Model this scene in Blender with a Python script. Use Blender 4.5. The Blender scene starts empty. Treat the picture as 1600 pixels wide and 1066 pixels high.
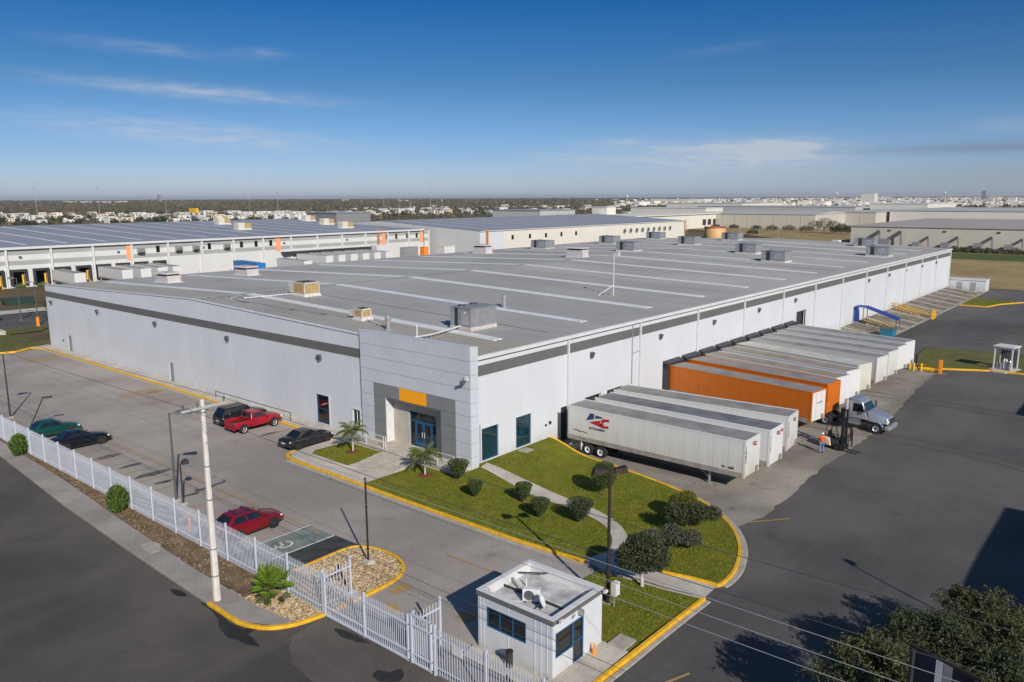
import bpy, bmesh, math, random
from mathutils import Vector, Matrix
R = math.radians
rnd = random.Random(7)
sc = bpy.context.scene
col = sc.collection

# ------------------------------------------------------------------ camera
cam_d = bpy.data.cameras.new('camera')
cam = bpy.data.objects.new('camera', cam_d); col.objects.link(cam)
cam_d.sensor_width = 36.0; cam_d.lens = 27.79
cam_d.clip_start = 0.3; cam_d.clip_end = 40000
_pit, _rol, _yaw = R(10.309), R(-0.244), R(40.193)
_f = Vector((math.cos(_yaw)*math.cos(_pit), math.sin(_yaw)*math.cos(_pit), -math.sin(_pit)))
_r = Vector((math.sin(_yaw), -math.cos(_yaw), 0)); _u = _r.cross(_f)
_r2 = _r*math.cos(_rol)+_u*math.sin(_rol); _u2 = _u*math.cos(_rol)-_r*math.sin(_rol)
_m = Matrix((( _r2.x, _u2.x, -_f.x, 0), (_r2.y, _u2.y, -_f.y, 0), (_r2.z, _u2.z, -_f.z, 21.0), (0, 0, 0, 1)))
cam.matrix_world = _m
sc.camera = cam

# ------------------------------------------------------------------ sun, sky, exposure
SUN_EL, SUN_AZ = 30.0, 242.0          # azimuth of the sun, degrees from +X towards +Y
sd = Vector((math.cos(R(SUN_AZ))*math.cos(R(SUN_EL)), math.sin(R(SUN_AZ))*math.cos(R(SUN_EL)), math.sin(R(SUN_EL))))
sun_d = bpy.data.lights.new('sun', 'SUN'); sun_d.energy = 4.9; sun_d.angle = R(0.5); sun_d.color = (1.0, 0.92, 0.81)
sun = bpy.data.objects.new('sun', sun_d); col.objects.link(sun)
sun.rotation_euler = sd.to_track_quat('Z', 'Y').to_euler(); sun.location = (0, 0, 80)
w = bpy.data.worlds.new('World'); sc.world = w; w.use_nodes = True
wn, wl = w.node_tree.nodes, w.node_tree.links
wn.clear()
wo = wn.new('ShaderNodeOutputWorld'); bg = wn.new('ShaderNodeBackground'); bg.inputs[1].default_value = 0.075
sky = wn.new('ShaderNodeTexSky'); sky.sky_type = 'NISHITA'; sky.sun_disc = False
sky.sun_elevation = R(SUN_EL); sky.sun_rotation = R(90-SUN_AZ); sky.air_density = 1.0; sky.dust_density = 0.6; sky.ozone_density = 3.0
# thin cirrus: noise over the direction vector, stretched along the horizon
tc = wn.new('ShaderNodeTexCoord')
def wmath(op, a=None, b=None, c=None):
    n = wn.new('ShaderNodeMath'); n.operation = op
    for i, v in enumerate((a, b, c)):
        if v is None: continue
        if isinstance(v, (int, float)): n.inputs[i].default_value = v
        else: wl.new(v, n.inputs[i])
    return n.outputs[0]
sx = wn.new('ShaderNodeSeparateXYZ'); wl.new(tc.outputs['Generated'], sx.inputs[0])
az = wmath('ARCTAN2', sx.outputs[1], sx.outputs[0])
el = wmath('ARCSINE', sx.outputs[2])
def cloud_noise(sa, se, det, lo, hi, off):
    cx = wn.new('ShaderNodeCombineXYZ')
    wl.new(wmath('MULTIPLY', az, sa), cx.inputs[0]); wl.new(wmath('MULTIPLY', el, se), cx.inputs[1]); cx.inputs[2].default_value = off
    n = wn.new('ShaderNodeTexNoise'); n.inputs['Scale'].default_value = 1.0; n.inputs['Detail'].default_value = det; n.inputs['Roughness'].default_value = 0.55
    wl.new(cx.outputs[0], n.inputs['Vector'])
    m = wn.new('ShaderNodeMapRange'); m.clamp = True; m.interpolation_type = 'SMOOTHSTEP'
    wl.new(n.outputs[0], m.inputs[0]); m.inputs[1].default_value = lo; m.inputs[2].default_value = hi
    return m.outputs[0]
def blob(a_deg, e_deg, ra, re, tilt=0.0):
    da = wmath('SUBTRACT', az, R(a_deg)); de = wmath('SUBTRACT', el, R(e_deg))
    de = wmath('SUBTRACT', de, wmath('MULTIPLY', da, tilt))
    q = wmath('ADD', wmath('POWER', wmath('ABSOLUTE', wmath('DIVIDE', da, R(ra))), 2.0), wmath('POWER', wmath('ABSOLUTE', wmath('DIVIDE', de, R(re))), 2.0))
    return wmath('POWER', 2.718, wmath('MULTIPLY', q, -1.0))
fine = cloud_noise(26.0, 170.0, 6.0, 0.32, 0.72, 3.0)
wisps = None
for b_, k_ in ((blob(61, 6.8, 7.5, .42, .05), .62), (blob(64, 9.3, 4.5, .36, .05), .26), (blob(57, 9.35, 1.6, .3, .0), .24), (blob(61, 4.1, 9, .8, .07), .62),
          (blob(25.5, 2.6, 7.5, 1.0, .02), .85), (blob(21.6, 3.1, 2.4, .5, .0), 1.7), (blob(24.5, 3.35, 3.4, .28, .0), 1.1), (blob(36, 2.7, 3.0, .45, .03), .4), (blob(33, 3.7, 2.6, .3, .02), .38),
          (blob(26, 9.6, 3.0, .28, -.09), .10), (blob(7, 4.2, 3.0, .45, .0), .4), (blob(110, 6, 14, 1.0, .03), .5), (blob(-30, 5, 12, 1.2, .03), .5), (blob(180, 5, 20, 1.0, .03), .5), (blob(-100, 7, 20, 1.2, .03), .5)):
    t_ = wmath('MULTIPLY', b_, k_)
    wisps = t_ if wisps is None else wmath('ADD', wisps, t_)
wisps = wmath('MULTIPLY', wisps, wmath('MULTIPLY_ADD', fine, 0.75, 0.3))
hz = wn.new('ShaderNodeMapRange'); hz.clamp = True; hz.interpolation_type = 'SMOOTHSTEP'; wl.new(el, hz.inputs[0])
hz.inputs[1].default_value = R(7.5); hz.inputs[2].default_value = R(-2.0); hz.inputs[3].default_value = 0.0; hz.inputs[4].default_value = 0.62
rampf = wn.new('ShaderNodeMapRange'); wl.new(el, rampf.inputs[0]); rampf.inputs[1].default_value = 0.0; rampf.inputs[2].default_value = R(30)
ramp = wn.new('ShaderNodeValToRGB'); wl.new(rampf.outputs[0], ramp.inputs[0])
cr = ramp.color_ramp
for i_, (e_, c_) in enumerate(((0.0, (.54, .60, .90)), (3.0, (.31, .425, .68)), (7.5, (.150, .292, .455)), (13.5, (.032, .212, .41)), (26.0, (.24, .40, .53)))):
    s_ = cr.elements[i_] if i_ < 2 else cr.elements.new(e_/30)
    s_.position = e_/30; s_.color = (*c_, 1)
mixh = wn.new('ShaderNodeMixRGB'); mixh.blend_type = 'MULTIPLY'; mixh.inputs[0].default_value = 1.0; wl.new(sky.outputs[0], mixh.inputs[1])
tw = wn.new('ShaderNodeMixRGB'); tw.blend_type = 'ADD'; tw.inputs[0].default_value = 1.0; wl.new(ramp.outputs[0], tw.inputs[1]); wl.new(ramp.outputs[0], tw.inputs[2]); wl.new(tw.outputs[0], mixh.inputs[2])
cm = wmath('MINIMUM', wmath('MULTIPLY', wisps, 0.95), 0.7)
mixc = wn.new('ShaderNodeMixRGB'); wl.new(cm, mixc.inputs[0]); wl.new(mixh.outputs[0], mixc.inputs[1]); mixc.inputs[2].default_value = (7.6, 7.9, 8.6, 1)
dark = wmath('MULTIPLY', wmath('ADD', blob(9.5, 2.85, 7.5, .33, .0), wmath('MULTIPLY', blob(8, 1.2, 12, 1.0, .0), .35)), 0.55)
mixd = wn.new('ShaderNodeMixRGB'); wl.new(dark, mixd.inputs[0]); wl.new(mixc.outputs[0], mixd.inputs[1]); mixd.inputs[2].default_value = (2.5, 3.1, 4.4, 1)
hs = wn.new('ShaderNodeHueSaturation'); hs.inputs['Saturation'].default_value = 1.0; hs.inputs['Value'].default_value = 1.0
wl.new(mixd.outputs[0], hs.inputs['Color'])
wl.new(hs.outputs[0], bg.inputs[0]); wl.new(bg.outputs[0], wo.inputs[0])
vs = sc.view_settings
vs.view_transform = 'Standard'; vs.look = 'None'; vs.gamma = 1.0; vs.use_curve_mapping = False; vs.exposure = 0.0

# ------------------------------------------------------------------ materials
MATS = {}
def nodes_of(name):
    m = bpy.data.materials.new(name); m.use_nodes = True
    n = m.node_tree.nodes; l = m.node_tree.links
    return m, n, l, n['Principled BSDF']
def mat(name, c, rough=0.6, metal=0.0, var=0.12, scale=1.5, bump=0.0, bscale=30.0, spec=0.4, c2=None, det=5.0, world=False, lo=0.3, hi=0.7):
    """flat colour broken up by noise; optional second colour and fine relief"""
    if name in MATS: return MATS[name]
    m, n, l, p = nodes_of(name)
    src = n.new('ShaderNodeNewGeometry').outputs['Position'] if world else n.new('ShaderNodeTexCoord').outputs['Object']
    no = n.new('ShaderNodeTexNoise'); no.inputs['Scale'].default_value = scale; no.inputs['Detail'].default_value = det; no.inputs['Roughness'].default_value = 0.62
    l.new(src, no.inputs['Vector'])
    mr = n.new('ShaderNodeMapRange'); l.new(no.outputs[0], mr.inputs[0]); mr.inputs[1].default_value = lo; mr.inputs[2].default_value = hi
    mx = n.new('ShaderNodeMixRGB'); l.new(mr.outputs[0], mx.inputs[0])
    a = tuple(max(0, v*(1-var)) for v in c); b = c2 if c2 else tuple(min(1, v*(1+var)) for v in c)
    mx.inputs[1].default_value = (*a, 1); mx.inputs[2].default_value = (*b, 1)
    l.new(mx.outputs[0], p.inputs['Base Color'])
    p.inputs['Roughness'].default_value = rough; p.inputs['Metallic'].default_value = metal
    p.inputs['Specular IOR Level'].default_value = spec
    if bump:
        nb = n.new('ShaderNodeTexNoise'); nb.inputs['Scale'].default_value = bscale; nb.inputs['Detail'].default_value = 4
        l.new(src, nb.inputs['Vector'])
        bp = n.new('ShaderNodeBump'); bp.inputs['Strength'].default_value = bump; bp.inputs['Distance'].default_value = 0.05
        l.new(nb.outputs[0], bp.inputs['Height']); l.new(bp.outputs[0], p.inputs['Normal'])
    MATS[name] = m
    return m
def paved(name, base, light, dark_tone, sc1, stain_amt, patch=None, fine_amt=.25, rough=.85):
    """worn paving: broad light/dark drift, fine aggregate, long drag streaks, darker stains"""
    m, n, l, p = nodes_of(name)
    pos = n.new('ShaderNodeNewGeometry').outputs['Position']
    def noise(s, d, mapv=None):
        t = n.new('ShaderNodeTexNoise'); t.inputs['Scale'].default_value = s; t.inputs['Detail'].default_value = d; t.inputs['Roughness'].default_value = 0.6
        if mapv:
            mp = n.new('ShaderNodeMapping'); mp.inputs['Scale'].default_value = mapv; mp.inputs['Rotation'].default_value = (0, 0, .06); l.new(pos, mp.inputs[0]); l.new(mp.outputs[0], t.inputs['Vector'])
        else: l.new(pos, t.inputs['Vector'])
        return t.outputs[0]
    def rng(v, lo, hi, a=0.0, b=1.0):
        q = n.new('ShaderNodeMapRange'); q.clamp = True; q.interpolation_type = 'SMOOTHSTEP'; l.new(v, q.inputs[0])
        q.inputs[1].default_value = lo; q.inputs[2].default_value = hi; q.inputs[3].default_value = a; q.inputs[4].default_value = b
        return q.outputs[0]
    def mix(f, a, b, bt='MIX'):
        q = n.new('ShaderNodeMixRGB'); q.blend_type = bt
        for i, v in enumerate((f, a, b)):
            if isinstance(v, tuple): q.inputs[i].default_value = (*v, 1)
            elif isinstance(v, (int, float)): q.inputs[i].default_value = v
            else: l.new(v, q.inputs[i])
        return q.outputs[0]
    c = mix(rng(noise(sc1, 4), .36, .66), base, light)
    c = mix(rng(noise(1.0, 5, (.035, .5, 1)), .5, .78, 0, .45), c, light)
    c = mix(rng(noise(1.0, 5, (.45, .03, 1)), .52, .8, 0, .4), c, light)
    c = mix(rng(noise(.35, 6), .60, .76, 0, stain_amt), c, dark_tone)
    c = mix(rng(noise(1.6, 5), .64, .72, 0, stain_amt*.8), c, dark_tone)
    f = rng(noise(9.0, 6), .3, .7, 1-fine_amt, 1+fine_amt)
    c = mix(1.0, c, f, 'MULTIPLY')
    # fine cracks
    v = n.new('ShaderNodeTexVoronoi'); v.feature = 'DISTANCE_TO_EDGE'; v.inputs['Scale'].default_value = .16
    wv = n.new('ShaderNodeMixRGB'); wv.blend_type = 'ADD'; wv.inputs[0].default_value = 1.0
    nz = n.new('ShaderNodeTexNoise'); nz.inputs['Scale'].default_value = .6; l.new(pos, nz.inputs['Vector'])
    l.new(pos, wv.inputs[1]); l.new(nz.outputs['Color'], wv.inputs[2]); l.new(wv.outputs[0], v.inputs['Vector'])
    c = mix(rng(v.outputs['Distance'], .0, .004, .12, .0), c, dark_tone)
    l.new(c, p.inputs['Base Color']); p.inputs['Roughness'].default_value = rough; p.inputs['Specular IOR Level'].default_value = .25
    b = n.new('ShaderNodeBump'); b.inputs['Strength'].default_value = .25; b.inputs['Distance'].default_value = .02
    l.new(noise(14, 4), b.inputs['Height']); l.new(b.outputs[0], p.inputs['Normal'])
    MATS[name] = m
    return m
def grass_mat(name, a, b, dry, dry_amt=.5, scale=.5):
    m, n, l, p = nodes_of(name)
    pos = n.new('ShaderNodeNewGeometry').outputs['Position']
    def nz(s, d=5):
        t = n.new('ShaderNodeTexNoise'); t.inputs['Scale'].default_value = s; t.inputs['Detail'].default_value = d; t.inputs['Roughness'].default_value = .65; l.new(pos, t.inputs['Vector']); return t.outputs[0]
    def mr(v, lo, hi, x=0., y=1.):
        q = n.new('ShaderNodeMapRange'); q.clamp = True; l.new(v, q.inputs[0]); q.inputs[1].default_value = lo; q.inputs[2].default_value = hi; q.inputs[3].default_value = x; q.inputs[4].default_value = y; return q.outputs[0]
    def mix(f, x, y, bt='MIX'):
        q = n.new('ShaderNodeMixRGB'); q.blend_type = bt
        for i, v in enumerate((f, x, y)):
            if isinstance(v, tuple): q.inputs[i].default_value = (*v, 1)
            elif isinstance(v, (int, float)): q.inputs[i].default_value = v
            else: l.new(v, q.inputs[i])
        return q.outputs[0]
    c = mix(mr(nz(scale), .32, .68), a, b)
    c = mix(mr(nz(scale*3.1), .52, .75, 0, dry_amt), c, dry)
    c = mix(1.0, c, mr(nz(scale*24, 6), .25, .75, .62, 1.4), 'MULTIPLY')
    l.new(c, p.inputs['Base Color']); p.inputs['Roughness'].default_value = .9; p.inputs['Specular IOR Level'].default_value = .15
    bp = n.new('ShaderNodeBump'); bp.inputs['Strength'].default_value = .7; bp.inputs['Distance'].default_value = .06; l.new(nz(scale*30, 4), bp.inputs['Height']); l.new(bp.outputs[0], p.inputs['Normal'])
    MATS[name] = m
    return m
def trailer_mat(name, c, dirt, z0, z1, amt):
    """painted sheet with road dirt thrown up from below and rain streaks"""
    m, n, l, p = nodes_of(name)
    pos = n.new('ShaderNodeTexCoord').outputs['Object']
    s = n.new('ShaderNodeSeparateXYZ'); l.new(pos, s.inputs[0])
    t = n.new('ShaderNodeTexNoise'); t.inputs['Scale'].default_value = .9; t.inputs['Detail'].default_value = 6; l.new(pos, t.inputs['Vector'])
    mp = n.new('ShaderNodeMapping'); mp.inputs['Scale'].default_value = (3, 3, .25); l.new(pos, mp.inputs[0])
    t2 = n.new('ShaderNodeTexNoise'); t2.inputs['Scale'].default_value = 1.2; t2.inputs['Detail'].default_value = 5; l.new(mp.outputs[0], t2.inputs['Vector'])
    g = n.new('ShaderNodeMapRange'); g.clamp = True; l.new(s.outputs[2], g.inputs[0]); g.inputs[1].default_value = z1; g.inputs[2].default_value = z0
    q = n.new('ShaderNodeMath'); q.operation = 'MULTIPLY'; l.new(g.outputs[0], q.inputs[0]); l.new(t.outputs[0], q.inputs[1])
    q2 = n.new('ShaderNodeMath'); q2.operation = 'MULTIPLY_ADD'; l.new(t2.outputs[0], q2.inputs[0]); q2.inputs[1].default_value = .35; q2.inputs[2].default_value = -.12
    q3 = n.new('ShaderNodeMath'); q3.operation = 'ADD'; l.new(q.outputs[0], q3.inputs[0]); l.new(q2.outputs[0], q3.inputs[1]); q3.use_clamp = True
    q4 = n.new('ShaderNodeMath'); q4.operation = 'MULTIPLY'; l.new(q3.outputs[0], q4.inputs[0]); q4.inputs[1].default_value = amt
    mx = n.new('ShaderNodeMixRGB'); l.new(q4.outputs[0], mx.inputs[0]); mx.inputs[1].default_value = (*c, 1); mx.inputs[2].default_value = (*dirt, 1)
    l.new(mx.outputs[0], p.inputs['Base Color']); p.inputs['Roughness'].default_value = .45; p.inputs['Specular IOR Level'].default_value = .4
    MATS[name] = m
    return m
def roof_mat(name, a, b, rust, rust_amt):
    m, n, l, p = nodes_of(name)
    pos = n.new('ShaderNodeNewGeometry').outputs['Position']
    def nz(s, mapv=None, d=5):
        t = n.new('ShaderNodeTexNoise'); t.inputs['Scale'].default_value = s; t.inputs['Detail'].default_value = d
        if mapv:
            mp = n.new('ShaderNodeMapping'); mp.inputs['Scale'].default_value = mapv; l.new(pos, mp.inputs[0]); l.new(mp.outputs[0], t.inputs['Vector'])
        else: l.new(pos, t.inputs['Vector'])
        return t.outputs[0]
    def mr(v, lo, hi, x=0., y=1.):
        q = n.new('ShaderNodeMapRange'); q.clamp = True; l.new(v, q.inputs[0]); q.inputs[1].default_value = lo; q.inputs[2].default_value = hi; q.inputs[3].default_value = x; q.inputs[4].default_value = y; return q.outputs[0]
    def mix(f, x, y, bt='MIX'):
        q = n.new('ShaderNodeMixRGB'); q.blend_type = bt
        for i, v in enumerate((f, x, y)):
            if isinstance(v, tuple): q.inputs[i].default_value = (*v, 1)
            elif isinstance(v, (int, float)): q.inputs[i].default_value = v
            else: l.new(v, q.inputs[i])
        return q.outputs[0]
    c = mix(mr(nz(.06), .35, .65), a, b)
    c = mix(mr(nz(1, (.9, .035, 1)), .35, .7, 0, .5), c, b)
    c = mix(mr(nz(1, (1.6, .05, 1), 7), .5, .72, 0, rust_amt), c, rust)
    l.new(c, p.inputs['Base Color']); p.inputs['Roughness'].default_value = .55; p.inputs['Metallic'].default_value = .1
    MATS[name] = m
    return m

def wall_mat(name, c, dirt, zbase):
    """painted sheet wall: faint sheet-to-sheet tone, rain streaks running down, splash dirt along the foot"""
    m, n, l, p = nodes_of(name)
    pos = n.new('ShaderNodeNewGeometry').outputs['Position']
    def nz(s, sc_=None, d=5):
        t = n.new('ShaderNodeTexNoise'); t.inputs['Scale'].default_value = s; t.inputs['Detail'].default_value = d
        if sc_:
            mp = n.new('ShaderNodeMapping'); mp.inputs['Scale'].default_value = sc_; l.new(pos, mp.inputs[0]); l.new(mp.outputs[0], t.inputs['Vector'])
        else: l.new(pos, t.inputs['Vector'])
        return t.outputs[0]
    def mr(v, lo, hi, x=0., y=1.):
        q = n.new('ShaderNodeMapRange'); q.clamp = True; l.new(v, q.inputs[0]); q.inputs[1].default_value = lo; q.inputs[2].default_value = hi; q.inputs[3].default_value = x; q.inputs[4].default_value = y; return q.outputs[0]
    def mix(f, x, y, bt='MIX'):
        q = n.new('ShaderNodeMixRGB'); q.blend_type = bt
        for i, v in enumerate((f, x, y)):
            if isinstance(v, tuple): q.inputs[i].default_value = (*v, 1)
            elif isinstance(v, (int, float)): q.inputs[i].default_value = v
            else: l.new(v, q.inputs[i])
        return q.outputs[0]
    k = mix(1.0, c, mr(nz(.25), .3, .7, .96, 1.04), 'MULTIPLY')
    k = mix(1.0, k, mr(nz(1, (2.2, 2.2, .10)), .35, .7, 1.0, .97), 'MULTIPLY')
    k = mix(mr(nz(1, (5, 5, .22), 6), .62, .80, 0, .12), k, dirt)
    s = n.new('ShaderNodeSeparateXYZ'); l.new(pos, s.inputs[0])
    f = n.new('ShaderNodeMath'); f.operation = 'MULTIPLY'; l.new(mr(s.outputs[2], zbase, zbase+1.1, 1.0, 0.0), f.inputs[0]); l.new(mr(nz(1.3), .3, .75, 0, .75), f.inputs[1])
    k = mix(f.outputs[0], k, dirt)
    l.new(k, p.inputs['Base Color']); p.inputs['Roughness'].default_value = .6; p.inputs['Specular IOR Level'].default_value = .3
    b = n.new('ShaderNodeBump'); b.inputs['Strength'].default_value = .10; b.inputs['Distance'].default_value = .05; l.new(nz(2.5), b.inputs['Height']); l.new(b.outputs[0], p.inputs['Normal'])
    MATS[name] = m
    return m
M = dict(
 lot=paved('lot_asphalt', (.25, .222, .204), (.36, .325, .295), (.10, .086, .075), .07, .5, fine_amt=.12),
 yard=paved('yard_asphalt', (.072, .068, .067), (.125, .117, .112), (.045, .044, .045), .05, .5, fine_amt=.12),
 street=paved('street_asphalt', (.062, .057, .053), (.120, .106, .095), (.038, .036, .035), .06, .35, fine_amt=.12),
 apron=paved('apron_concrete', (.190, .170, .148), (.32, .29, .25), (.075, .068, .06), .12, .85, fine_amt=.15),
 drive=paved('drive_asphalt', (.078, .070, .064), (.128, .114, .102), (.045, .041, .038), .09, .4, fine_amt=.12),
 walk=paved('walk_concrete', (.40, .365, .315), (.52, .48, .42), (.24, .21, .18), .4, .5, fine_amt=.12),
 pavement=paved('pavement_concrete', (.255, .232, .212), (.33, .302, .275), (.14, .13, .12), .25, .5, fine_amt=.12),
 lawn=grass_mat('lawn_grass', (.085, .110, .008), (.165, .160, .018), (.27, .215, .06), .85),
 verge=grass_mat('verge_grass', (.085, .095, .026), (.14, .13, .045), (.20, .16, .075), .7),
 field=grass_mat('field_grass', (.25, .185, .085), (.36, .27, .13), (.16, .12, .05), .6, .06),
 greenfield=grass_mat('green_field', (.06, .09, .022), (.09, .12, .03), (.12, .12, .04), .5, .06),
 dirt=mat('dirt', (.15, .10, .06), .95, 0, .35, .9, .6, 9, .1, world=True, c2=(.235, .165, .10)),
 gravelbase=mat('gravel_base', (.20, .155, .10), .95, 0, .35, 6, .6, 25, .1, world=True),
 yellow=mat('kerb_yellow', (.70, .36, .012), .6, 0, .22, 2.2, .15, 30, .3, world=True, c2=(.80, .47, .03)),
 kerbgrey=mat('kerb_grey', (.36, .33, .29), .85, 0, .2, 2, .1, 30, .2, world=True),
 lineyellow=mat('line_yellow', (.54, .33, .08), .85, 0, .3, 3, 0, 1, .2, world=True, c2=(.36, .26, .14)),
 linewhite=mat('line_white', (.62, .62, .60), .85, 0, .2, 3, 0, 1, .2, world=True),
 bay=mat('bay_green', (.155, .20, .18), .85, 0, .25, 1.0, 0, 1, .2, world=True, c2=(.26, .29, .265)),
 sealer=mat('fresh_sealer', (.035, .038, .042), .7, 0, .3, 1.2, .15, 15, .35, world=True, c2=(.07, .072, .075)),
 white=wall_mat('wall_white', (.570, .592, .630), (.40, .37, .32), .0),
 band=mat('band_grey', (.125, .125, .123), .6, 0, .06, .5, 0, 1, .3, world=True),
 panel=mat('cladding_silver', (.50, .53, .575), .42, .0, .05, .5, 0, 1, .5, world=True),
 panelgrey=mat('cladding_grey', (.20, .205, .213), .45, .0, .05, .6, 0, 1, .5, world=True),
 orange=mat('cladding_orange', (.90, .36, .006), .5, 0, .05, 1, 0, 1, .4),
 joint=mat('joint_dark', (.10, .11, .125), .8),
 concrete=mat('raw_concrete', (.42, .39, .335), .85, 0, .14, .8, .15, 18, .2, world=True),
 bluealu=mat('blue_frame', (.02, .11, .24), .4, .3, .1, 1),
 glass=mat('tinted_glass', (.006, .032, .05), .04, 0, .25, .5, 0, 1, 1.0),
 glassdark=mat('dark_glass', (.010, .013, .018), .06, 0, .25, .5, 0, 1, .7),
 roof=roof_mat('roof_sheet', (.27, .27, .273), (.36, .36, .358), (.33, .26, .17), .22),
 roofrust=roof_mat('roof_sheet_weathered', (.30, .285, .26), (.36, .345, .31), (.34, .25, .14), .6),
 roofblue=roof_mat('roof_sheet_blue', (.255, .27, .305), (.30, .315, .35), (.36, .37, .39), .2),
 skylight=mat('skylight_sheet', (.70, .70, .70), .4, 0, .12, .8, 0, 1, .4, world=True),
 trim=mat('trim_white', (.60, .60, .605), .5, 0, .08, 1.2, 0, 1, .4, world=True),
 galv=mat('galvanised', (.42, .43, .44), .4, .5, .2, 2.5),
 greymetal=mat('grey_metal', (.26, .265, .275), .5, .2, .15, 1.5),
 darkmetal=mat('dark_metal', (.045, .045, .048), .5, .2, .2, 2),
 black=mat('black_rubber', (.014, .014, .015), .75, 0, .3, 4),
 lampgrey=mat('lamp_grey', (.10, .105, .115), .5, .2, .15, 2),
 beige=mat('cooler_beige', (.56, .52, .44), .6, 0, .15, 2),
 pad=mat('cooler_pad', (.38, .27, .13), .85, 0, .3, 6, .5, 25),
 whitebox=mat('white_box', (.50, .465, .455), .55, 0, .12, 1.6),
 fence=mat('fence_white', (.50, .53, .60), .5, 0, .06, 2),
 polecon=mat('pole_concrete', (.58, .55, .51), .85, 0, .12, 2, .1, 20, .2),
 ironbrown=mat('rusty_pole', (.035, .022, .018), .6, .2, .3, 3),
 timber=mat('timber_grey', (.40, .41, .40), .8, 0, .2, 5),
 bark=mat('bark', (.13, .095, .06), .9, 0, .3, 7, .5, 18, .1),
 barkpale=mat('bark_pale', (.45, .43, .38), .85, 0, .2, 6, .3, 18, .1),
 redsoil=mat('red_mulch', (.16, .055, .03), .95, 0, .4, 7, .6, 25, .1),
 whitetr=trailer_mat('trailer_white', (.60, .605, .60), (.34, .29, .20), 1.0, 3.2, .9),
 whitetr2=trailer_mat('trailer_white_clean', (.63, .635, .645), (.42, .38, .31), 1.0, 2.6, .5),
 creamtr=trailer_mat('trailer_cream', (.58, .57, .51), (.36, .31, .23), 1.0, 3.0, .8),
 orangetr=trailer_mat('trailer_orange', (.55, .135, .006), (.30, .10, .025), 1.0, 3.4, .7),
 trroof=mat('trailer_roof', (.26, .255, .245), .6, .15, .2, .7, 0, 1, .4, c2=(.35, .335, .31)),
 trroofrust=mat('trailer_roof_rusty', (.30, .28, .25), .7, .1, .25, .8, 0, 1, .3, c2=(.36, .30, .23)),
 trroofdark=mat('trailer_roof_dark', (.15, .155, .175), .6, .15, .2, .7, 0, 1, .4, c2=(.25, .245, .245)),
 trroofpale=mat('trailer_roof_pale', (.50, .49, .45), .6, .05, .15, .7, 0, 1, .4, c2=(.60, .58, .52)),
 railgrey=mat('trailer_rail', (.30, .28, .25), .6, .2, .25, 1.5),
 navy=mat('logo_navy', (.015, .04, .14), .5),
 red=mat('logo_red', (.42, .012, .02), .5),
 ink=mat('ink_black', (.02, .02, .022), .6),
 teal=mat('bin_teal', (.02, .17, .26), .55, 0, .25, 2),
 royal=mat('canopy_blue', (.012, .045, .26), .5, 0, .2, 1.5),
 safety=mat('safety_yellow', (.80, .46, .015), .5, 0, .15, 2),
 safetyor=mat('safety_orange', (.85, .25, .02), .55, 0, .15, 2),
 salmon=mat('panel_salmon', (.85, .33, .16), .6, 0, .06, 1),
 tank=mat('tank_ochre', (.58, .36, .15), .6, 0, .1, .4),
 bwall=mat('beige_wall', (.50, .47, .40), .7, 0, .05, .15, 0, 1, .3, world=True),
 bwallwhite=mat('cream_wall', (.63, .61, .55), .7, 0, .05, .15, 0, 1, .3, world=True),
 bwallgrey=mat('grey_wall', (.42, .42, .415), .7, 0, .05, .15, 0, 1, .3, world=True),
 broof=mat('taupe_roof', (.40, .36, .32), .6, .1, .08, .05, 0, 1, .3, world=True),
)
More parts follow.
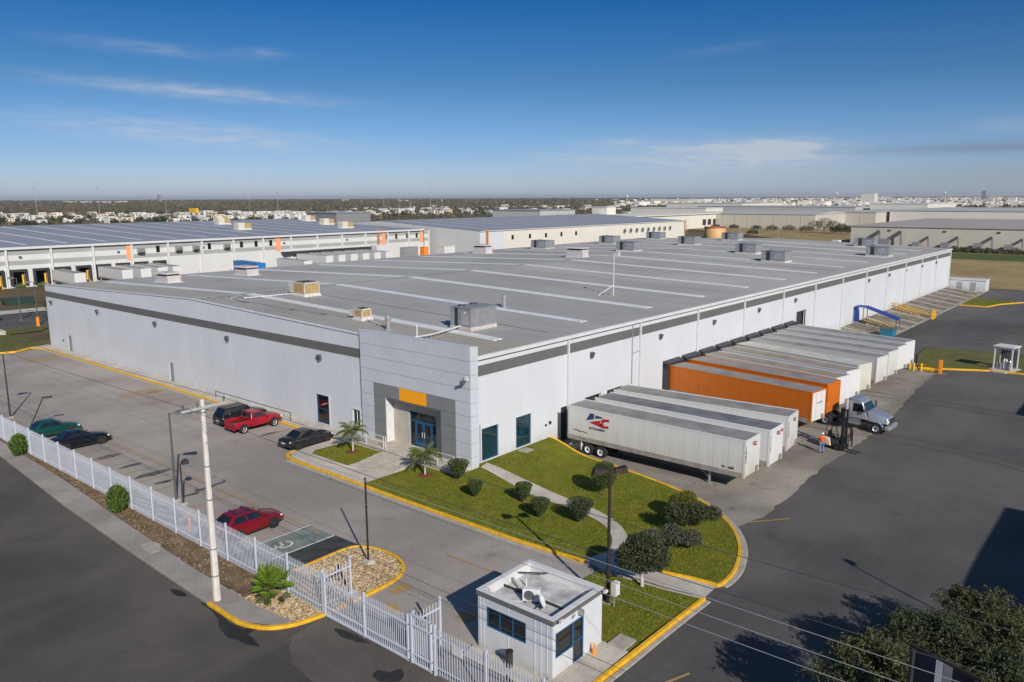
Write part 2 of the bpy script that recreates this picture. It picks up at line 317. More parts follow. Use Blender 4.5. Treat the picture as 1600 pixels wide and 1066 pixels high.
# ------------------------------------------------------------------ geometry helpers
class MB:
    """collects polygons; build() links them as ONE mesh object"""
    def __init__(s): s.v = []; s.f = []; s.mi = []; s.m = 0
    def poly(s, pts):
        b = len(s.v); s.v += [tuple(p) for p in pts]; s.f.append(tuple(range(b, b+len(pts)))); s.mi.append(s.m); return s
    def mesh(s, vs, fs):
        b = len(s.v); s.v += [tuple(p) for p in vs]
        for f in fs: s.f.append(tuple(b+i for i in f)); s.mi.append(s.m)
        return s
    def box(s, x0, x1, y0, y1, z0, z1):
        return s.mesh([(x0,y0,z0),(x1,y0,z0),(x1,y1,z0),(x0,y1,z0),(x0,y0,z1),(x1,y0,z1),(x1,y1,z1),(x0,y1,z1)],
                      [(0,3,2,1),(4,5,6,7),(0,1,5,4),(1,2,6,5),(2,3,7,6),(3,0,4,7)])
    def cbox(s, c, d, rot=None):
        hx, hy, hz = d[0]/2, d[1]/2, d[2]/2
        P = [Vector((x,y,z)) for z in (-hz,hz) for x, y in ((-hx,-hy),(hx,-hy),(hx,hy),(-hx,hy))]
        if rot is not None: P = [rot @ p for p in P]
        c = Vector(c)
        return s.mesh([c+p for p in P], [(0,3,2,1),(4,5,6,7),(0,1,5,4),(1,2,6,5),(2,3,7,6),(3,0,4,7)])
    def bar(s, a, b, w, h=None):
        a, b = Vector(a), Vector(b); d = b-a; h = h or w
        q = d.to_track_quat('Z', 'Y').to_matrix()
        return s.cbox((a+b)/2, (w, h, d.length), q)
    def tube(s, a, b, r0, r1=None, n=8, caps=True):
        a, b = Vector(a), Vector(b); r1 = r0 if r1 is None else r1
        q = (b-a).to_track_quat('Z', 'Y').to_matrix()
        A = [q @ Vector((math.cos(2*math.pi*i/n), math.sin(2*math.pi*i/n), 0)) for i in range(n)]
        vs = [a+p*r0 for p in A]+[b+p*r1 for p in A]
        fs = [(i, (i+1) % n, n+(i+1) % n, n+i) for i in range(n)]
        if caps: fs += [tuple(reversed(range(n))), tuple(range(n, 2*n))]
        return s.mesh(vs, fs)
    def path(s, pts, r, n=6):
        for a, b in zip(pts[:-1], pts[1:]): s.tube(a, b, r, r, n)
        return s
    def lathe(s, prof, c=(0,0,0), n=16, axis='Z'):
        vs = []; k = len(prof)
        for i in range(n):
            t = 2*math.pi*i/n
            for r, z in prof:
                p = (r*math.cos(t), r*math.sin(t), z)
                if axis == 'Y': p = (p[0], p[2], p[1])
                if axis == 'X': p = (p[2], p[0], p[1])
                vs.append((c[0]+p[0], c[1]+p[1], c[2]+p[2]))
        fs = []
        for i in range(n):
            j = (i+1) % n
            for a in range(k-1): fs.append((i*k+a, j*k+a, j*k+a+1, i*k+a+1))
        return s.mesh(vs, fs)
    def loft(s, rings, close=True, caps=True):
        n = len(rings[0]); vs = [p for r in rings for p in r]; fs = []
        for a in range(len(rings)-1):
            for i in range(n if close else n-1):
                j = (i+1) % n
                fs.append((a*n+i, a*n+j, (a+1)*n+j, (a+1)*n+i))
        if caps: fs += [tuple(reversed(range(n))), tuple(range((len(rings)-1)*n, len(rings)*n))]
        return s.mesh(vs, fs)
    def prism(s, poly, z0, z1):
        n = len(poly); vs = [(x, y, z0) for x, y in poly]+[(x, y, z1) for x, y in poly]
        return s.mesh(vs, [tuple(reversed(range(n))), tuple(range(n, 2*n))]+[(i, (i+1) % n, n+(i+1) % n, n+i) for i in range(n)])
    def build(s, name, m, parent=None, smooth=False, world=True, kind=None, fix=True):
        me = bpy.data.meshes.new(name)
        off = Vector((0, 0, 0))
        if parent is not None and world:
            q = parent
            while q is not None: off += q.location; q = q.parent
        me.from_pydata([(x-off.x, y-off.y, z-off.z) for x, y, z in s.v], [], s.f)
        for mm in (m if isinstance(m, (list, tuple)) else [m]): me.materials.append(mm)
        for p, i in zip(me.polygons, s.mi): p.material_index = i
        if fix:
            b = bmesh.new(); b.from_mesh(me); bmesh.ops.recalc_face_normals(b, faces=b.faces); b.to_mesh(me); b.free()
        if smooth:
            for p in me.polygons: p.use_smooth = True
        me.update()
        o = bpy.data.objects.new(name, me); col.objects.link(o)
        if parent is not None: o.parent = parent
        if kind: o['kind'] = kind
        return o
def flat_up(o):
    me = o.data; b = bmesh.new(); b.from_mesh(me)
    for f in b.faces:
        if f.normal.z < 0: f.normal_flip()
    b.to_mesh(me); b.free()
def thing(name, label, cat, loc=(0, 0, 0), rz=0.0, group=None):
    o = bpy.data.objects.new(name, None); col.objects.link(o); o.empty_display_size = .3
    o.location = loc; o.rotation_euler = (0, 0, rz)
    o['label'] = label; o['category'] = cat
    if group: o['group'] = group
    return o
def tag(o, label, cat, group=None):
    o['label'] = label; o['category'] = cat
    if group: o['group'] = group
    return o
KIDS = {}
def kids(o): return [c for c in o.children]
def dup(o, loc=None, rz=None, label=None, group=None, parent=None, scale=None):
    r = o.copy(); col.objects.link(r)
    if loc is not None: r.location = loc
    if rz is not None: r.rotation_euler = (0, 0, rz)
    if scale is not None: r.scale = scale if isinstance(scale, (tuple, list)) else (scale,)*3
    if label: r['label'] = label
    if group: r['group'] = group
    if parent is not None: r.parent = parent
    for c in list(o.children):
        d = c.copy(); col.objects.link(d); d.parent = r
        for g in list(c.children):
            e = g.copy(); col.objects.link(e); e.parent = d
    return r
def piece(src, parent, loc=(0, 0, 0), m=None):
    """another part sharing the mesh of src"""
    o = src.copy(); col.objects.link(o); o.parent = parent; o.location = loc
    return o
def text_mesh(s, size, name, m, parent, mtx, extrude=.004):
    c = bpy.data.curves.new('txt', 'FONT'); c.body = s; c.size = size; c.extrude = extrude; c.align_x = 'CENTER'; c.align_y = 'CENTER'; c.resolution_u = 2; c.offset = size*.012
    t = bpy.data.objects.new('txt', c); col.objects.link(t)
    me = bpy.data.meshes.new_from_object(t)
    bpy.data.objects.remove(t); bpy.data.curves.remove(c)
    me.name = name; me.materials.clear(); me.materials.append(m); me.transform(mtx)
    o = bpy.data.objects.new(name, me); col.objects.link(o); o.parent = parent
    return o
def ss(a, b, x):
    t = min(1, max(0, (x-a)/(b-a))); return t*t*(3-2*t)
def terr(x, y):
    a = ss(30, 54, x)*(1-ss(41, 48, y)) if x < 300 else (1-ss(41, 48, y))
    z = -0.75*a
    if x > 206.5: z = -0.75
    return z - 0.45*ss(128, 150, y)
def lawnz(x, y):
    if 35.0 < x < 56 and 15 < y < 46:
        t = 1-ss(.2, 4.5, 41-y) if x > 50 else 1-ss(1, 9, 41-y); t *= ss(36, 44, x)
        return (terr(x, y)+.13)*(1-t)+.14*t
    return terr(x, y)+.13
def ear_clip(P):
    n = len(P); ix = list(range(n))
    ar = sum(P[i][0]*P[(i+1) % n][1]-P[(i+1) % n][0]*P[i][1] for i in range(n))
    if ar < 0: ix.reverse()
    cr = lambda a, b, c: (b[0]-a[0])*(c[1]-a[1])-(b[1]-a[1])*(c[0]-a[0])
    out = []; guard = 0
    while len(ix) > 3 and guard < 5000:
        guard += 1; ok = False
        for k in range(len(ix)):
            i, j, l = ix[k-1], ix[k], ix[(k+1) % len(ix)]; a, b, c = P[i], P[j], P[l]
            if cr(a, b, c) <= 1e-9: continue
            if any(cr(a, b, P[m]) > -1e-9 and cr(b, c, P[m]) > -1e-9 and cr(c, a, P[m]) > -1e-9 for m in ix if m not in (i, j, l)): continue
            out.append((i, j, l)); ix.pop(k); ok = True; break
        if not ok: ix.pop(0)
    if len(ix) == 3: out.append(tuple(ix))
    return out
def drape(name, poly, dz, m, kind='structure', zf=None, step=2.0, parent=None, cut=True):
    """polygon laid over the terrain"""
    zf = zf or terr
    b = bmesh.new()
    vs = [b.verts.new((x, y, 0)) for x, y in poly]
    for t3 in ear_clip(poly): b.faces.new([vs[i] for i in t3])
    if cut:
        for ax in (0, 1):
            lo = min(p[ax] for p in poly); hi = max(p[ax] for p in poly)
            rangev = (20, 64) if ax == 0 else (10, 56)
            if zf is not terr: rangev = (-999, 999)
            q = math.ceil(lo/step)*step
            while q < hi:
                if q > lo+.01 and rangev[0] <= q <= rangev[1]:
                    no = (1, 0, 0) if ax == 0 else (0, 1, 0)
                    bmesh.ops.bisect_plane(b, geom=b.verts[:]+b.edges[:]+b.faces[:], plane_co=(q, q, 0), plane_no=no)
                q += step
    bmesh.ops.triangulate(b, faces=[f for f in b.faces if len(f.verts) > 4], ngon_method='EAR_CLIP')
    for v in b.verts: v.co.z = zf(v.co.x, v.co.y)+dz
    bmesh.ops.recalc_face_normals(b, faces=b.faces)
    for f in b.faces:
        if f.normal.z < 0: f.normal_flip()
    me = bpy.data.meshes.new(name); b.to_mesh(me); b.free(); me.materials.append(m)
    o = bpy.data.objects.new(name, me); col.objects.link(o)
    if kind: o['kind'] = kind
    if parent: o.parent = parent
    return o
def strip_poly(pts, wd, side=0.0):
    """ribbon polygon round a polyline"""
    L, Rr = [], []
    for i, p in enumerate(pts):
        a = Vector(pts[max(0, i-1)]); c = Vector(pts[min(len(pts)-1, i+1)]); d = (c-a).normalized(); n = Vector((-d.y, d.x)); p = Vector(p)
        L.append(p+n*(wd/2+side)); Rr.append(p-n*(wd/2-side))
    return L, Rr
def smooth_line(pts, k=6):
    """Catmull-Rom through the points"""
    out = []; n = len(pts)
    for i in range(n-1):
        p0 = Vector(pts[max(0, i-1)]); p1 = Vector(pts[i]); p2 = Vector(pts[i+1]); p3 = Vector(pts[min(n-1, i+2)])
        for j in range(k):
            t = j/k
            out.append(tuple(.5*((2*p1)+(p2-p0)*t+(2*p0-5*p1+4*p2-p3)*t*t+(3*p1-p0-3*p2+p3)*t**3)))
    out.append(tuple(pts[-1])); return out
def dens(pts, step=1.5):
    out = [pts[0]]
    for a, b in zip(pts[:-1], pts[1:]):
        n = max(1, int(math.hypot(b[0]-a[0], b[1]-a[1])/step))
        for i in range(1, n+1): out.append((a[0]+(b[0]-a[0])*i/n, a[1]+(b[1]-a[1])*i/n))
    return out
def kerb(name, pts, m, wd=.2, top=.15, zf=None, base=None, kind='structure', dep=.5):
    zf = zf or terr
    pts = dens(pts); L, Rr = strip_poly(pts, wd)
    mb = MB(); rings = []
    for l, r in zip(L, Rr):
        cx, cy = (l+r)/2
        z = zf(cx, cy)+top; zb = (terr(cx, cy) if base is None else base)-dep
        rings.append([(l.x, l.y, zb), (l.x, l.y, z-.03), ((l.x*.85+r.x*.15), (l.y*.85+r.y*.15), z), ((r.x*.85+l.x*.15), (r.y*.85+l.y*.15), z), (r.x, r.y, z-.03), (r.x, r.y, zb)])
    mb.loft(rings); return mb.build(name, m, kind=kind)
def line_paint(mb, a, b, wd, dz=.036):
    a = Vector(a); b = Vector(b); d = (b-a).normalized(); n = Vector((-d.y, d.x))*wd/2
    k = max(1, int((b-a).length/1.5))
    for i in range(k):
        p = a+(b-a)*i/k; q = a+(b-a)*(i+1)/k
        mb.poly([(v.x, v.y, terr(v.x, v.y)+dz) for v in (p-n, q-n, q+n, p+n)])
# ------------------------------------------------------------------ ground, roads, lawns
def scrub_mat():
    m, n, l, p = nodes_of('scrubland')
    pos = n.new('ShaderNodeNewGeometry').outputs['Position']
    def nz(s, d=6):
        t = n.new('ShaderNodeTexNoise'); t.inputs['Scale'].default_value = s; t.inputs['Detail'].default_value = d; t.inputs['Roughness'].default_value = .65; l.new(pos, t.inputs['Vector']); return t.outputs[0]
    def mr(v, lo, hi, x=0., y=1.):
        q = n.new('ShaderNodeMapRange'); q.clamp = True; l.new(v, q.inputs[0]); q.inputs[1].default_value = lo; q.inputs[2].default_value = hi; q.inputs[3].default_value = x; q.inputs[4].default_value = y; return q.outputs[0]
    def mix(f, x, y):
        q = n.new('ShaderNodeMixRGB')
        for i, v in enumerate((f, x, y)):
            if isinstance(v, tuple): q.inputs[i].default_value = (*v, 1)
            elif isinstance(v, (int, float)): q.inputs[i].default_value = v
            else: l.new(v, q.inputs[i])
        return q.outputs[0]
    c = mix(mr(nz(.0035), .36, .64), (.13, .10, .058), (.20, .135, .075))
    c = mix(mr(nz(.02), .42, .6), c, (.075, .072, .040))
    c = mix(mr(nz(.0014, 3), .55, .64), c, (.21, .15, .085))
    c = mix(mr(nz(.11), .5, .72, 0, .7), c, (.05, .052, .03))
    l.new(c, p.inputs['Base Color']); p.inputs['Roughness'].default_value = .95; p.inputs['Specular IOR Level'].default_value = .1
    return m
M['scrub'] = scrub_mat()
xs = [-19000, -12000, -5000, -2000, -900, -400, -200, -120, -60]+list(range(-40, 241, 4))+[260, 290, 330, 400, 520, 700, 1000, 1600, 2600, 4500, 9000, 14000, 19000]
ys = [-19000, -12000, -5000, -2000, -900, -400, -200, -120, -80]+list(range(-60, 181, 4))+[200, 240, 300, 400, 560, 800, 1200, 2000, 3500, 7000, 13000, 19000]
g = MB(); nx, ny = len(xs), len(ys)
g.mesh([(x, y, terr(x, y)-.06) for y in ys for x in xs], [(j*nx+i, j*nx+i+1, (j+1)*nx+i+1, (j+1)*nx+i) for j in range(ny-1) for i in range(nx-1)])
g.build('ground', M['scrub'], kind='structure')

# the yard, the front parking lot, the street
drape('yard', [(24, -70), (215, -70), (215, 34), (190, 33.4), (131, 33.4), (131, 41.2), (42.6, 41.2), (35.2, 41.2), (24, 17.3)], 0.0, M['yard'])
drape('parking_lot', [(22.3, 17.45), (36.2, 17.45), (36.2, 25), (36.0, 53.5), (43.2, 53.5), (43.4, 125.2), (38, 122.0), (30, 126), (25.2, 126), (22.3, 92)], .012, M['lot'])
drape('street', [(-60, -120), (24.2, -120), (24.2, 17.4), (22.3, 17.5), (22.3, 31.45), (21, 31.75), (19.8, 32.3), (19.0, 33.9), (19.1, 39), (19.3, 46.9), (19.7, 57.5), (20.7, 73.4), (22.5, 100), (27, 170), (27, 400), (-60, 400)], 0.006, M['street'], step=4)
drape('apron', [(53.5, 40.95), (131.0, 40.95), (131, 33.6), (113, 27.0), (108.6, 22.0)]+[(x+rnd.uniform(-.15, .15), y+rnd.uniform(-.16, .16)) for x, y in dens([(108, 21.6), (97, 21.4), (85, 20.4), (72, 20.0), (64, 20.4), (58, 20.2), (52, 20.0), (49.4, 20.0), (47.6, 20.6)], .8)]+[(49.9, 24), (51.4, 27), (52.4, 31), (53.4, 36), (53.6, 39)], .02, M['apron'])
drape('driveway', [(22.3, 31.4), (21.2, 31.2), (20.0, 31.0), (19.3, 30.2), (18.7, 29.0), (18.4, 27.0), (18.9, 24.9), (19.8, 23.2), (20.6, 21.6), (21.4, 20.2), (22.3, 19.4)], .011, M['drive'], cut=False)
# pavement beside the street
sw_out = [(19.0, 34.0), (19.1, 39), (19.3, 46.9), (19.7, 57.5), (20.7, 73.4), (22.5, 100)]
sw_in = [(24.3, 100), (22.0, 77.8), (21.6, 62.7), (20.9, 50.5), (20.5, 41.5), (20.45, 34.8), (20.7, 32.3), (20.9, 31.8), (19.9, 32.3)]
drape('pavement', sw_out+sw_in, .15, M['pavement'], cut=False)
kerb('kerb', sw_out, M['pavement'], .16, .153)
drape('dirt_strip', [(20.5, 36.0), (20.5, 41.5), (20.9, 50.5), (21.6, 62.7), (22.0, 77.8), (24.3, 100), (25.2, 100), (22.34, 80), (22.34, 36.0)], .17, M['dirt'], cut=False)
M['soilpad'] = mat('pale_slab', (.34, .31, .27), .85, 0, .2, 2, .1, 20, .2)
mh = MB(); mh.lathe([(.0, .02), (.30, .02), (.34, 0)], n=14); 
slab = MB(); slab.prism([(0, -.9), (.5, -1.0), (.95, -.2), (.75, .7), (.15, .75), (-.05, .1)], -.05, .03)
o = slab.build('concrete_slab', M['soilpad']); o.location = (19.85, 46.0, .16); tag(o, 'pale concrete slab set across the pavement edge at the dirt strip', 'slab')
# gravel bed running from the pavement corner under the fence to the island tip
gravel_poly = [(20.55, 31.85), (21.2, 31.6), (22.2, 31.45), (24.5, 31.4), (27.3, 31.55), (28.3, 32.3), (28.8, 33.5), (28.85, 35.0), (28.4, 36.2), (27.8, 36.55), (22.34, 36.55), (22.34, 37.4), (20.5, 37.4), (20.45, 34.8)]
drape('gravel_bed', gravel_poly, .12, M['gravelbase'], cut=False)
def inside(p, poly):
    c = False; j = len(poly)-1
    for i in range(len(poly)):
        a, b = poly[i], poly[j]
        if (a[1] > p[1]) != (b[1] > p[1]) and p[0] < (b[0]-a[0])*(p[1]-a[1])/(b[1]-a[1])+a[0]: c = not c
        j = i
    return c
def stones(name, poly, n, r0, r1, z, mats, seed):
    q = random.Random(seed); mb = MB(); x0 = min(p[0] for p in poly); x1 = max(p[0] for p in poly); y0 = min(p[1] for p in poly); y1 = max(p[1] for p in poly)
    k = 0
    while k < n:
        x, y = q.uniform(x0, x1), q.uniform(y0, y1)
        if not inside((x, y), poly): continue
        r = q.uniform(r0, r1); a = q.uniform(0, 6.28); ca, sa = math.cos(a), math.sin(a); e = q.uniform(.55, 1)
        P = []
        for dx, dy, dz in ((1, 0, 0), (.3, .9, 0), (-.8, .6, 0), (-.9, -.5, 0), (.2, -1, 0), (.25, .2, .75), (-.3, -.15, .65)):
            dx += q.uniform(-.2, .2); dy = (dy+q.uniform(-.2, .2))*e
            P.append((x+r*(dx*ca-dy*sa), y+r*(dx*sa+dy*ca), z+terr(x, y)+r*dz*q.uniform(.7, 1.1)))
        mb.m = q.randrange(len(mats))
        mb.mesh(P, [(0, 1, 5), (1, 2, 5), (2, 6, 5), (2, 3, 6), (3, 4, 6), (4, 5, 6), (4, 0, 5)]); k += 1
    return mb.build(name, mats, kind='stuff')
st_m = [mat('stone_tan', (.38, .28, .165), .85, 0, .2, 9), mat('stone_pale', (.52, .44, .32), .85, 0, .15, 9), mat('stone_brown', (.27, .18, .10), .9, 0, .2, 9), mat('stone_ochre', (.42, .29, .14), .85, 0, .2, 9)]
tag(stones('gravel', gravel_poly, 9500, .03, .085, .115, st_m, 3), 'loose tan and brown landscaping stones in the bed at the gate', 'gravel')
tag(stones('dirt_stones', [(20.55, 37), (20.55, 42), (20.95, 50.5), (21.6, 62.7), (22.05, 77), (22.3, 77), (22.3, 37)], 700, .015, .045, .17, st_m, 4), 'scattered small stones on the bare dirt strip below the fence', 'stones')

# dark patches with their own outline, on the street and by the gate
M['dark_tone'] = mat('dark_patch', (.022, .021, .020), .55, 0, .3, 2, 0, 1, .4, world=True)
for pts in ([(18.83, 37.7), (18.75, 36.2), (18.55, 35.2), (18.15, 34.5), (17.95, 33.3), (18.2, 32.2), (18.45, 31.4), (18.6, 31.7), (18.75, 32.8), (19.35, 32.9), (18.9, 33.5), (18.75, 34.5), (18.9, 35.5), (18.98, 37.0)],
            [(18.5, 40.1), (18.35, 39.6), (18.45, 39.0), (18.75, 38.7), (18.85, 39.2), (18.75, 39.9)],
            [(20.4, 25.5), (20.3, 24.9), (20.9, 24.2), (21.4, 24.4), (21.6, 24.9), (21.1, 25.1), (20.9, 25.7)], [(21.75, 30.0), (21.5, 29.2), (21.7, 28.2), (22.05, 27.6), (22.1, 28.6), (22.0, 29.6)]):
    drape('dark_patch', [(x+rnd.uniform(-.03, .03), y+rnd.uniform(-.08, .08)) for x, y in dens(pts+[pts[0]], .25)[:-1]], .016, M['dark_tone'], cut=False)
for x, y, a, b in ((26.3, 66.0, 1.3, .35), (26.5, 62.3, 1.0, .4), (26.6, 59.0, 1.4, .45), (26.4, 56.6, .8, .3), (38.6, 61.3, 1.0, .3), (38.7, 69.9, .9, .25), (38.5, 73.5, .9, .25), (39.2, 85, .8, .3), (26.4, 52.6, .8, .25), (46, 12.6, .3, .2), (36.3, 30, .2, .15)):
    drape('oil_stain', [(x+a*math.cos(t*.52)*rnd.uniform(.7, 1.2), y+b*math.sin(t*.52)*rnd.uniform(.6, 1.3)) for t in range(12)], .030, M['dark_tone2'] if 'dark_tone2' in M else M.setdefault('dark_tone2', mat('oil_stain', (.085, .075, .068), .7, 0, .4, 2.5, 0, 1, .3, world=True, c2=(.15, .135, .125))), cut=False)
# kerbs painted yellow
corner = smooth_line([(19.02, 37.0), (19.0, 35.0), (19.05, 33.9), (19.5, 32.7), (20.3, 31.95), (21.2, 31.6), (22.2, 31.42)])
kerb('yellow_kerb', corner, M['yellow'], .24, .165)
isl = smooth_line([(22.4, 31.38), (24.6, 31.32), (26.3, 31.35), (27.5, 31.6), (28.5, 32.4), (28.95, 33.6), (28.95, 35.1), (28.45, 36.3), (27.6, 36.68), (25, 36.68), (22.4, 36.68)])
kerb('yellow_kerb', isl, M['yellow'], .2, .16)
kerb('yellow_kerb', [(38.0, 122.9), (40.6, 124.6), (41.55, 122), (41.5, 96), (41.3, 75), (41.2, 64), (41.0, 56.2), (40.9, 55.35)], M['yellow'], .26, .17)
kerb('grey_kerb', [(41.22, 122), (41.17, 96), (40.97, 75), (40.87, 64), (40.65, 56.2)], M['kerbgrey'], .38, .03, dep=.2)
front = smooth_line([(40.9, 55.3), (38.2, 55.2), (36.1, 54.9), (35.55, 53.9), (35.42, 52), (35.42, 49.3)], 4)+[(35.45, 43.2), (35.45, 36.4), (35.45, 29.9), (35.75, 24.75)]
kerb('yellow_kerb', front[6:], M['yellow'], .24, .17)
kerb('grey_kerb', [(p[0]-.30, p[1]) for p in front[12:]], M['kerbgrey'], .36, .03, dep=.2)
outer = smooth_line([(53.45, 40.85), (53.3, 39.0), (52.9, 36), (52.0, 31), (51.0, 27.1), (49.6, 23.8), (47.1, 20.9), (44.2, 18.95), (41.0, 17.75), (39.0, 17.45), (38.2, 17.5)], 5)
kerb('yellow_kerb', outer+[(38.15, 18.2), (38.0, 19.1), (37.6, 20.6)], M['yellow'], .22, .05, zf=lawnz)
kerb('grey_kerb', [(p[0]+.26*math.cos(.9-i*.022), p[1]-.22) for i, p in enumerate(outer[14:])], M['kerbgrey'], .42, .03, dep=.3)
kerb('yellow_kerb', [(36.25, 17.35), (32.3, 17.38), (28.8, 17.42), (25.4, 17.5)], M['yellow'], .24, .17)
kerb('grey_kerb', [(36.3, 17.1), (32.3, 17.12), (28.8, 17.14), (25.4, 17.2)], M['kerbgrey'], .3, .03, dep=.3)
kerb('grey_kerb', [(36.2, 17.5), (35.75, 19.5), (35.6, 21.5), (35.4, 23.5)], M['kerbgrey'], .15, .14, dep=.3)

# lawns
lawn_main = [(35.55, 24.95), (35.55, 44.6), (41.2, 44.6), (41.2, 41.4), (42.7, 40.3), (43.6, 40.85), (53.35, 40.85)]+outer[1:]+[(38.05, 19.2), (37.6, 20.7), (37.5, 22.6), (37.2, 24.1)]
drape('lawn', lawn_main, 0.0, M['lawn'], zf=lawnz, step=1.0)
drape('lawn', [(37.3, 48.6), (37.3, 53.2), (38, 53.75), (41.2, 53.5), (41.2, 48.6)], .14, M['lawn'], cut=False)
drape('lawn', [(25.9, 19.1), (29.15, 19.1), (29.15, 17.65), (36.05, 17.5), (35.65, 19.5), (35.4, 21.5), (35.25, 23.4), (25.9, 23.6)], .13, M['lawn'], step=1.0)
drape('verge', [(38.1, 122.9), (40.4, 124.5), (43.0, 125.5), (43.2, 141.5), (36, 141.5), (24, 141), (24, 126.5), (30, 126.3)], .13, M['verge'], cut=False)
kerb('yellow_kerb', [(24.5, 126.4), (30, 126.2), (38.0, 122.9)], M['yellow'], .26, .17)
# walks
path_a = smooth_line([(43.7, 40.2), (42.9, 36.8), (42.4, 34), (42.2, 31.8), (42.0, 29.4), (41.2, 27.0), (39.6, 25.3), (37.8, 24.5), (35.8, 24.85)], 4)
path_b = smooth_line([(36.3, 17.45), (36.2, 19.5), (36.4, 21.2), (38.3, 23.3), (40.4, 24.6), (42.2, 26.6), (43.3, 29.3), (43.7, 31.8), (44.1, 34.6), (44.4, 37.6), (44.8, 40.5)], 4)
drape('walkway', path_a+[(35.45, 23.5), (35.75, 21.5), (35.9, 19.5)]+path_b, .03, M['walk'], zf=lawnz, step=1.0)
drape('walkway', [(36.3, 17.4), (35.85, 19.5), (35.6, 22), (35.5, 24.5), (38.2, 24.5), (37.55, 22.2), (37.6, 20.7), (38.0, 19.2), (38.1, 17.5)], .055, M['walk'], step=1.0)
drape('entrance_walk', [(35.55, 44.6), (38.6, 44.6), (38.6, 48.6), (37.3, 48.6), (37.3, 53.3), (38.0, 53.8), (41.2, 53.6), (41.2, 55.15), (38.2, 55.05), (36.2, 54.75), (35.65, 53.8), (35.55, 52)], .15, M['walk'], cut=False)
drape('building_walk', [(41.2, 53.4), (43.05, 53.4), (43.05, 125), (40.7, 124.6), (41.66, 122), (41.6, 96), (41.4, 75), (41.3, 64), (41.1, 56.2), (41.0, 55.2)], .15, M['walk'], cut=False)
drape('guardhouse_walk', [(24.0, 17.6), (29.15, 17.6), (29.15, 19.2), (25.0, 19.2), (25.0, 23.6), (24.0, 23.4)], .15, M['walk'], step=1.0)
mb = MB(); mb.box(-.55, .55, -.45, .45, -.1, .09); o = mb.build('slab', M['soilpad']); o.location = (29.6, 18.25, terr(29.6, 18.25)+.13); o.name = 'concrete_slab'; tag(o, 'square concrete inspection slab at the corner of the guardhouse lawn', 'slab')
mb = MB(); mb.box(-.55, .55, -.45, .45, -.1, .06); mb.box(-.3, .3, -.25, .25, .06, .08); o = mb.build('utility_slab', M['soilpad']); o.location = (49.2, 40.1, lawnz(49.2, 40.1)); tag(o, 'flat concrete utility cover in the grass below the two dock side windows', 'cover')

# turf: short blades standing over the lawns
def turf(name, poly, n, zf, seed, label, skip=()):
    q = random.Random(seed); mb = MB(); x0 = min(p[0] for p in poly); x1 = max(p[0] for p in poly); y0 = min(p[1] for p in poly); y1 = max(p[1] for p in poly); k = 0
    while k < n:
        x, y = q.uniform(x0, x1), q.uniform(y0, y1)
        if not inside((x, y), poly) or any(inside((x, y), s_) for s_ in skip): continue
        a = q.uniform(0, 6.28); w_ = q.uniform(.02, .05); h = q.uniform(.02, .06); z = zf(x, y); c_, s_ = math.cos(a)*w_, math.sin(a)*w_
        mb.poly([(x-c_, y-s_, z-.01), (x+c_, y+s_, z-.01), (x+q.uniform(-.05, .05), y+q.uniform(-.05, .05), z+h)]); k += 1
    m, nn, l, p = nodes_of(name+'_blade'); ge = nn.new('ShaderNodeNewGeometry'); cr_ = nn.new('ShaderNodeValToRGB'); l.new(ge.outputs['Random Per Island'], cr_.inputs[0])
    cr_.color_ramp.elements[0].color = (.095, .125, .010, 1); cr_.color_ramp.elements[1].color = (.225, .205, .035, 1); e_ = cr_.color_ramp.elements.new(.6); e_.color = (.155, .185, .018, 1)
    l.new(cr_.outputs[0], p.inputs['Base Color']); p.inputs['Roughness'].default_value = .8; p.inputs['Specular IOR Level'].default_value = .2
    tag(mb.build(name, m, kind='stuff', fix=False), label, 'grass')
turf('grass', lawn_main[:6]+[(53.2, 40.7)]+[(x-.15, y+.1) for x, y in outer[1:]]+lawn_main[-4:], 62000, lawnz, 11, 'short mown grass of the curved entrance lawn beside the trailers', (path_a+[(35.45, 23.5), (35.75, 21.5), (35.9, 19.5)]+path_b, [(36.3, 17.4), (35.5, 24.5), (38.2, 24.5), (37.6, 20.7), (38.1, 17.5)]))
turf('grass', [(37.4, 48.7), (37.4, 53.1), (38, 53.6), (41.1, 53.4), (41.1, 48.7)], 5200, (lambda x, y: .14), 12, 'short mown grass of the small square lawn left of the entrance steps')
turf('grass', [(29.2, 17.8), (35.9, 17.65), (35.5, 19.5), (35.3, 21.5), (35.1, 23.3), (29.2, 23.5)], 11000, (lambda x, y: terr(x, y)+.13), 13, 'short mown grass of the small lawn behind the guardhouse')
# faint tyre tracks curving to the docks
M['tyre'] = mat('tyre_track', (.078, .074, .072), .85, 0, .2, 1.0, 0, 1, .2, world=True, c2=(.100, .094, .091)); M['tyrepale'] = mat('tyre_track_concrete', (.12, .107, .094), .85, 0, .3, 1.5, 0, 1, .2, world=True, c2=(.22, .20, .175))
for i, xd in enumerate((75.0, 91.3)):
    for off in (-.95, .95):
        pts = smooth_line([(xd+off, 23), (xd+off, 15), (xd-1.5+off, 8), (xd-7+off, 1.5-off), (xd-16, -3.5-off)], 8)
        tm = MB()
        for a, b in zip(pts[:-1], pts[1:]): line_paint(tm, a, b, .30, .006)
        tm.build('tyre_track', M['tyre'], kind='structure')
        tm = MB(); line_paint(tm, (xd+off, 39), (xd+off, 22.0), .34, .026); tm.build('tyre_track', M['tyrepale'], kind='structure')
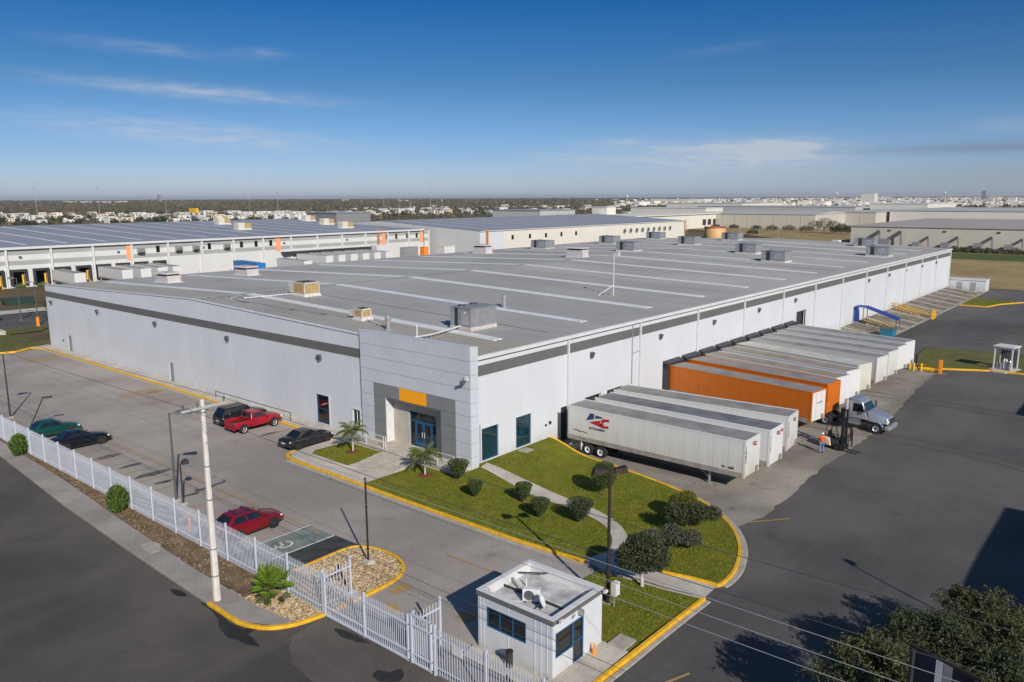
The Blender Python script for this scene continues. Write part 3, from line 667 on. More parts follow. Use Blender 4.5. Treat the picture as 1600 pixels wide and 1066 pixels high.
# paint on the lot
lp = MB()
for i in range(14):
    y = 44.95+i*2.62
    line_paint(lp, (23.2, y), (28.3, y-.02), .11)
for y in (58.2, 61.1, 68.6, 71.3, 74.2, 77.1, 80.0, 82.8): line_paint(lp, (36.3, y), (40.6, y+.05), .1)
line_paint(lp, (28.3, 40.0), (28.3, 80.5), .10)
line_paint(lp, (31.2, 31.5), (31.3, 27.2), .12); line_paint(lp, (26.0, 30.5), (27.1, 30.5), .7); line_paint(lp, (24.3, 29.4), (25.2, 29.3), .8); line_paint(lp, (26.3, 25.7), (27.3, 25.7), .75)
lp.build('yellow_lines', M['lineyellow'], kind='structure')
hp = MB()
for cy, cx in ((85.6, 36.0), (114.2, 36.3)):
    for i in range(12):
        x = cx+i*.38; h = 1.3 if i not in (0, 11) else .9; sl = rnd.uniform(-.2, .2)
        line_paint(hp, (x, cy-h), (x+.05+sl*.3, cy+h), .17)
hp.build('hatched_marking', M['lineyellow'], kind='structure')
yl = MB()
for a, b in (((48.6, 20.3), (51.2, 18.4)), ((26.0, 16.0), (29.6, 14.7)), ((26.0, 14.9), (23.4, 16.2))): line_paint(yl, a, b, .13)
line_paint(yl, (134, 22), (139, 16), .2); line_paint(yl, (150, 20), (143, 12), .2)
yl.build('yard_lines', M['lineyellow'], kind='structure')
drape('accessible_bay', [(23.0, 39.1), (28.5, 38.95), (28.5, 41.45), (23.0, 41.5)], .026, M['bay'], cut=False)
drape('sealed_patch', [(22.5, 36.7), (28.7, 36.5), (28.65, 38.85), (23.0, 39.0), (22.5, 39.0)], .022, M['sealer'], cut=False)
wl_ = MB()
line_paint(wl_, (22.9, 41.45), (28.5, 41.4), .11, .042); line_paint(wl_, (23.0, 39.0), (28.55, 38.9), .11, .042)
wl_.build('bay_lines', M['linewhite'], kind='structure')
# wheelchair symbol, seen from the bay mouth
hw = MB(); z_ = .046
def seg(a, b, wd): line_paint(hw, a, b, wd, z_)
hc = Vector((25.75, 40.15))
arc = [(hc.x+.50*math.cos(R(t))*1.0, hc.y+.42*math.sin(R(t))) for t in range(-150, 101, 25)]
for a, b in zip(arc[:-1], arc[1:]): seg(a, b, .13)
seg((hc.x-.72, hc.y-.02), (hc.x-.1, hc.y-.05), .14); seg((hc.x-.1, hc.y-.05), (hc.x-.02, hc.y+.34), .13); seg((hc.x-.45, hc.y-.05), (hc.x-.5, hc.y+.33), .11)
seg((hc.x-.98, hc.y-.02), (hc.x-.82, hc.y-.02), .17); seg((hc.x-.02, hc.y+.34), (hc.x+.35, hc.y+.38), .11)
tag(hw.build('wheelchair_symbol', M['linewhite']), 'white wheelchair symbol painted on the green accessible parking bay', 'symbol')
# ------------------------------------------------------------------ main warehouse
WX0, WX1, WY0, WY1 = 43.0, 206.0, 40.9, 123.9
WYM = (WY0+WY1)/2
def roofz(y): return 8.85+1.17*(1-abs(y-WYM)/(WYM-WY0))
wh = thing('warehouse', 'long white warehouse with grey band, low pitched grey roof and silver panelled entrance', 'warehouse', (WX0, WY0, 0))
def wall_cells(mb, axis, fixed, thick, u0, u1, z0, z1, holes, top=None):
    """solid wall between u0..u1 with rectangular openings; axis 'x' runs along X"""
    us = sorted({u0, u1, *[h for q in holes for h in q[:2] if u0 < h < u1]})
    zs = sorted({z0, z1, *[h for q in holes for h in q[2:] if z0 < h < z1]})
    a, b = (fixed, fixed+thick) if thick > 0 else (fixed+thick, fixed)
    for i in range(len(us)-1):
        for j in range(len(zs)-1):
            um, zm = (us[i]+us[i+1])/2, (zs[j]+zs[j+1])/2
            if any(h[0] < um < h[1] and h[2] < zm < h[3] for h in holes): continue
            t0 = t1 = zs[j+1]
            if top and j == len(zs)-2: t0, t1 = top(us[i]), top(us[i+1])
            ua, ub, za = us[i], us[i+1], zs[j]
            if axis == 'x':
                V = [(ua,a,za),(ub,a,za),(ub,b,za),(ua,b,za),(ua,a,t0),(ub,a,t1),(ub,b,t1),(ua,b,t0)]
            else:
                V = [(a,ua,za),(a,ub,za),(b,ub,za),(b,ua,za),(a,ua,t0),(a,ub,t1),(b,ub,t1),(b,ua,t0)]
            mb.mesh(V, [(0,3,2,1),(4,5,6,7),(0,1,5,4),(1,2,6,5),(2,3,7,6),(3,0,4,7)])
# openings (u0,u1,z0,z1)
front_open = [(58.4, 60.3, .35, 3.05), (53.95, 55.0, 1.0, 2.5), (87.55, 88.5, .15, 2.3), (116.2, 117.4, .15, 2.35)]
dock_open = [(44.6, 46.6, .25, 2.9), (48.85, 50.85, .25, 2.9), (55.15, 57.8, -1.0, 2.45), (111.2, 114.6, 1.6, 4.7), (58.9, 61.6, -1, 2.6), (62.6, 65.4, -1, 2.6)]
DOCKS = [75.0, 79.15, 83.15, 87.3, 91.35, 95.5, 99.6, 103.9, 108.0]
dock_open += [(x-1.25, x+1.25, .45, 3.0) for x in DOCKS]
core = MB()
core.box(WX0+1.5, WX1-.05, WY0+.55, WY0+.75, -1.3, 8.5); core.box(WX0+1.5, WX0+1.7, WY0+.75, WY1, -1.0, 8.6)
core.box(WX1-.3, WX1, WY0+.06, WY1, -1.3, 8.6); core.box(WX0+.06, WX1-.3, WY1-.3, WY1, -1.0, 8.6)
core.build('wall', M['band'], wh)
gt = lambda u: roofz(u)+.14
# front (gable) wall, metal panels either side of fine joints
cuts = [53.3+(WY1-53.3)*i/23 for i in range(24)]
for a, b in zip(cuts[:-1], cuts[1:]):
    mb = MB(); hs_ = [h for h in front_open if h[0] < b and h[1] > a]
    wall_cells(mb, 'y', WX0, .26, a+.006, b-.006, -.3, 7.26, hs_)
    mb.build('wall_panel', M['white'], wh)
    mb = MB(); wall_cells(mb, 'y', WX0-.004, .26, a+.006, b-.006, 7.275, 8.065, []); mb.build('band_panel', M['band'], wh)
    mb = MB(); wall_cells(mb, 'y', WX0, .26, a+.006, b-.006, 8.08, 9.0, [], top=gt); mb.build('parapet_panel', M['white'], wh)
mb = MB()   # raised ribs of the sheet
for i in range(int((WY1-53.3)/.62)):
    y = 53.55+i*.62
    segs = [(-.3, 7.26)]
    for h in front_open:
        if h[0]-.05 < y < h[1]+.05: segs = [(s0, min(s1, h[2]-.05)) for s0, s1 in segs if s0 < h[2]]+[(h[3]+.05, 7.26)]
    for s0, s1 in segs:
        if s1 > s0: mb.mesh([(WX0-.006, y-.025, s0), (WX0-.006, y+.025, s0), (WX0-.006, y+.025, s1), (WX0-.006, y-.025, s1), (WX0, y-.06, s0), (WX0, y+.06, s0), (WX0, y+.06, s1), (WX0, y-.06, s1)], [(0,1,2,3),(0,3,7,4),(1,5,6,2)])
for y in (WY0+12.45,): pass
mb.build('wall_ribs', M['white'], wh, kind='stuff')
mb = MB()   # coping of the gable
for a, b in ((53.2, WYM), (WYM, WY1+.05)):
    za, zb = gt(a), gt(b)
    mb.mesh([(WX0-.09, a, za), (WX0+.34, a, za), (WX0+.34, b, zb), (WX0-.09, b, zb), (WX0-.09, a, za+.07), (WX0+.34, a, za+.07), (WX0+.34, b, zb+.07), (WX0-.09, b, zb+.07)], [(0,3,2,1),(4,5,6,7),(0,1,5,4),(1,2,6,5),(2,3,7,6),(3,0,4,7)])
mb.build('coping', M['trim'], wh)
# dock side wall: one panel per bay between the downpipes
dp = [43.7, 56.1, 68.4, 80.8, 93.2, 105.8, 118.0, 130.3, 142.6, 155.0, 167.6, 180.1, 192.7, 206.0]
for a, b in zip(dp[:-1], dp[1:]):
    mb = MB(); hs_ = [h for h in dock_open if h[0] < b and h[1] > a]
    wall_cells(mb, 'x', WY0, .26, a+.012, b-.012, -1.25, 7.21, hs_); mb.build('wall_panel', M['white'], wh)
    mb = MB(); wall_cells(mb, 'x', WY0-.004, .26, a+.006, b-.006, 7.225, 8.065, []); mb.build('band_panel', M['band'], wh)
    mb = MB(); wall_cells(mb, 'x', WY0, .26, a+.006, b-.006, 8.08, 8.56, []); mb.build('parapet_panel', M['white'], wh)
mb = MB(); mb.box(43.75, WX1+.1, WY0-.30, WY0+.02, 8.61, 8.90); mb.build('gutter', M['trim'], wh)
mb = MB(); mb.box(43.8, WX1, WY0-.03, WY0+.2, 8.56, 8.615); mb.build('eave_shadow', M['joint'], wh)  # dark strip coloured to stand for the shadow gap under the gutter
for x in dp[1:]:
    mb = MB(); zb = .1 if x < 56 else (-.6 if x < 131 else .15)
    mb.box(x-.085, x+.085, WY0-.20, WY0-.03, zb+.12, 8.6); mb.tube((x, WY0-.12, zb+.14), (x+.02, WY0-.34, zb), .07, .07, 6)
    mb.build('downpipe', M['trim'], wh)
mb = MB(); mb.box(66.9, 66.98, WY0-.1, WY0-.02, 2.5, 8.5); mb.build('conduit', M['galv'], wh)
mb = MB(); mb.path([(66.95, WY0-.09, 5.6), (68.3, WY0-.09, 5.7)], .03, 5); mb.build('conduit', M['galv'], wh)
# roof: two slopes, sheet ribs, ridge cap, translucent strips
mb = MB()
for a, b in ((WY0-.05, WYM), (WYM, WY1+.05)):
    za, zb = roofz(a), roofz(b)
    mb.mesh([(WX0+.30, a, za), (WX1+.05, a, za), (WX1+.05, b, zb), (WX0+.30, b, zb), (WX0+.30, a, za-.12), (WX1+.05, a, za-.12), (WX1+.05, b, zb-.12), (WX0+.30, b, zb-.12)], [(0,1,2,3),(4,7,6,5),(0,4,5,1),(1,5,6,2),(2,6,7,3),(3,7,4,0)])
mb.build('roof', M['roof'], wh)
mb = MB(); x = WX0+.35
ra = MB()
while x < WX1:
    t = ra if x < 51.2 else mb
    for a, b in ((WY0, WYM), (WYM, WY1)):
        za, zb = roofz(a), roofz(b); h = .07
        t.mesh([(x, a, za), (x+.03, a, za+h), (x+.07, a, za+h), (x+.10, a, za), (x, b, zb), (x+.03, b, zb+h), (x+.07, b, zb+h), (x+.10, b, zb)], [(0,1,5,4),(1,2,6,5),(2,3,7,6),(0,3,2,1)])
    x += .61
mb.build('roof_seams', M['roof'], wh, kind='stuff', fix=False); ra.build('roof_seams', M['roofrust'], wh, kind='stuff', fix=False)
mb = MB(); za, zb = roofz(WY0), roofz(62); mb.mesh([(WX0+.36, WY0+.02, za+.006), (50.9, WY0+.02, za+.006), (50.9, 58, roofz(58)+.006), (WX0+.36, 58, roofz(58)+.006)], [(0,1,2,3)]); mb.build('roof_sheet', M['roofrust'], wh)
mb = MB(); mb.loft([[(x, WYM-.28, roofz(WYM)+.05), (x, WYM, roofz(WYM)+.12), (x, WYM+.28, roofz(WYM)+.05), (x, WYM, roofz(WYM)-.03)] for x in (WX0+.3, WX1)]); mb.build('ridge_cap', M['roof'], wh)
mb = MB(); mb.path([(WX0+.5, WYM-.1, 10.2), (120, WYM-.1, 10.2)], .045, 6); mb.build('conduit', M['galv'], wh)
SK = [49.6, 62.35, 75.0, 87.7, 100.4, 113.4, 126.3, 139.4, 152.6, 165.6, 178.6, 191.6]
for x in SK:
    for a, b in ((WY0+3.1, WYM), (WYM, WY1-3.2)):
        za, zb = roofz(a)+.085, roofz(b)+.085
        mb = MB(); mb.mesh([(x, a, za), (x+1.2, a, za), (x+1.2, b, zb), (x, b, zb), (x, a, za-.08), (x+1.2, a, za-.08), (x+1.2, b, zb-.08), (x, b, zb-.08)], [(0,1,2,3),(4,7,6,5),(0,4,5,1),(1,5,6,2),(2,6,7,3),(3,7,4,0)])
        mb.build('skylight_strip', M['skylight'], wh)
    mb = MB(); mb.mesh([(x+1.0, WY0+2.7, roofz(WY0+2.7)+.075), (x+1.5, WY0+2.7, roofz(WY0+2.7)+.075), (x+1.5, WY0+6, roofz(WY0+6)+.075), (x+1.0, WY0+6, roofz(WY0+6)+.075)], [(0,1,2,3)])
for x in (55.9, 94, 133): # step laps seen as thin dark lines across the sheets
    mb = MB(); mb.mesh([(x, WY0+2, roofz(WY0+2)+.077), (x+.12, WY0+2, roofz(WY0+2)+.077), (x+.12, WYM, roofz(WYM)+.077), (x, WYM, roofz(WYM)+.077)], [(0,1,2,3)]); mb.build('roof_lap', M['greymetal'], wh)

def window(axis, fixed, u0, u1, z0, z1, depth, fm, gm, parent, nu=1, nz_=1, bar=.07, out=-1, name='window', extra=()):
    """frame with panes set back in an opening; out = outward sign of the wall normal"""
    d = fixed-out*depth
    def B(mb, ua, ub, za, zb, da, db):
        lo, hi = min(da, db), max(da, db)
        (mb.box(ua, ub, lo, hi, za, zb) if axis == 'x' else mb.box(lo, hi, ua, ub, za, zb))
    fr = MB(); p, q = d+out*.05, d-out*.03
    B(fr, u0, u1, z0, z0+bar, p, q); B(fr, u0, u1, z1-bar, z1, p, q); B(fr, u0, u0+bar, z0+bar, z1-bar, p, q); B(fr, u1-bar, u1, z0+bar, z1-bar, p, q)
    for i in range(1, nu):
        u = u0+(u1-u0)*i/nu; B(fr, u-bar*.4, u+bar*.4, z0+bar, z1-bar, p-out*.004, q)
    for i in range(1, nz_):
        z = z0+(z1-z0)*i/nz_; B(fr, u0+bar, u1-bar, z-bar*.35, z+bar*.35, p-out*.008, q)
    fo = fr.build(name, fm, parent)
    for i in range(nu):
        mb = MB(); B(mb, u0+(u1-u0)*i/nu+.03, u0+(u1-u0)*(i+1)/nu-.03, z0+.04, z1-.04, d, d-out*.02)
        po = mb.build('pane', gm, fo)
    return fo
def reveal(axis, fixed, u0, u1, z0, z1, parent, m, out=-1, sill=True):
    mb = MB()
    def B(ua, ub, za, zb, e0, e1):
        a, b = fixed+out*e0, fixed+out*e1; a, b = min(a, b), max(a, b)
        (mb.box(ua, ub, a, b, za, zb) if axis == 'x' else mb.box(a, b, ua, ub, za, zb))
    B(u0-.16, u0, z0-.12, z1+.16, -.02, .035); B(u1, u1+.16, z0-.12, z1+.16, -.02, .035); B(u0, u1, z1, z1+.16, -.02, .035)
    if sill: B(u0, u1, z0-.12, z0, -.2, .05)
    return mb.build('window_surround', m, parent)
for (a, b, c, d) in dock_open[:2]:
    window('x', WY0, a, b, c, d, .10, M['bluealu'], M['glass'], wh); reveal('x', WY0, a, b, c, d, wh, M['white'])
a, b, c, d = front_open[0]; window('y', WX0, a, b, c, d, .10, M['bluealu'], M['glassdark'], wh, 1, 2); reveal('y', WX0, a, b, c, d, wh, M['white'])
a, b, c, d = front_open[1]; window('y', WX0, a, b, c, d, .12, M['trim'], M['glassdark'], wh, 2, 1, .05); reveal('y', WX0, a, b, c, d, wh, M['white'], sill=False)
M['doorgrey'] = mat('door_grey', (.24, .245, .26), .5, 0, .05, 1)
for a, b, c, d in front_open[2:]:
    mb = MB(); mb.box(WX0+.06, WX0+.10, a+.03, b-.03, c, d-.03); dr = mb.build('door', M['doorgrey'], wh)
    mb = MB(); mb.box(WX0+.02, WX0+.05, a+.12, a+.2, c+1.0, c+1.15); mb.build('handle', M['galv'], dr)
# tall dark doorway in the dock wall, pit door behind the first trailer
a, b, c, d = dock_open[3]
mb = MB(); mb.box(a-.12, a, WY0-.03, WY0+.1, c, d+.12); mb.box(b, b+.12, WY0-.03, WY0+.1, c, d+.12); mb.box(a, b, WY0-.03, WY0+.1, d, d+.12); mb.build('door_frame', M['galv'], wh)
for (a, b, c, d) in dock_open[2:6]:
    mb = MB(); mb.box(a, b, WY0+.46, WY0+.50, c, d); mb.build('dock_door', M['darkmetal'], wh)
# wall lamps
def wall_lamp(x, y, z, ax):
    mb = MB()
    if ax == 'x': mb.loft([[(x-.22, y-.02, z+.28), (x+.22, y-.02, z+.28), (x+.22, y-.02, z-.25), (x-.22, y-.02, z-.25)], [(x-.22, y-.34, z+.22), (x+.22, y-.34, z+.22), (x+.22, y-.16, z-.25), (x-.22, y-.16, z-.25)]])
    else: mb.loft([[(x-.02, y-.22, z+.28), (x-.02, y+.22, z+.28), (x-.02, y+.22, z-.25), (x-.02, y-.22, z-.25)], [(x-.34, y-.22, z+.22), (x-.34, y+.22, z+.22), (x-.16, y+.22, z-.25), (x-.16, y-.22, z-.25)]])
    l = mb.build('wall_lamp', M['lampgrey'], wh)
    mb = MB()
    if ax == 'x': mb.box(x-.16, x+.16, y-.23, y-.06, z-.275, z-.252)
    else: mb.box(x-.23, x-.06, y-.16, y+.16, z-.275, z-.252)
    mb.build('lamp_lens', M['galv'], l)
for x in (59.8, 72.5, 84.9, 97.7, 110.2, 144.1, 156.4, 167.9, 180.2, 192.3): wall_lamp(x, WY0, 6.55, 'x')
for y in (121.9, 106.7, 91.0, 75.2, 59.4): wall_lamp(WX0, y, 6.6, 'y')
for (x, z, r) in ((52.9, 1.35, .10), (53.5, 1.45, .16)):
    mb = MB(); mb.tube((x, WY0, z), (x, WY0-.12, z), r, r*.9, 10); mb.build('vent_cover', M['darkmetal'], wh)
mb = MB(); mb.box(WX0-.1, WX0-.01, 118.9, 119.15, 1.3, 1.55); mb.build('meter_box', M['lampgrey'], wh)
mb = MB(); mb.box(44.35, 44.42, WY0-.06, WY0-.01, .3, 3.3); mb.build('conduit', M['galv'], wh)

# entrance facade of silver panels, 8 columns by 9 rows
FX = 42.8; fy = [53.4-i*1.631 for i in range(9)]; fz = [9.81-i*1.09 for i in range(10)]
mb = MB(); yl_, yr_ = fy[0], fy[8]; py0, py1, pz1 = fy[6], fy[2], fz[5]
for (a, b, c, d) in ((yr_+.02, py0, -.2, 9.79), (py1, yl_-.02, -.2, 9.79), (py0, py1, pz1, 9.79)): mb.box(FX+.03, FX+.45, a, b, c, d)
mb.build('facade_frame', M['joint'], wh)
for i in range(8):
    for j in range(9):
        if 2 <= i <= 5 and j >= 5: continue
        m_ = M['panel']
        if j == 4 and 1 <= i <= 6: m_ = M['panelgrey']
        if j >= 5 and i in (1, 6): m_ = M['panelgrey']
        if j == 4 and i in (3, 4): m_ = M['orange']
        q = rnd.uniform(-.004, .004)
        mb = MB(); mb.box(FX+q, FX+.045, fy[i+1]+.014, fy[i]-.014, max(fz[j+1], -.15)+.014, fz[j]-.014); mb.build('cladding_panel', m_, wh)
for j in range(9):
    mb = MB(); mb.box(FX+.012, FX+.86, yr_-.03, yr_+.03, max(fz[j+1], -.15)+.012, fz[j]-.012); mb.build('cladding_panel', M['panel'], wh)
mb = MB(); mb.box(FX-.01, FX+.5, yr_-.04, yl_+.02, 9.80, 9.85); mb.build('coping', M['panel'], wh)
mb = MB(); mb.box(FX+.05, FX+.3, yl_+.005, yl_+.06, -.1, 9.4); mb.build('corner_strip', M['joint'], wh)  # dark strip running up the left edge of the facade
for s in (py0, py1):
    mb = MB(); mb.box(FX-.05, FX+1.1, s-.09 if s == py0 else s-.02, s+.02 if s == py0 else s+.09, .3, pz1-.02); mb.build('portal_trim', M['joint' if s == py0 else 'trim'], wh)
mb = MB(); mb.box(FX-.05, FX+1.1, py0+.025, py1-.025, pz1-.12, pz1-.02); mb.build('portal_trim', M['joint'], wh)
DY0, DY1, DZ0, DZ1 = 44.95, 48.15, .46, 3.42
mb = MB(); wall_cells(mb, 'y', FX+.75, .3, py0, py1, .2, pz1-.01, [(DY0, DY1, 0, DZ1)]); mb.build('portal_wall', M['concrete'], wh)
mb = MB(); mb.box(FX+1.02, FX+1.05, py0, py1, .2, pz1); mb.build('lobby_wall', M['glassdark'], wh)
dx = FX+.85
fr = MB(); bw = .09
for y in (DY0+bw/2, DY1-bw/2): fr.box(dx, dx+.1, y-bw/2, y+bw/2, DZ0, DZ1)
for z in (DZ0+.05, 2.62, DZ1-.05): fr.box(dx+.004, dx+.096, DY0+bw, DY1-bw, z-.05, z+.05)
for y in (DY0+.62, DY1-.62): fr.box(dx+.002, dx+.098, y-.05, y+.05, DZ0+.1, 2.57)
ent = fr.build('entrance_door', M['bluealu'], wh)
for (a, b, z0, z1) in ((DY0+.09, DY1-.09, 2.67, DZ1-.1), (DY0+.09, DY0+.57, DZ0+.1, 2.57), (DY1-.57, DY1-.09, DZ0+.1, 2.57)):
    mb = MB(); mb.box(dx+.04, dx+.06, a, b, z0, z1); mb.build('pane', M['glassdark'], ent)
ym = (DY0+DY1)/2
for a, b, hy in ((DY0+.67, ym-.01, ym-.14), (ym+.01, DY1-.67, ym+.14)):
    mb = MB()
    for (p, q, z0, z1) in ((a, a+.12, DZ0+.1, 2.57), (b-.12, b, DZ0+.1, 2.57), (a+.12, b-.12, DZ0+.1, DZ0+.4), (a+.12, b-.12, 2.43, 2.57)): mb.box(dx+.02, dx+.08, p, q, z0, z1)
    leaf = mb.build('door_leaf', M['bluealu'], ent)
    leaf.parent = wh; leaf.location = leaf.location
    mb = MB(); mb.box(dx+.045, dx+.055, a+.12, b-.12, DZ0+.4, 2.43); mb.build('pane', M['glassdark'], leaf)
    mb = MB(); mb.tube((dx-.03, hy, 1.3), (dx-.03, hy, 1.75), .022, .022, 6); mb.build('handle', M['trim'], leaf)
mb = MB(); mb.tube((FX-.02, 41.0, 7.25), (FX-.3, 40.85, 7.2), .05, .05, 6); mb.cbox((FX-.42, 40.78, 7.1), (.42, .2, .2), Matrix.Rotation(R(25), 3, 'Y')); mb.build('floodlight', M['lampgrey'], wh)
mb = MB(); mb.box(FX-.12, FX, 40.6, 40.9, 7.2, 7.5); mb.build('camera_box', M['trim'], wh)

# platform, steps and railings in front of the entrance
M['step'] = mat('step_concrete', (.46, .42, .36), .85, 0, .18, 1.2, .15, 20, .2, world=True)
pf = thing('entrance_steps', 'concrete landing with three wide steps leading up to the blue entrance doors', 'steps', (41.2, 46.6, 0))
mb = MB(); mb.box(41.2, FX+.76, 40.45, 53.3, -.2, .45); mb.build('landing', M['step'], pf)
for i, (x0, x1, z) in enumerate(((39.85, 41.2, .36), (39.2, 39.85, .27), (38.6, 39.2, .21))):
    mb = MB(); mb.box(x0, x1, 44.6, 48.6, -.1, z); mb.build('step', M['step'], pf)
def railing(label, pts, z0):
    t = thing('railing', label, 'railing', (pts[0][0], pts[0][1], z0))
    for p in pts:
        mb = MB(); mb.tube((p[0], p[1], z0), (p[0], p[1], z0+1.05), .035, .035, 8); mb.build('post', M['trim'], t)
    for h in (.5, 1.02):
        mb = MB(); mb.path([(p[0], p[1], z0+h) for p in pts], .028, 6); mb.build('rail', M['trim'], t)
railing('white pipe railing on the landing left of the entrance doors', [(41.35, 53.2), (41.35, 51.2), (41.35, 49.0), (41.35, 48.7)], .45)
railing('white pipe railing on the landing right of the entrance doors', [(41.35, 44.4), (41.35, 42.6), (41.35, 40.8)], .45)
mb = MB(); mb.path([(41.9, 76.5, .15), (41.9, 76.5, .95)], .035, 6); mb.path([(41.9, 76.5, .95), (41.9, 63, .95), (41.9, 63, .15)], .035, 6); 
tag(mb.build('guard_rail', M['darkmetal']), 'thin dark guard rail along the walk behind the parked pickup', 'railing')
# dock shelters
shel = None
for x in DOCKS:
    if x == DOCKS[0]:
        mb = MB()
        for a, b in ((x-1.75, x-1.25), (x+1.25, x+1.75)): mb.box(a, b, WY0-.62, WY0, .3, 3.55)
        mb.loft([[(x-1.75, WY0-.62, 3.0), (x-1.75, WY0, 3.0), (x-1.75, WY0, 3.75), (x-1.75, WY0-.62, 3.55)], [(x+1.75, WY0-.62, 3.0), (x+1.75, WY0, 3.0), (x+1.75, WY0, 3.75), (x+1.75, WY0-.62, 3.55)]])
        shel = mb.build('dock_shelter', M['darkmetal'], wh)
        mb = MB(); mb.box(x-1.25, x+1.25, WY0+.02, WY0+.06, .45, 3.0); sdoor = mb.build('dock_door', M['trim'], wh)
        mb = MB(); mb.box(x-1.05, x-.75, WY0-.35, WY0, -.2, .3); mb.box(x+.75, x+1.05, WY0-.35, WY0, -.2, .3); bump_ = mb.build('dock_bumper', M['black'], wh)
    else:
        for s in (shel, sdoor, bump_):
            o = s.copy(); col.objects.link(o); o.location.x += x-DOCKS[0]
# ------------------------------------------------------------------ plant on the main roof
def package_unit(name, label, x, y, lx, ly, h, rz=0.0, dark_side=True, group=None):
    t = thing(name, label, 'air unit', (x, y, roofz(y)), rz, group)
    mb = MB(); mb.box(-lx/2, lx/2, -ly/2, ly/2, -.15, .32); mb.build('curb', M['whitebox'], t, world=False)
    mb = MB(); mb.box(-lx/2+.02, lx/2-.02, -ly/2+.02, ly*.12, .32, h); mb.build('cabinet', M['greymetal'], t, world=False)
    mb = MB(); mb.box(-lx/2+.05, lx/2-.05, ly*.12, ly*.30, .36, h-.04); mb.build('louvre', M['darkmetal'], t, world=False)
    mb = MB(); mb.box(-lx/2+.02, lx/2-.02, ly*.30, ly/2-.02, .32, h); mb.build('coil_section', M['galv'], t, world=False)
    mb = MB(); mb.box(-lx/2-.02, lx/2+.02, -ly/2-.02, ly/2+.02, h, h+.05); lid = mb.build('lid', M['greymetal'], t, world=False)
    for q in (-.22, .22):
        mb = MB(); mb.lathe([(.0, h+.14), (.34, h+.14), (.38, h+.05)], (q*lx, ly*.3, 0), 12); mb.build('fan_guard', M['darkmetal'], t, world=False)
    mb = MB(); mb.box(-lx/2-.012, -lx/2+.02, -ly*.4, -ly*.02, .5, h-.25); mb.build('access_panel', M['galv'], t, world=False)
    mb = MB(); mb.box(-lx/2-.016, -lx/2+.02, -ly*.28, -ly*.18, h-.42, h-.3); mb.build('label_plate', M['trim'], t, world=False)
    return t
def cooler(name, label, x, y, lx, ly, h, rz=0.0, group=None):
    t = thing(name, label, 'cooler', (x, y, roofz(y)), rz, group)
    mb = MB(); mb.box(-lx/2-.12, lx/2+.12, -ly/2-.12, ly/2+.12, -.15, .2); mb.build('curb', M['trim'], t, world=False)
    mb = MB(); mb.box(-lx/2, lx/2, -ly/2, ly/2, .2, .34); mb.box(-lx/2, lx/2, -ly/2, ly/2, h-.1, h)
    for sx in (-1, 1):
        for sy in (-1, 1): mb.cbox((sx*(lx/2-.05), sy*(ly/2-.05), (h+.34)/2), (.1, .1, h-.4))
    mb.build('cabinet', M['beige'], t, world=False)
    for (a, b, c, d) in ((-lx/2+.01, -lx/2+.05, -ly/2+.1, ly/2-.1), (lx/2-.05, lx/2-.01, -ly/2+.1, ly/2-.1)):
        mb = MB(); mb.box(a, b, c, d, .34, h-.1); pd = mb.build('pad', M['pad'], t, world=False)
    mb = MB(); mb.box(-lx/2+.1, lx/2-.1, -ly/2+.01, -ly/2+.05, .34, h-.1); mb.build('pad', M['pad'], t, world=False)
    mb = MB(); mb.box(-lx/2+.1, lx/2-.1, ly/2-.05, ly/2+.9, .3, h-.2); mb.build('duct', M['beige'], t, world=False)
    mb = MB(); mb.box(-lx/2+.2, lx/2-.2, -ly/2+.2, ly/2-.2, h, h+.05); mb.build('lid', M['darkmetal'], t, world=False)
    return t
def hooded(name, label, x, y, lx, ly, h, rz=0.0, group=None):
    t = thing(name, label, 'vent unit', (x, y, roofz(y)), rz, group)
    mb = MB(); mb.box(-lx/2-.2, lx/2+.2, -ly/2-.2, ly/2+.2, -.15, .16); mb.build('curb', M['trim'], t, world=False)
    mb = MB(); mb.box(-lx/2, lx/2, -ly/2, ly/2, .16, h-.45); mb.box(-lx/2, lx/2, -ly/2, ly/2, h-.22, h); mb.box(-lx/2+.35, lx/2-.05, -ly/2+.3, ly/2-.3, h-.45, h-.22); mb.build('cabinet', M['whitebox'], t, world=False)
    mb = MB(); mb.box(-lx/2+.3, -lx/2+.34, -ly/2+.1, ly/2-.1, h-.46, h-.21); mb.box(-lx/2+.1, lx/2-.1, -ly/2+.24, -ly/2+.28, h-.46, h-.21); mb.build('louvre', M['darkmetal'], t, world=False)
    mb = MB(); mb.mesh([(-lx/2-.3, -ly/2, h-.2), (-lx/2, -ly/2, h), (-lx/2, ly/2, h), (-lx/2-.3, ly/2, h-.2), (-lx/2, -ly/2, h-.22), (-lx/2, ly/2, h-.22)], [(0,3,2,1), (0,1,4), (2,3,5), (0,4,5,3)]); mb.build('hood', M['whitebox'], t, world=False)
    return t
hooded('roof_fan', 'pale hooded fan box nearest the far left corner of the main roof', 54.4, 110.1, 2.0, 3.4, 1.5)
hooded('roof_fan', 'pale hooded fan box second from the left beside the blue tarpaulin beyond', 67.2, 110.6, 2.0, 3.4, 1.5)
hooded('roof_fan', 'pinkish hooded fan box beside the ridge in the middle of the main roof', 120.8, 86.0, 2.0, 3.6, 1.9)
hooded('roof_fan', 'pale hooded fan box on the far slope in front of the orange ladder', 126.5, 115.0, 2.2, 3.6, 1.9)
cooler('evaporative_cooler', 'tan padded evaporative cooler on the ridge near the left wall', 54.4, 77.2, 2.1, 2.2, 1.6)
cooler('evaporative_cooler', 'small tan evaporative cooler behind the parapet of the entrance panels', 48.6, 60.0, 1.2, 1.2, 1.1)
package_unit('air_unit', 'largest grey air unit in the foreground right behind the entrance panels', 53.2, 49.6, 3.6, 2.6, 2.0)
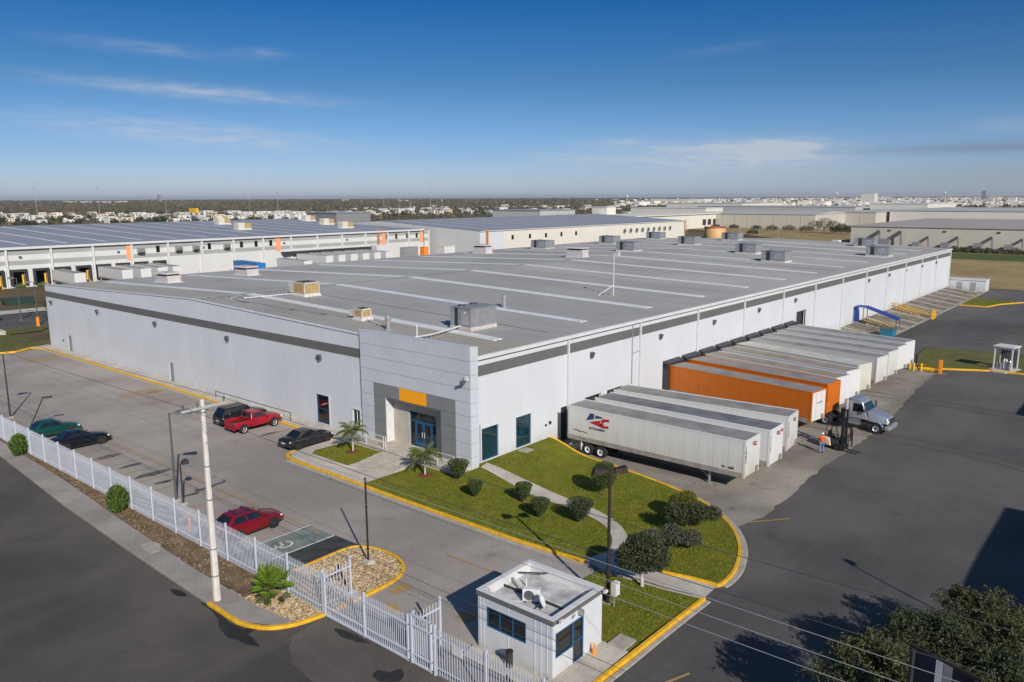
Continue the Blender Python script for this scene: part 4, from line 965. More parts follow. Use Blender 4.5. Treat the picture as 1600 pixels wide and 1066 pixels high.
U = [(146.4, 114.2, 'grey air unit on the far left slope, leftmost of the distant ones'), (172.2, 112.5, 'grey air unit on the far slope standing before the white wall'),
     (141.5, 87.6, 'grey air unit on the ridge just right of the roof aerial'), (199, 114.5, 'small grey air unit on the far slope below the row of wall fans'),
     (168.8, 88.2, 'grey air unit on the ridge in line with the white corner of the building behind'), (153.6, 67.0, 'grey air unit on the near slope, left of the pair before the beige hall'),
     (140.4, 55.9, 'grey air unit on the near slope nearest the dock side eave in the middle'), (192.7, 88.6, 'grey air unit on the ridge beside the ochre tank'),
     (194.1, 56.2, 'grey air unit at the far right end, the more distant of two'), (169.4, 46.4, 'grey air unit at the far right end closest to the eave')]
for x, y, lb in U: package_unit('air_unit', lb, x, y, 3.4, 4.4, 1.95)
def flue(label, x, y, h=1.0, r=.2):
    t = thing('roof_vent', label, 'vent', (x, y, roofz(y)))
    mb = MB(); mb.lathe([(r*1.7, -.1), (r*1.6, .1), (r, .2), (r, h)], n=14); mb.build('stack', M['galv'], t, smooth=False, world=False)
    mb = MB(); mb.lathe([(r*1.35, h-.02), (r*1.45, h+.12), (r*1.45, h+.3), (r*.9, h+.42), (0, h+.44)], n=14); mb.build('cowl', M['galv'], t, world=False)
flue('stubby round metal flue just behind the entrance panels', 46.6, 54.0, .95)
flue('round metal flue standing alone above the second skylight strip', 64.3, 55.4, .95)
t = thing('roof_aerial', 'tall thin aerial mast with a bracing strut on the main roof', 'aerial', (80.6, 52.0, roofz(52)))
mb = MB(); mb.tube((0, 0, -.1), (0, 0, 5.2), .06, .045, 8); mb.build('mast', M['trim'], t, world=False)
mb = MB(); mb.bar((-1.0, 1.6, 0), (0, 0, 1.35), .10); mb.bar((.7, .6, 0), (0, 0, 1.3), .06); mb.build('strut', M['trim'], t, world=False)
mb = MB(); mb.box(-.1, .1, -.6, .05, 4.95, 5.2); mb.cbox((0, -.6, 5.1), (.25, .3, .5)); mb.build('antenna', M['trim'], t, world=False)
def roofpipe(label, pts, r=.06, m='trim'):
    mb = MB(); mb.path([(x, y, roofz(y)+.16+z) for x, y, z in pts], r, 6); tag(mb.build('roof_pipe', M[m]), label, 'pipe')
roofpipe('white conduit run on the roof from the entrance parapet to the large air unit', [(43.6, 48.2, .3), (47.5, 48.9, .1), (51.4, 49.6, .2)], .07)
roofpipe('short white upright pipe with a foot just behind the entrance parapet', [(44.2, 49.9, .0), (44.9, 48.4, .1), (44.9, 48.4, 1.3)], .06)
roofpipe('white conduit zigzag between the ridge and the tan cooler', [(46.2, 79.5, .0), (48.6, 81.8, .0), (47.6, 79.2, .0), (54, 78.5, .0)], .06)
roofpipe('long thin conduit lying on the roof parallel to the left wall', [(46.2, 79.0, 0), (46.8, 70, 0), (48.0, 61.5, 0)], .045, 'galv')
roofpipe('conduit from the small tan cooler to the stubby flue', [(48.3, 59, .0), (47.2, 55.5, .0), (46.8, 54.6, 0)], .045)
# ------------------------------------------------------------------ trailers (rear at y=0, nose at y=-L, wheels on z=0)
TL, TW, TZ0, TZ1 = 16.15, 2.6, 1.16, 4.1
def wheel_mesh(r, w, rim, n=20):
    t = MB(); t.lathe([(rim, -w/2), (r*.93, -w/2), (r, -w/2+.05), (r, w/2-.05), (r*.93, w/2), (rim, w/2)], (0, 0, 0), n, 'X')
    q = MB(); q.lathe([(rim, -w/2+.02), (rim*.86, -w*.30), (rim*.45, -w*.22), (rim*.40, -w*.42), (0, -w*.42)], (0, 0, 0), n, 'X')
    q.lathe([(0, w*.1), (rim, w*.3)], (0, 0, 0), n, 'X')
    return t, q
_cache = {}
def wheel(parent, loc, r, w, rim, key, rim_mat, flip=False):
    """wheel part with tyre and rim as its pieces"""
    if key not in _cache:
        t, q = wheel_mesh(r, w, rim)
        hub = MB(); hub.lathe([(0, -w*.46), (rim*.3, -w*.46), (rim*.34, -w*.2), (0, -w*.2)], (0, 0, 0), 10, 'X')
        wo_ = hub.build('wheel', M['darkmetal'], parent, world=False)
        to = t.build('tyre', M['black'], wo_, world=False, smooth=False); ro = q.build('rim', rim_mat, wo_, world=False)
        _cache[key] = wo_
    else:
        wo_ = dup(_cache[key], parent=parent)
        for c in wo_.children:
            if c.name.startswith('rim') and rim_mat.name not in [m.name for m in c.data.materials]:
                c.data = c.data.copy(); c.data.materials.clear(); c.data.materials.append(rim_mat)
    wo_.location = loc; wo_.rotation_euler = (0, 0, math.pi if flip else 0)
    return wo_
def logo(parent, mtx, s=1.0):
    """navy and red slanted emblem"""
    def P(pts): return [mtx @ Vector((x*s, y*s, z)) for x, y, z in pts]
    mb = MB()
    for pg in ([(-.75, -.10), (-.47, .36), (-.20, .36), (-.20, .06)], [(-.10, .10), (-.10, .30), (.30, .26), (.42, .20)]):
        mb.poly(P([(x, y, .012) for x, y in pg]))
    mb.build('emblem', M['navy'], parent, world=False)
    mb = MB()
    for pg in ([(-.52, -.18), (-.1, -.04), (.28, .04), (.20, -.10), (.30, -.18), (.25, -.34), (.02, -.30)], [(.28, .04), (.40, .16), (.82, .20), (.85, .05), (.55, .03), (.48, -.05), (.42, -.12)],
               [(.20, -.10), (.42, -.12), (.50, -.24), (.80, -.20), (.78, -.34), (.40, -.38), (.25, -.34)]):
        mb.poly(P([(x, y, .014) for x, y in pg]))
    mb.build('emblem', M['red'], parent, world=False)
# side frame for text on the -x side: local x of text runs along -y, up is z
def side_m(x, y, z): return Matrix(((0, 0, -1, x), (-1, 0, 0, y), (0, 1, 0, z), (0, 0, 0, 1)))
def nose_m(x, y, z): return Matrix(((1, 0, 0, x), (0, 0, -1, y), (0, 1, 0, z), (0, 0, 0, 1)))
T_PROTO = {}
def trailer(name, label, loc, rz, skin, roofm, number=None, brand=None, side_mark=True, railm='railgrey', group='semitrailers backed up to the main dock wall', gear=True, simple=False):
    t = thing(name, label, 'trailer', loc, rz, group)
    hx = TW/2
    def add(n, mb, m, par=None): return mb.build(n, M[m], par or t, world=False)
    key = 'body'
    def shared(n, fn, m, par=None):
        k = (n, skin, roofm, railm, m)
        if k in T_PROTO:
            o = T_PROTO[k].copy(); col.objects.link(o); o.parent = par or t; return o
        mb = MB(); fn(mb); o = add(n, mb, m, par); T_PROTO[k] = o; return o
    shared('body', lambda q: q.box(-hx+.03, hx-.03, -TL+.03, -.03, TZ0+.12, TZ1-.05), skin)
    def roof(q):
        for i in range(13):
            y0, y1 = -TL+.06+i*(TL-.12)/13, -TL+.06+(i+1)*(TL-.12)/13
            q.mesh([(-hx+.08, y0+.01, TZ1-.05), (hx-.08, y0+.01, TZ1-.05), (hx-.08, y1-.01, TZ1-.05), (-hx+.08, y1-.01, TZ1-.05), (0, y0+.01, TZ1-.005), (0, y1-.01, TZ1-.005)], [(0,4,5,3),(4,1,2,5),(0,1,4),(3,5,2)])
    shared('roof', roof, roofm)
    for sx in (-1, 1):
        if sx > 0 and simple: continue
        for i in range(13):
            y0, y1 = -TL+.10+i*(TL-.2)/13, -TL+.10+(i+1)*(TL-.2)/13
            k = ('side', sx, skin)
            if k not in T_PROTO:
                mb = MB(); mb.box(-.012, .012, .012, (TL-.2)/13-.012, TZ0+.38, TZ1-.12); T_PROTO[k] = o = add('side_panel', mb, skin)
            else: o = T_PROTO[k].copy(); col.objects.link(o); o.parent = t
            o.location = (sx*(hx-.02), y0, 0)
    shared('bottom_rail', lambda q: (q.box(-hx-.01, -hx+.06, -TL, 0, TZ0, TZ0+.36), q.box(hx-.06, hx+.01, -TL, 0, TZ0, TZ0+.36)), railm)
    shared('top_rail', lambda q: (q.box(-hx-.01, -hx+.07, -TL, 0, TZ1-.12, TZ1), q.box(hx-.07, hx+.01, -TL, 0, TZ1-.12, TZ1), q.box(-hx+.07, hx-.07, -TL-.01, -TL+.05, TZ1-.12, TZ1-.01)), skin)
    def nose(q):
        q.box(-hx+.16, hx-.16, -TL-.02, -TL+.04, TZ0+.1, TZ1-.13)
        for x in (-.5, .5): q.box(x-.02, x+.02, -TL-.035, -TL-.02, TZ0+.3, TZ1-.2)
    shared('nose_panel', nose, skin)
    for sx in (-1, 1):
        shared('corner_post%s' % ('' if sx < 0 else ''), (lambda q, sx=sx: q.box(sx*hx-.15 if sx > 0 else -hx-.012, sx*hx+.012 if sx > 0 else -hx+.15, -TL-.012, -TL+.16, TZ0, TZ1-.13)), skin) if sx < 0 else add('corner_post', MB().box(hx-.15, hx+.012, -TL-.012, -TL+.16, TZ0, TZ1-.13), skin)
    shared('floor_frame', lambda q: (q.box(-hx+.08, hx-.08, -TL+.1, -.1, TZ0+.02, TZ0+.11), q.box(-.55, -.42, -TL+.6, -.3, TZ0-.18, TZ0+.02), q.box(.42, .55, -TL+.6, -.3, TZ0-.18, TZ0+.02)), 'darkmetal')
    shared('bogie', lambda q: (q.box(-.62, -.48, -4.4, -.9, TZ0-.36, TZ0-.19), q.box(.48, .62, -4.4, -.9, TZ0-.36, TZ0-.19), q.tube((-1.0, -3.4, .52), (1.0, -3.4, .52), .08), q.tube((-1.0, -2.1, .52), (1.0, -2.1, .52), .08)), 'darkmetal')
    shared('rear_guard', lambda q: (q.box(-1.15, 1.15, -.16, -.06, .48, .6), q.box(-.6, -.5, -.14, -.06, .6, TZ0), q.box(.5, .6, -.14, -.06, .6, TZ0)), 'galv')
    shared('doors', lambda q: (q.box(-hx+.05, -.01, -.03, .02, TZ0+.15, TZ1-.12), q.box(.01, hx-.05, -.03, .02, TZ0+.15, TZ1-.12)), skin)
    for yy in (-3.4, -2.1):
        for sx in (-1, 1): wheel(t, (sx*1.06, yy, .52), .52, .44, .30, 'trw', M['trim'] if skin != 'orangetr' else M['galv'], flip=sx > 0)
    for sx in (-1, 1):
        shared('mud_flap', lambda q: q.box(-1.28, -.72, -1.42, -1.40, .35, 1.1), 'trim') if sx < 0 else add('mud_flap', MB().box(.72, 1.28, -1.42, -1.40, .35, 1.1), 'trim')
    if gear:
        def lg(q):
            for sx in (-1, 1):
                q.box(sx*.85-.07, sx*.85+.07, -TL+2.9, -TL+3.04, .07, TZ0); q.box(sx*.85-.16, sx*.85+.16, -TL+2.8, -TL+3.14, .02, .07)
                q.bar((sx*.85, -TL+3.0, .5), (sx*.85, -TL+3.9, TZ0), .06)
            q.bar((-.85, -TL+2.97, .6), (.85, -TL+2.97, .6), .06)
        shared('landing_gear', lg, 'galv')
    def lights(q):
        for i in range(5): q.box(-hx-.02, -hx-.005, -TL+.6+i*3.6, -TL+.72+i*3.6, TZ0+.05, TZ0+.12)
    shared('marker_lights', lights, 'safetyor')
    mb = MB(); mb.box(-.2+hx*.55, .2+hx*.55, -TL-.12, -TL-.02, TZ0+.15, TZ0+.55); mb.build('connector_box', M['railgrey'], t, world=False)
    if number:
        for i, ch in enumerate(number): text_mesh(ch, .42, 'number', M['ink'], t, nose_m(-hx+.12, -TL-.025, TZ1-.62-i*.34))
        if side_mark:
            pass
    if brand:
        logo(t, nose_m(.25, -TL-.026, TZ1-.55), .55)
        if brand == 2: logo(t, nose_m(.95, -TL-.026, TZ1-.5), .4)
    return t
DZ = -.75
T1 = trailer('semi_trailer', 'white box trailer with red and blue emblem on its side, nearest the lawn', (54.92, 39.02, DZ), 0, 'whitetr', 'trroof', '1085', 1)
logo(T1, side_m(-TW/2-.02, -3.05, TZ1-.85), 1.45)
text_mesh('AUTOLINEAS', .27, 'lettering', M['ink'], T1, side_m(-TW/2-.022, -3.05, TZ1-1.62))
text_mesh('53 - 1085', .26, 'lettering', M['ink'], T1, side_m(-TW/2-.022, -TL+1.3, TZ0+.62))
mb = MB(); mb.path([(-TW/2-.02, -.6, 2.05), (-TW/2-.02, -.95, 2.1), (-TW/2-.02, -1.3, 1.98), (-TW/2-.02, -1.7, 2.02), (-TW/2-.02, -2.1, 1.95)], .025, 4); mb.build('scuff', M['ink'], T1, world=False)
trailer('semi_trailer', 'white box trailer with dark stained roof, second from the lawn, emblem on nose', (58.55, 38.7, DZ), R(.4), 'whitetr2', 'trroofdark', '1112', 2)
trailer('semi_trailer', 'white box trailer third from the lawn, worker standing off its nose', (62.1, 39.1, DZ), R(4.0), 'whitetr', 'trroof', '1642', 1)
NX = [72.6, 76.7, 79.8, 83.4, 87.3, 92.8, 97.1, 101.2, 104.7]
spec = [('orange sided box trailer with a white nose, first beyond the gap', 'orangetr', 'trroof', None),
        ('all orange box trailer with orange nose beside the bonneted truck', 'orangetr', 'trroof', '7714'),
        ('white box trailer directly behind the bonneted truck', 'whitetr2', 'trroofrust', '2108'),
        ('white box trailer with red stains on its grey roof', 'whitetr2', 'trroofrust', '2231'),
        ('cream box trailer with a pale roof, a single digit on its nose', 'creamtr', 'trroofpale', '5'),
        ('white box trailer fourth from the far end of the dock row', 'whitetr', 'trroof', None),
        ('white box trailer third from the far end of the dock row', 'whitetr', 'trroof', None),
        ('white box trailer second from the far end of the dock row', 'whitetr2', 'trroof', None),
        ('white box trailer at the far end of the dock row by the yellow posts', 'whitetr2', 'trroof', None)]
for xd, xn, (lb, sk, rf, num) in zip(DOCKS, NX, spec):
    rz = -math.atan2(xd-xn, 16.2)
    t = trailer('semi_trailer', lb, (xd, 40.15, DZ), rz, sk, rf, num, None, gear=True)
    if lb.startswith('orange sided'):
        mb = MB(); mb.box(-TW/2+.13, TW/2-.13, -TL-.034, -TL-.022, TZ0+.12, TZ1-.14); mb.build('nose_panel', M['whitetr2'], t, world=False)
        text_mesh('TRANSPORT', .2, 'lettering', M['ink'], t, nose_m(.2, -TL-.036, 2.9))

# ------------------------------------------------------------------ bonneted truck (front towards -y)
def bevelled(mb, name, m, parent, off=.05, seg_=2, smooth=True):
    o = mb.build(name, m, parent, world=False)
    b = bmesh.new(); b.from_mesh(o.data); bmesh.ops.remove_doubles(b, verts=b.verts, dist=1e-4)
    bmesh.ops.bevel(b, geom=b.edges[:]+b.verts[:], offset=off, segments=seg_, affect='EDGES', profile=.6, clamp_overlap=True)
    b.to_mesh(o.data); b.free()
    if smooth:
        for p in o.data.polygons: p.use_smooth = True
    return o
def hexa(mb, bot, top):
    """box from 4 bottom and 4 top points"""
    return mb.mesh(list(bot)+list(top), [(0,3,2,1),(4,5,6,7),(0,1,5,4),(1,2,6,5),(2,3,7,6),(3,0,4,7)])
M['silver'] = mat('silver_paint', (.40, .43, .48), .28, .55, .06, .8)
M['headlight'] = mat('headlight_glass', (.62, .64, .66), .12, .1, .1, 3, spec=.8)
M['taillight'] = mat('taillight_red', (.32, .01, .012), .2, 0, .1, 3, spec=.7)
M['chrome'] = mat('chrome', (.62, .62, .63), .2, .9, .1, 3)
M['alloy'] = mat('alloy_rim', (.52, .53, .55), .3, .6, .15, 4)
tk = thing('truck', 'silver bonneted day cab truck coupled under the trailer noses, bonnet facing the yard', 'truck', (77.0, 24.5, DZ), R(-3))
mb = MB()
for x in (-.45, .45): mb.box(x-.08, x+.08, -5.6, 1.0, .72, .98)
for y in (-4.6, -2.6, -.6, .9): mb.box(-.37, .37, y-.06, y+.06, .78, .94)
mb.build('chassis', M['darkmetal'], tk, world=False)
mb = MB(); hexa(mb, [(-1.12, -3.95, 1.15), (1.12, -3.95, 1.15), (1.12, -2.15, 1.15), (-1.12, -2.15, 1.15)], [(-1.0, -3.35, 2.78), (1.0, -3.35, 2.78), (1.02, -2.15, 2.85), (-1.02, -2.15, 2.85)]); bevelled(mb, 'cab', M['silver'], tk, .08)
mb = MB(); hexa(mb, [(-1.0, -5.75, 1.0), (1.0, -5.75, 1.0), (1.1, -3.92, 1.05), (-1.1, -3.92, 1.05)], [(-.72, -5.62, 1.55), (.72, -5.62, 1.55), (1.02, -3.85, 1.98), (-1.02, -3.85, 1.98)]); bevelled(mb, 'bonnet', M['silver'], tk, .12, 3)
mb = MB(); mb.poly([(-.93, -3.80, 1.98), (.93, -3.80, 1.98), (.86, -3.44, 2.62), (-.86, -3.44, 2.62)]); o = mb.build('windscreen', M['glass'], tk, world=False); o.location = (0, -.06, .02)
for sx in (-1, 1):
    mb = MB(); mb.poly([(sx*1.105, -3.62, 1.85), (sx*1.105, -2.55, 1.80), (sx*1.045, -2.55, 2.6), (sx*1.05, -3.3, 2.58)]); mb.build('side_window', M['glassdark'], tk, world=False)
    mb = MB(); mb.box(sx*1.125-.01, sx*1.125+.01, -2.62, -2.48, 1.55, 1.6); mb.build('door_handle', M['chrome'], tk, world=False)
    mb = MB(); mb.box(sx*1.38-.08, sx*1.38+.08, -3.85, -3.70, 1.95, 2.55); mb.bar((sx*1.1, -3.7, 2.5), (sx*1.38, -3.78, 2.5), .04); mb.build('mirror', M['lampgrey'], tk, world=False)
    mb = MB(); hexa(mb, [(sx*.62, -5.78, 1.12), (sx*.95, -5.68, 1.12), (sx*.95, -5.55, 1.12), (sx*.62, -5.6, 1.12)], [(sx*.62, -5.72, 1.36), (sx*.93, -5.6, 1.4), (sx*.93, -5.5, 1.4), (sx*.62, -5.55, 1.36)]); mb.build('headlight', M['headlight'], tk, world=False)
    mb = MB(); mb.tube((sx*.98, -3.3, .82), (sx*.98, -2.1, .82), .30, .30, 14); mb.build('fuel_tank', M['chrome'], tk, world=False)
    mb = MB(); prof = [(.62*math.cos(R(a)), .62*math.sin(R(a))) for a in range(-5, 186, 19)]
    mb.loft([[(sx*.72, -4.75+c, .52+s) for c, s in prof], [(sx*1.20, -4.75+c, .50+s) for c, s in prof]], close=False, caps=False); mb.build('fender', M['silver'], tk, world=False)
mb = MB(); mb.box(-.68, .68, -5.80, -5.72, 1.0, 1.46); g_ = mb.build('grille', M['darkmetal'], tk, world=False)
mb = MB(); hexa(mb, [(-1.18, -5.95, .48), (1.18, -5.95, .48), (1.2, -5.5, .48), (-1.2, -5.5, .48)], [(-1.15, -5.95, .86), (1.15, -5.95, .86), (1.2, -5.5, .86), (-1.2, -5.5, .86)]); bevelled(mb, 'bumper', M['silver'], tk, .06)
mb = MB(); hexa(mb, [(-1.0, -3.3, 2.82), (1.0, -3.3, 2.82), (1.0, -2.2, 2.85), (-1.0, -2.2, 2.85)], [(-.8, -2.95, 3.0), (.8, -2.95, 3.0), (.85, -2.2, 3.05), (-.85, -2.2, 3.05)]); bevelled(mb, 'roof_cap', M['silver'], tk, .05)
mb = MB(); mb.box(-1.05, 1.05, -2.12, -1.9, 1.05, 2.75); mb.build('cab_rear_panel', M['whitetr2'], tk, world=False)
mb = MB(); mb.lathe([(0, 1.0), (.5, 1.0), (.5, 1.08), (0, 1.1)], (0, -.1, 0), 14); mb.build('fifth_wheel', M['darkmetal'], tk, world=False)
mb = MB(); mb.box(-.35, .35, -1.7, -1.2, .98, 1.7); mb.build('air_tanks', M['darkmetal'], tk, world=False)
for sx in (-1, 1):
    wheel(tk, (sx*1.02, -4.75, .52), .52, .30, .30, 'trf', M['alloy'], flip=sx > 0)
    wheel(tk, (sx*.98, -.1, .52), .52, .55, .30, 'trr', M['alloy'], flip=sx > 0)

# ------------------------------------------------------------------ forklift (mast towards -y) and the worker
fl = thing('forklift', 'dark forklift with tall mast and lowered forks standing in the yard before the truck', 'forklift', (69.0, 21.3, DZ), R(-10))
mb = MB(); hexa(mb, [(-.55, -.55, .25), (.55, -.55, .25), (.55, .75, .25), (-.55, .75, .25)], [(-.52, -.5, .85), (.52, -.5, .85), (.52, .75, .95), (-.52, .75, .95)]); bevelled(mb, 'chassis', M['darkmetal'], fl, .05)
M['cweight'] = mat('counterweight_cream', (.60, .54, .40), .5, 0, .1, 2)
mb = MB(); hexa(mb, [(-.64, .1, .30), (.64, .1, .30), (.58, 1.3, .34), (-.58, 1.3, .34)], [(-.64, .25, .92), (.64, .25, .92), (.55, 1.2, 1.0), (-.55, 1.2, 1.0)]); bevelled(mb, 'counterweight', M['cweight'], fl, .08)
mb = MB()
for sx in (-1, 1): mb.bar((sx*.5, -.5, .9), (sx*.46, -.25, 2.15), .06); mb.bar((sx*.5, .72, 1.0), (sx*.46, .6, 2.15), .06)
mb.box(-.5, .5, -.28, -.2, 2.1, 2.17); mb.box(-.5, .5, .56, .64, 2.1, 2.17)
for i in range(6): mb.box(-.5+i*.19, -.45+i*.19, -.2, .56, 2.11, 2.16)
mb.build('overhead_guard', M['black'], fl, world=False)
mb = MB(); mb.box(-.25, .25, .15, .6, .9, 1.05); mb.box(-.25, .25, .5, .62, 1.05, 1.5); mb.build('seat', M['black'], fl, world=False)
mb = MB(); mb.tube((0, -.35, .85), (0, -.15, 1.25), .03); mb.lathe([(.16, 0), (.19, .02), (.16, .04)], (0, -.13, 1.26), 12); mb.build('steering_wheel', M['black'], fl, world=False)
mb = MB()
for sx in (-1, 1): mb.box(sx*.36-.06, sx*.36+.06, -.82, -.66, .1, 3.6); mb.box(sx*.24-.04, sx*.24+.04, -.86, -.7, .1, 3.5)
for z in (.3, 1.6, 3.5): mb.box(-.4, .4, -.80, -.68, z, z+.1)
mb.tube((0, -.72, .2), (0, -.72, 2.6), .05); mb.build('mast', M['black'], fl, world=False)
mb = MB()
for z in (.12, .5, 1.3): mb.box(-.55, .55, -.95, -.88, z, z+.08)
for i in range(5): mb.box(-.52+i*.25, -.48+i*.25, -.94, -.89, .2, 1.3)
mb.build('carriage', M['black'], fl, world=False)
for sx in (-1, 1):
    mb = MB(); mb.box(sx*.32-.06, sx*.32+.06, -2.15, -.95, .06, .10); mb.box(sx*.32-.06, sx*.32+.06, -1.0, -.95, .10, .6); mb.build('fork', M['darkmetal'], fl, world=False)
    wheel(fl, (sx*.5, -.5, .32), .32, .22, .17, 'fkf', M['darkmetal'], flip=sx > 0); wheel(fl, (sx*.48, .7, .26), .26, .2, .14, 'fkr', M['darkmetal'], flip=sx > 0)
ld = thing('lifting_frame', 'black steel frame standing on the yard between the forklift and the truck', 'frame', (71.4, 20.7, DZ), R(20))
mb = MB(); mb.bar((-1.2, 0, 1.25), (1.1, 0, 1.25), .12); mb.bar((-1.2, 0, .7), (1.1, 0, .7), .08); mb.build('crossbeam', M['black'], ld, world=False)
for x, e in ((-1.15, 0), (.5, 0), (1.1, .35)):
    mb = MB(); mb.bar((x, 0, 1.3), (x+e, 0, 0), .11); mb.build('leg', M['black'], ld, world=False)
def skin_body(name, pts, edges, m, parent, sub=1, root=0):
    me = bpy.data.meshes.new(name); me.from_pydata([p[:3] for p in pts], edges, [])
    o = bpy.data.objects.new(name, me); col.objects.link(o)
    sk = o.modifiers.new('s', 'SKIN'); su = o.modifiers.new('u', 'SUBSURF'); su.levels = sub; su.render_levels = sub
    for i, v in enumerate(me.skin_vertices[0].data): v.radius = pts[i][3]; v.use_root = (i == root)
    dg = bpy.context.evaluated_depsgraph_get(); ev = bpy.data.meshes.new_from_object(o.evaluated_get(dg))
    bpy.data.objects.remove(o); bpy.data.meshes.remove(me)
    ev.name = name; ev.materials.clear(); ev.materials.append(m)
    for p in ev.polygons: p.use_smooth = True
    r = bpy.data.objects.new(name, ev); col.objects.link(r); r.parent = parent; return r
M['skin'] = mat('skin', (.33, .19, .12), .6); M['vest'] = mat('vest_orange', (.90, .10, .012), .7, 0, .1, 6); M['jeans'] = mat('jeans_blue', (.11, .20, .36), .8, 0, .2, 6); M['hair'] = mat('hair_dark', (.02, .016, .013), .7); M['cap'] = mat('helmet_white', (.7, .7, .7), .4)
pr = thing('person', 'person in orange vest and blue jeans standing beside the forklift, arms bent', 'person', (66.9, 21.75, DZ), R(-75))
P_ = [(0, 0, .95, (.14, .11)), (0, 0, 1.15, (.13, .10)), (0, 0, 1.36, (.17, .11)), (0, 0, 1.48, (.07, .07)), (0, .02, 1.57, (.075, .085)), (0, .03, 1.68, (.075, .09)), (0, .02, 1.76, (.05, .06)),
      (.20, 0, 1.42, (.06, .06)), (.26, .02, 1.17, (.046, .046)), (.22, .24, 1.10, (.036, .036)), (.19, .32, 1.12, (.03, .045)),
      (-.20, 0, 1.42, (.06, .06)), (-.27, .04, 1.17, (.046, .046)), (-.20, .26, 1.08, (.036, .036)), (-.16, .34, 1.10, (.03, .045)),
      (.10, 0, .86, (.10, .10)), (.12, .05, .48, (.065, .065)), (.13, .0, .09, (.045, .045)), (.14, .14, .04, (.045, .03)),
      (-.10, 0, .86, (.10, .10)), (-.14, -.08, .48, (.065, .065)), (-.17, -.14, .09, (.045, .045)), (-.18, 0.0, .04, (.045, .03))]
E_ = [(0,1),(1,2),(2,3),(3,4),(4,5),(5,6),(2,7),(7,8),(8,9),(9,10),(2,11),(11,12),(12,13),(13,14),(0,15),(15,16),(16,17),(17,18),(0,19),(19,20),(20,21),(21,22)]
skin_body('body', P_, E_, M['skin'], pr, 1)
V_ = [(0, 0, .93, (.165, .135)), (0, 0, 1.15, (.155, .125)), (0, 0, 1.36, (.19, .13)), (0, 0, 1.47, (.09, .09)), (.20, 0, 1.42, (.075, .075)), (.255, .02, 1.22, (.06, .06)), (-.20, 0, 1.42, (.075, .075)), (-.262, .03, 1.22, (.06, .06))]
skin_body('vest', V_, [(0,1),(1,2),(2,3),(2,4),(4,5),(2,6),(6,7)], M['vest'], pr, 1)
J_ = [(0, 0, .96, (.16, .13)), (.10, 0, .86, (.115, .115)), (.12, .05, .48, (.08, .08)), (.13, .0, .10, (.065, .065)), (-.10, 0, .86, (.115, .115)), (-.14, -.08, .48, (.08, .08)), (-.17, -.14, .10, (.065, .065))]
skin_body('jeans', J_, [(0,1),(1,2),(2,3),(0,4),(4,5),(5,6)], M['jeans'], pr, 1)
for x, y in ((.135, .05), (-.175, -.09)):
    mb = MB(); hexa(mb, [(x-.055, y-.12, 0), (x+.055, y-.12, 0), (x+.05, y+.17, 0), (x-.05, y+.17, 0)], [(x-.05, y-.11, .11), (x+.05, y-.11, .11), (x+.04, y+.15, .06), (x-.04, y+.15, .06)]); bevelled(mb, 'boot', M['ink'], pr, .02)
mb = MB(); mb.lathe([(.0, 1.83), (.07, 1.815), (.105, 1.76), (.108, 1.71), (.15, 1.70)], (0, .02, 0), 14); mb.build('helmet', M['cap'], pr, world=False, smooth=True)
mb = MB(); mb.lathe([(.100, 1.71), (.098, 1.66), (.085, 1.60)], (0, .0, 0), 12); mb.build('hair', M['hair'], pr, world=False, smooth=True)

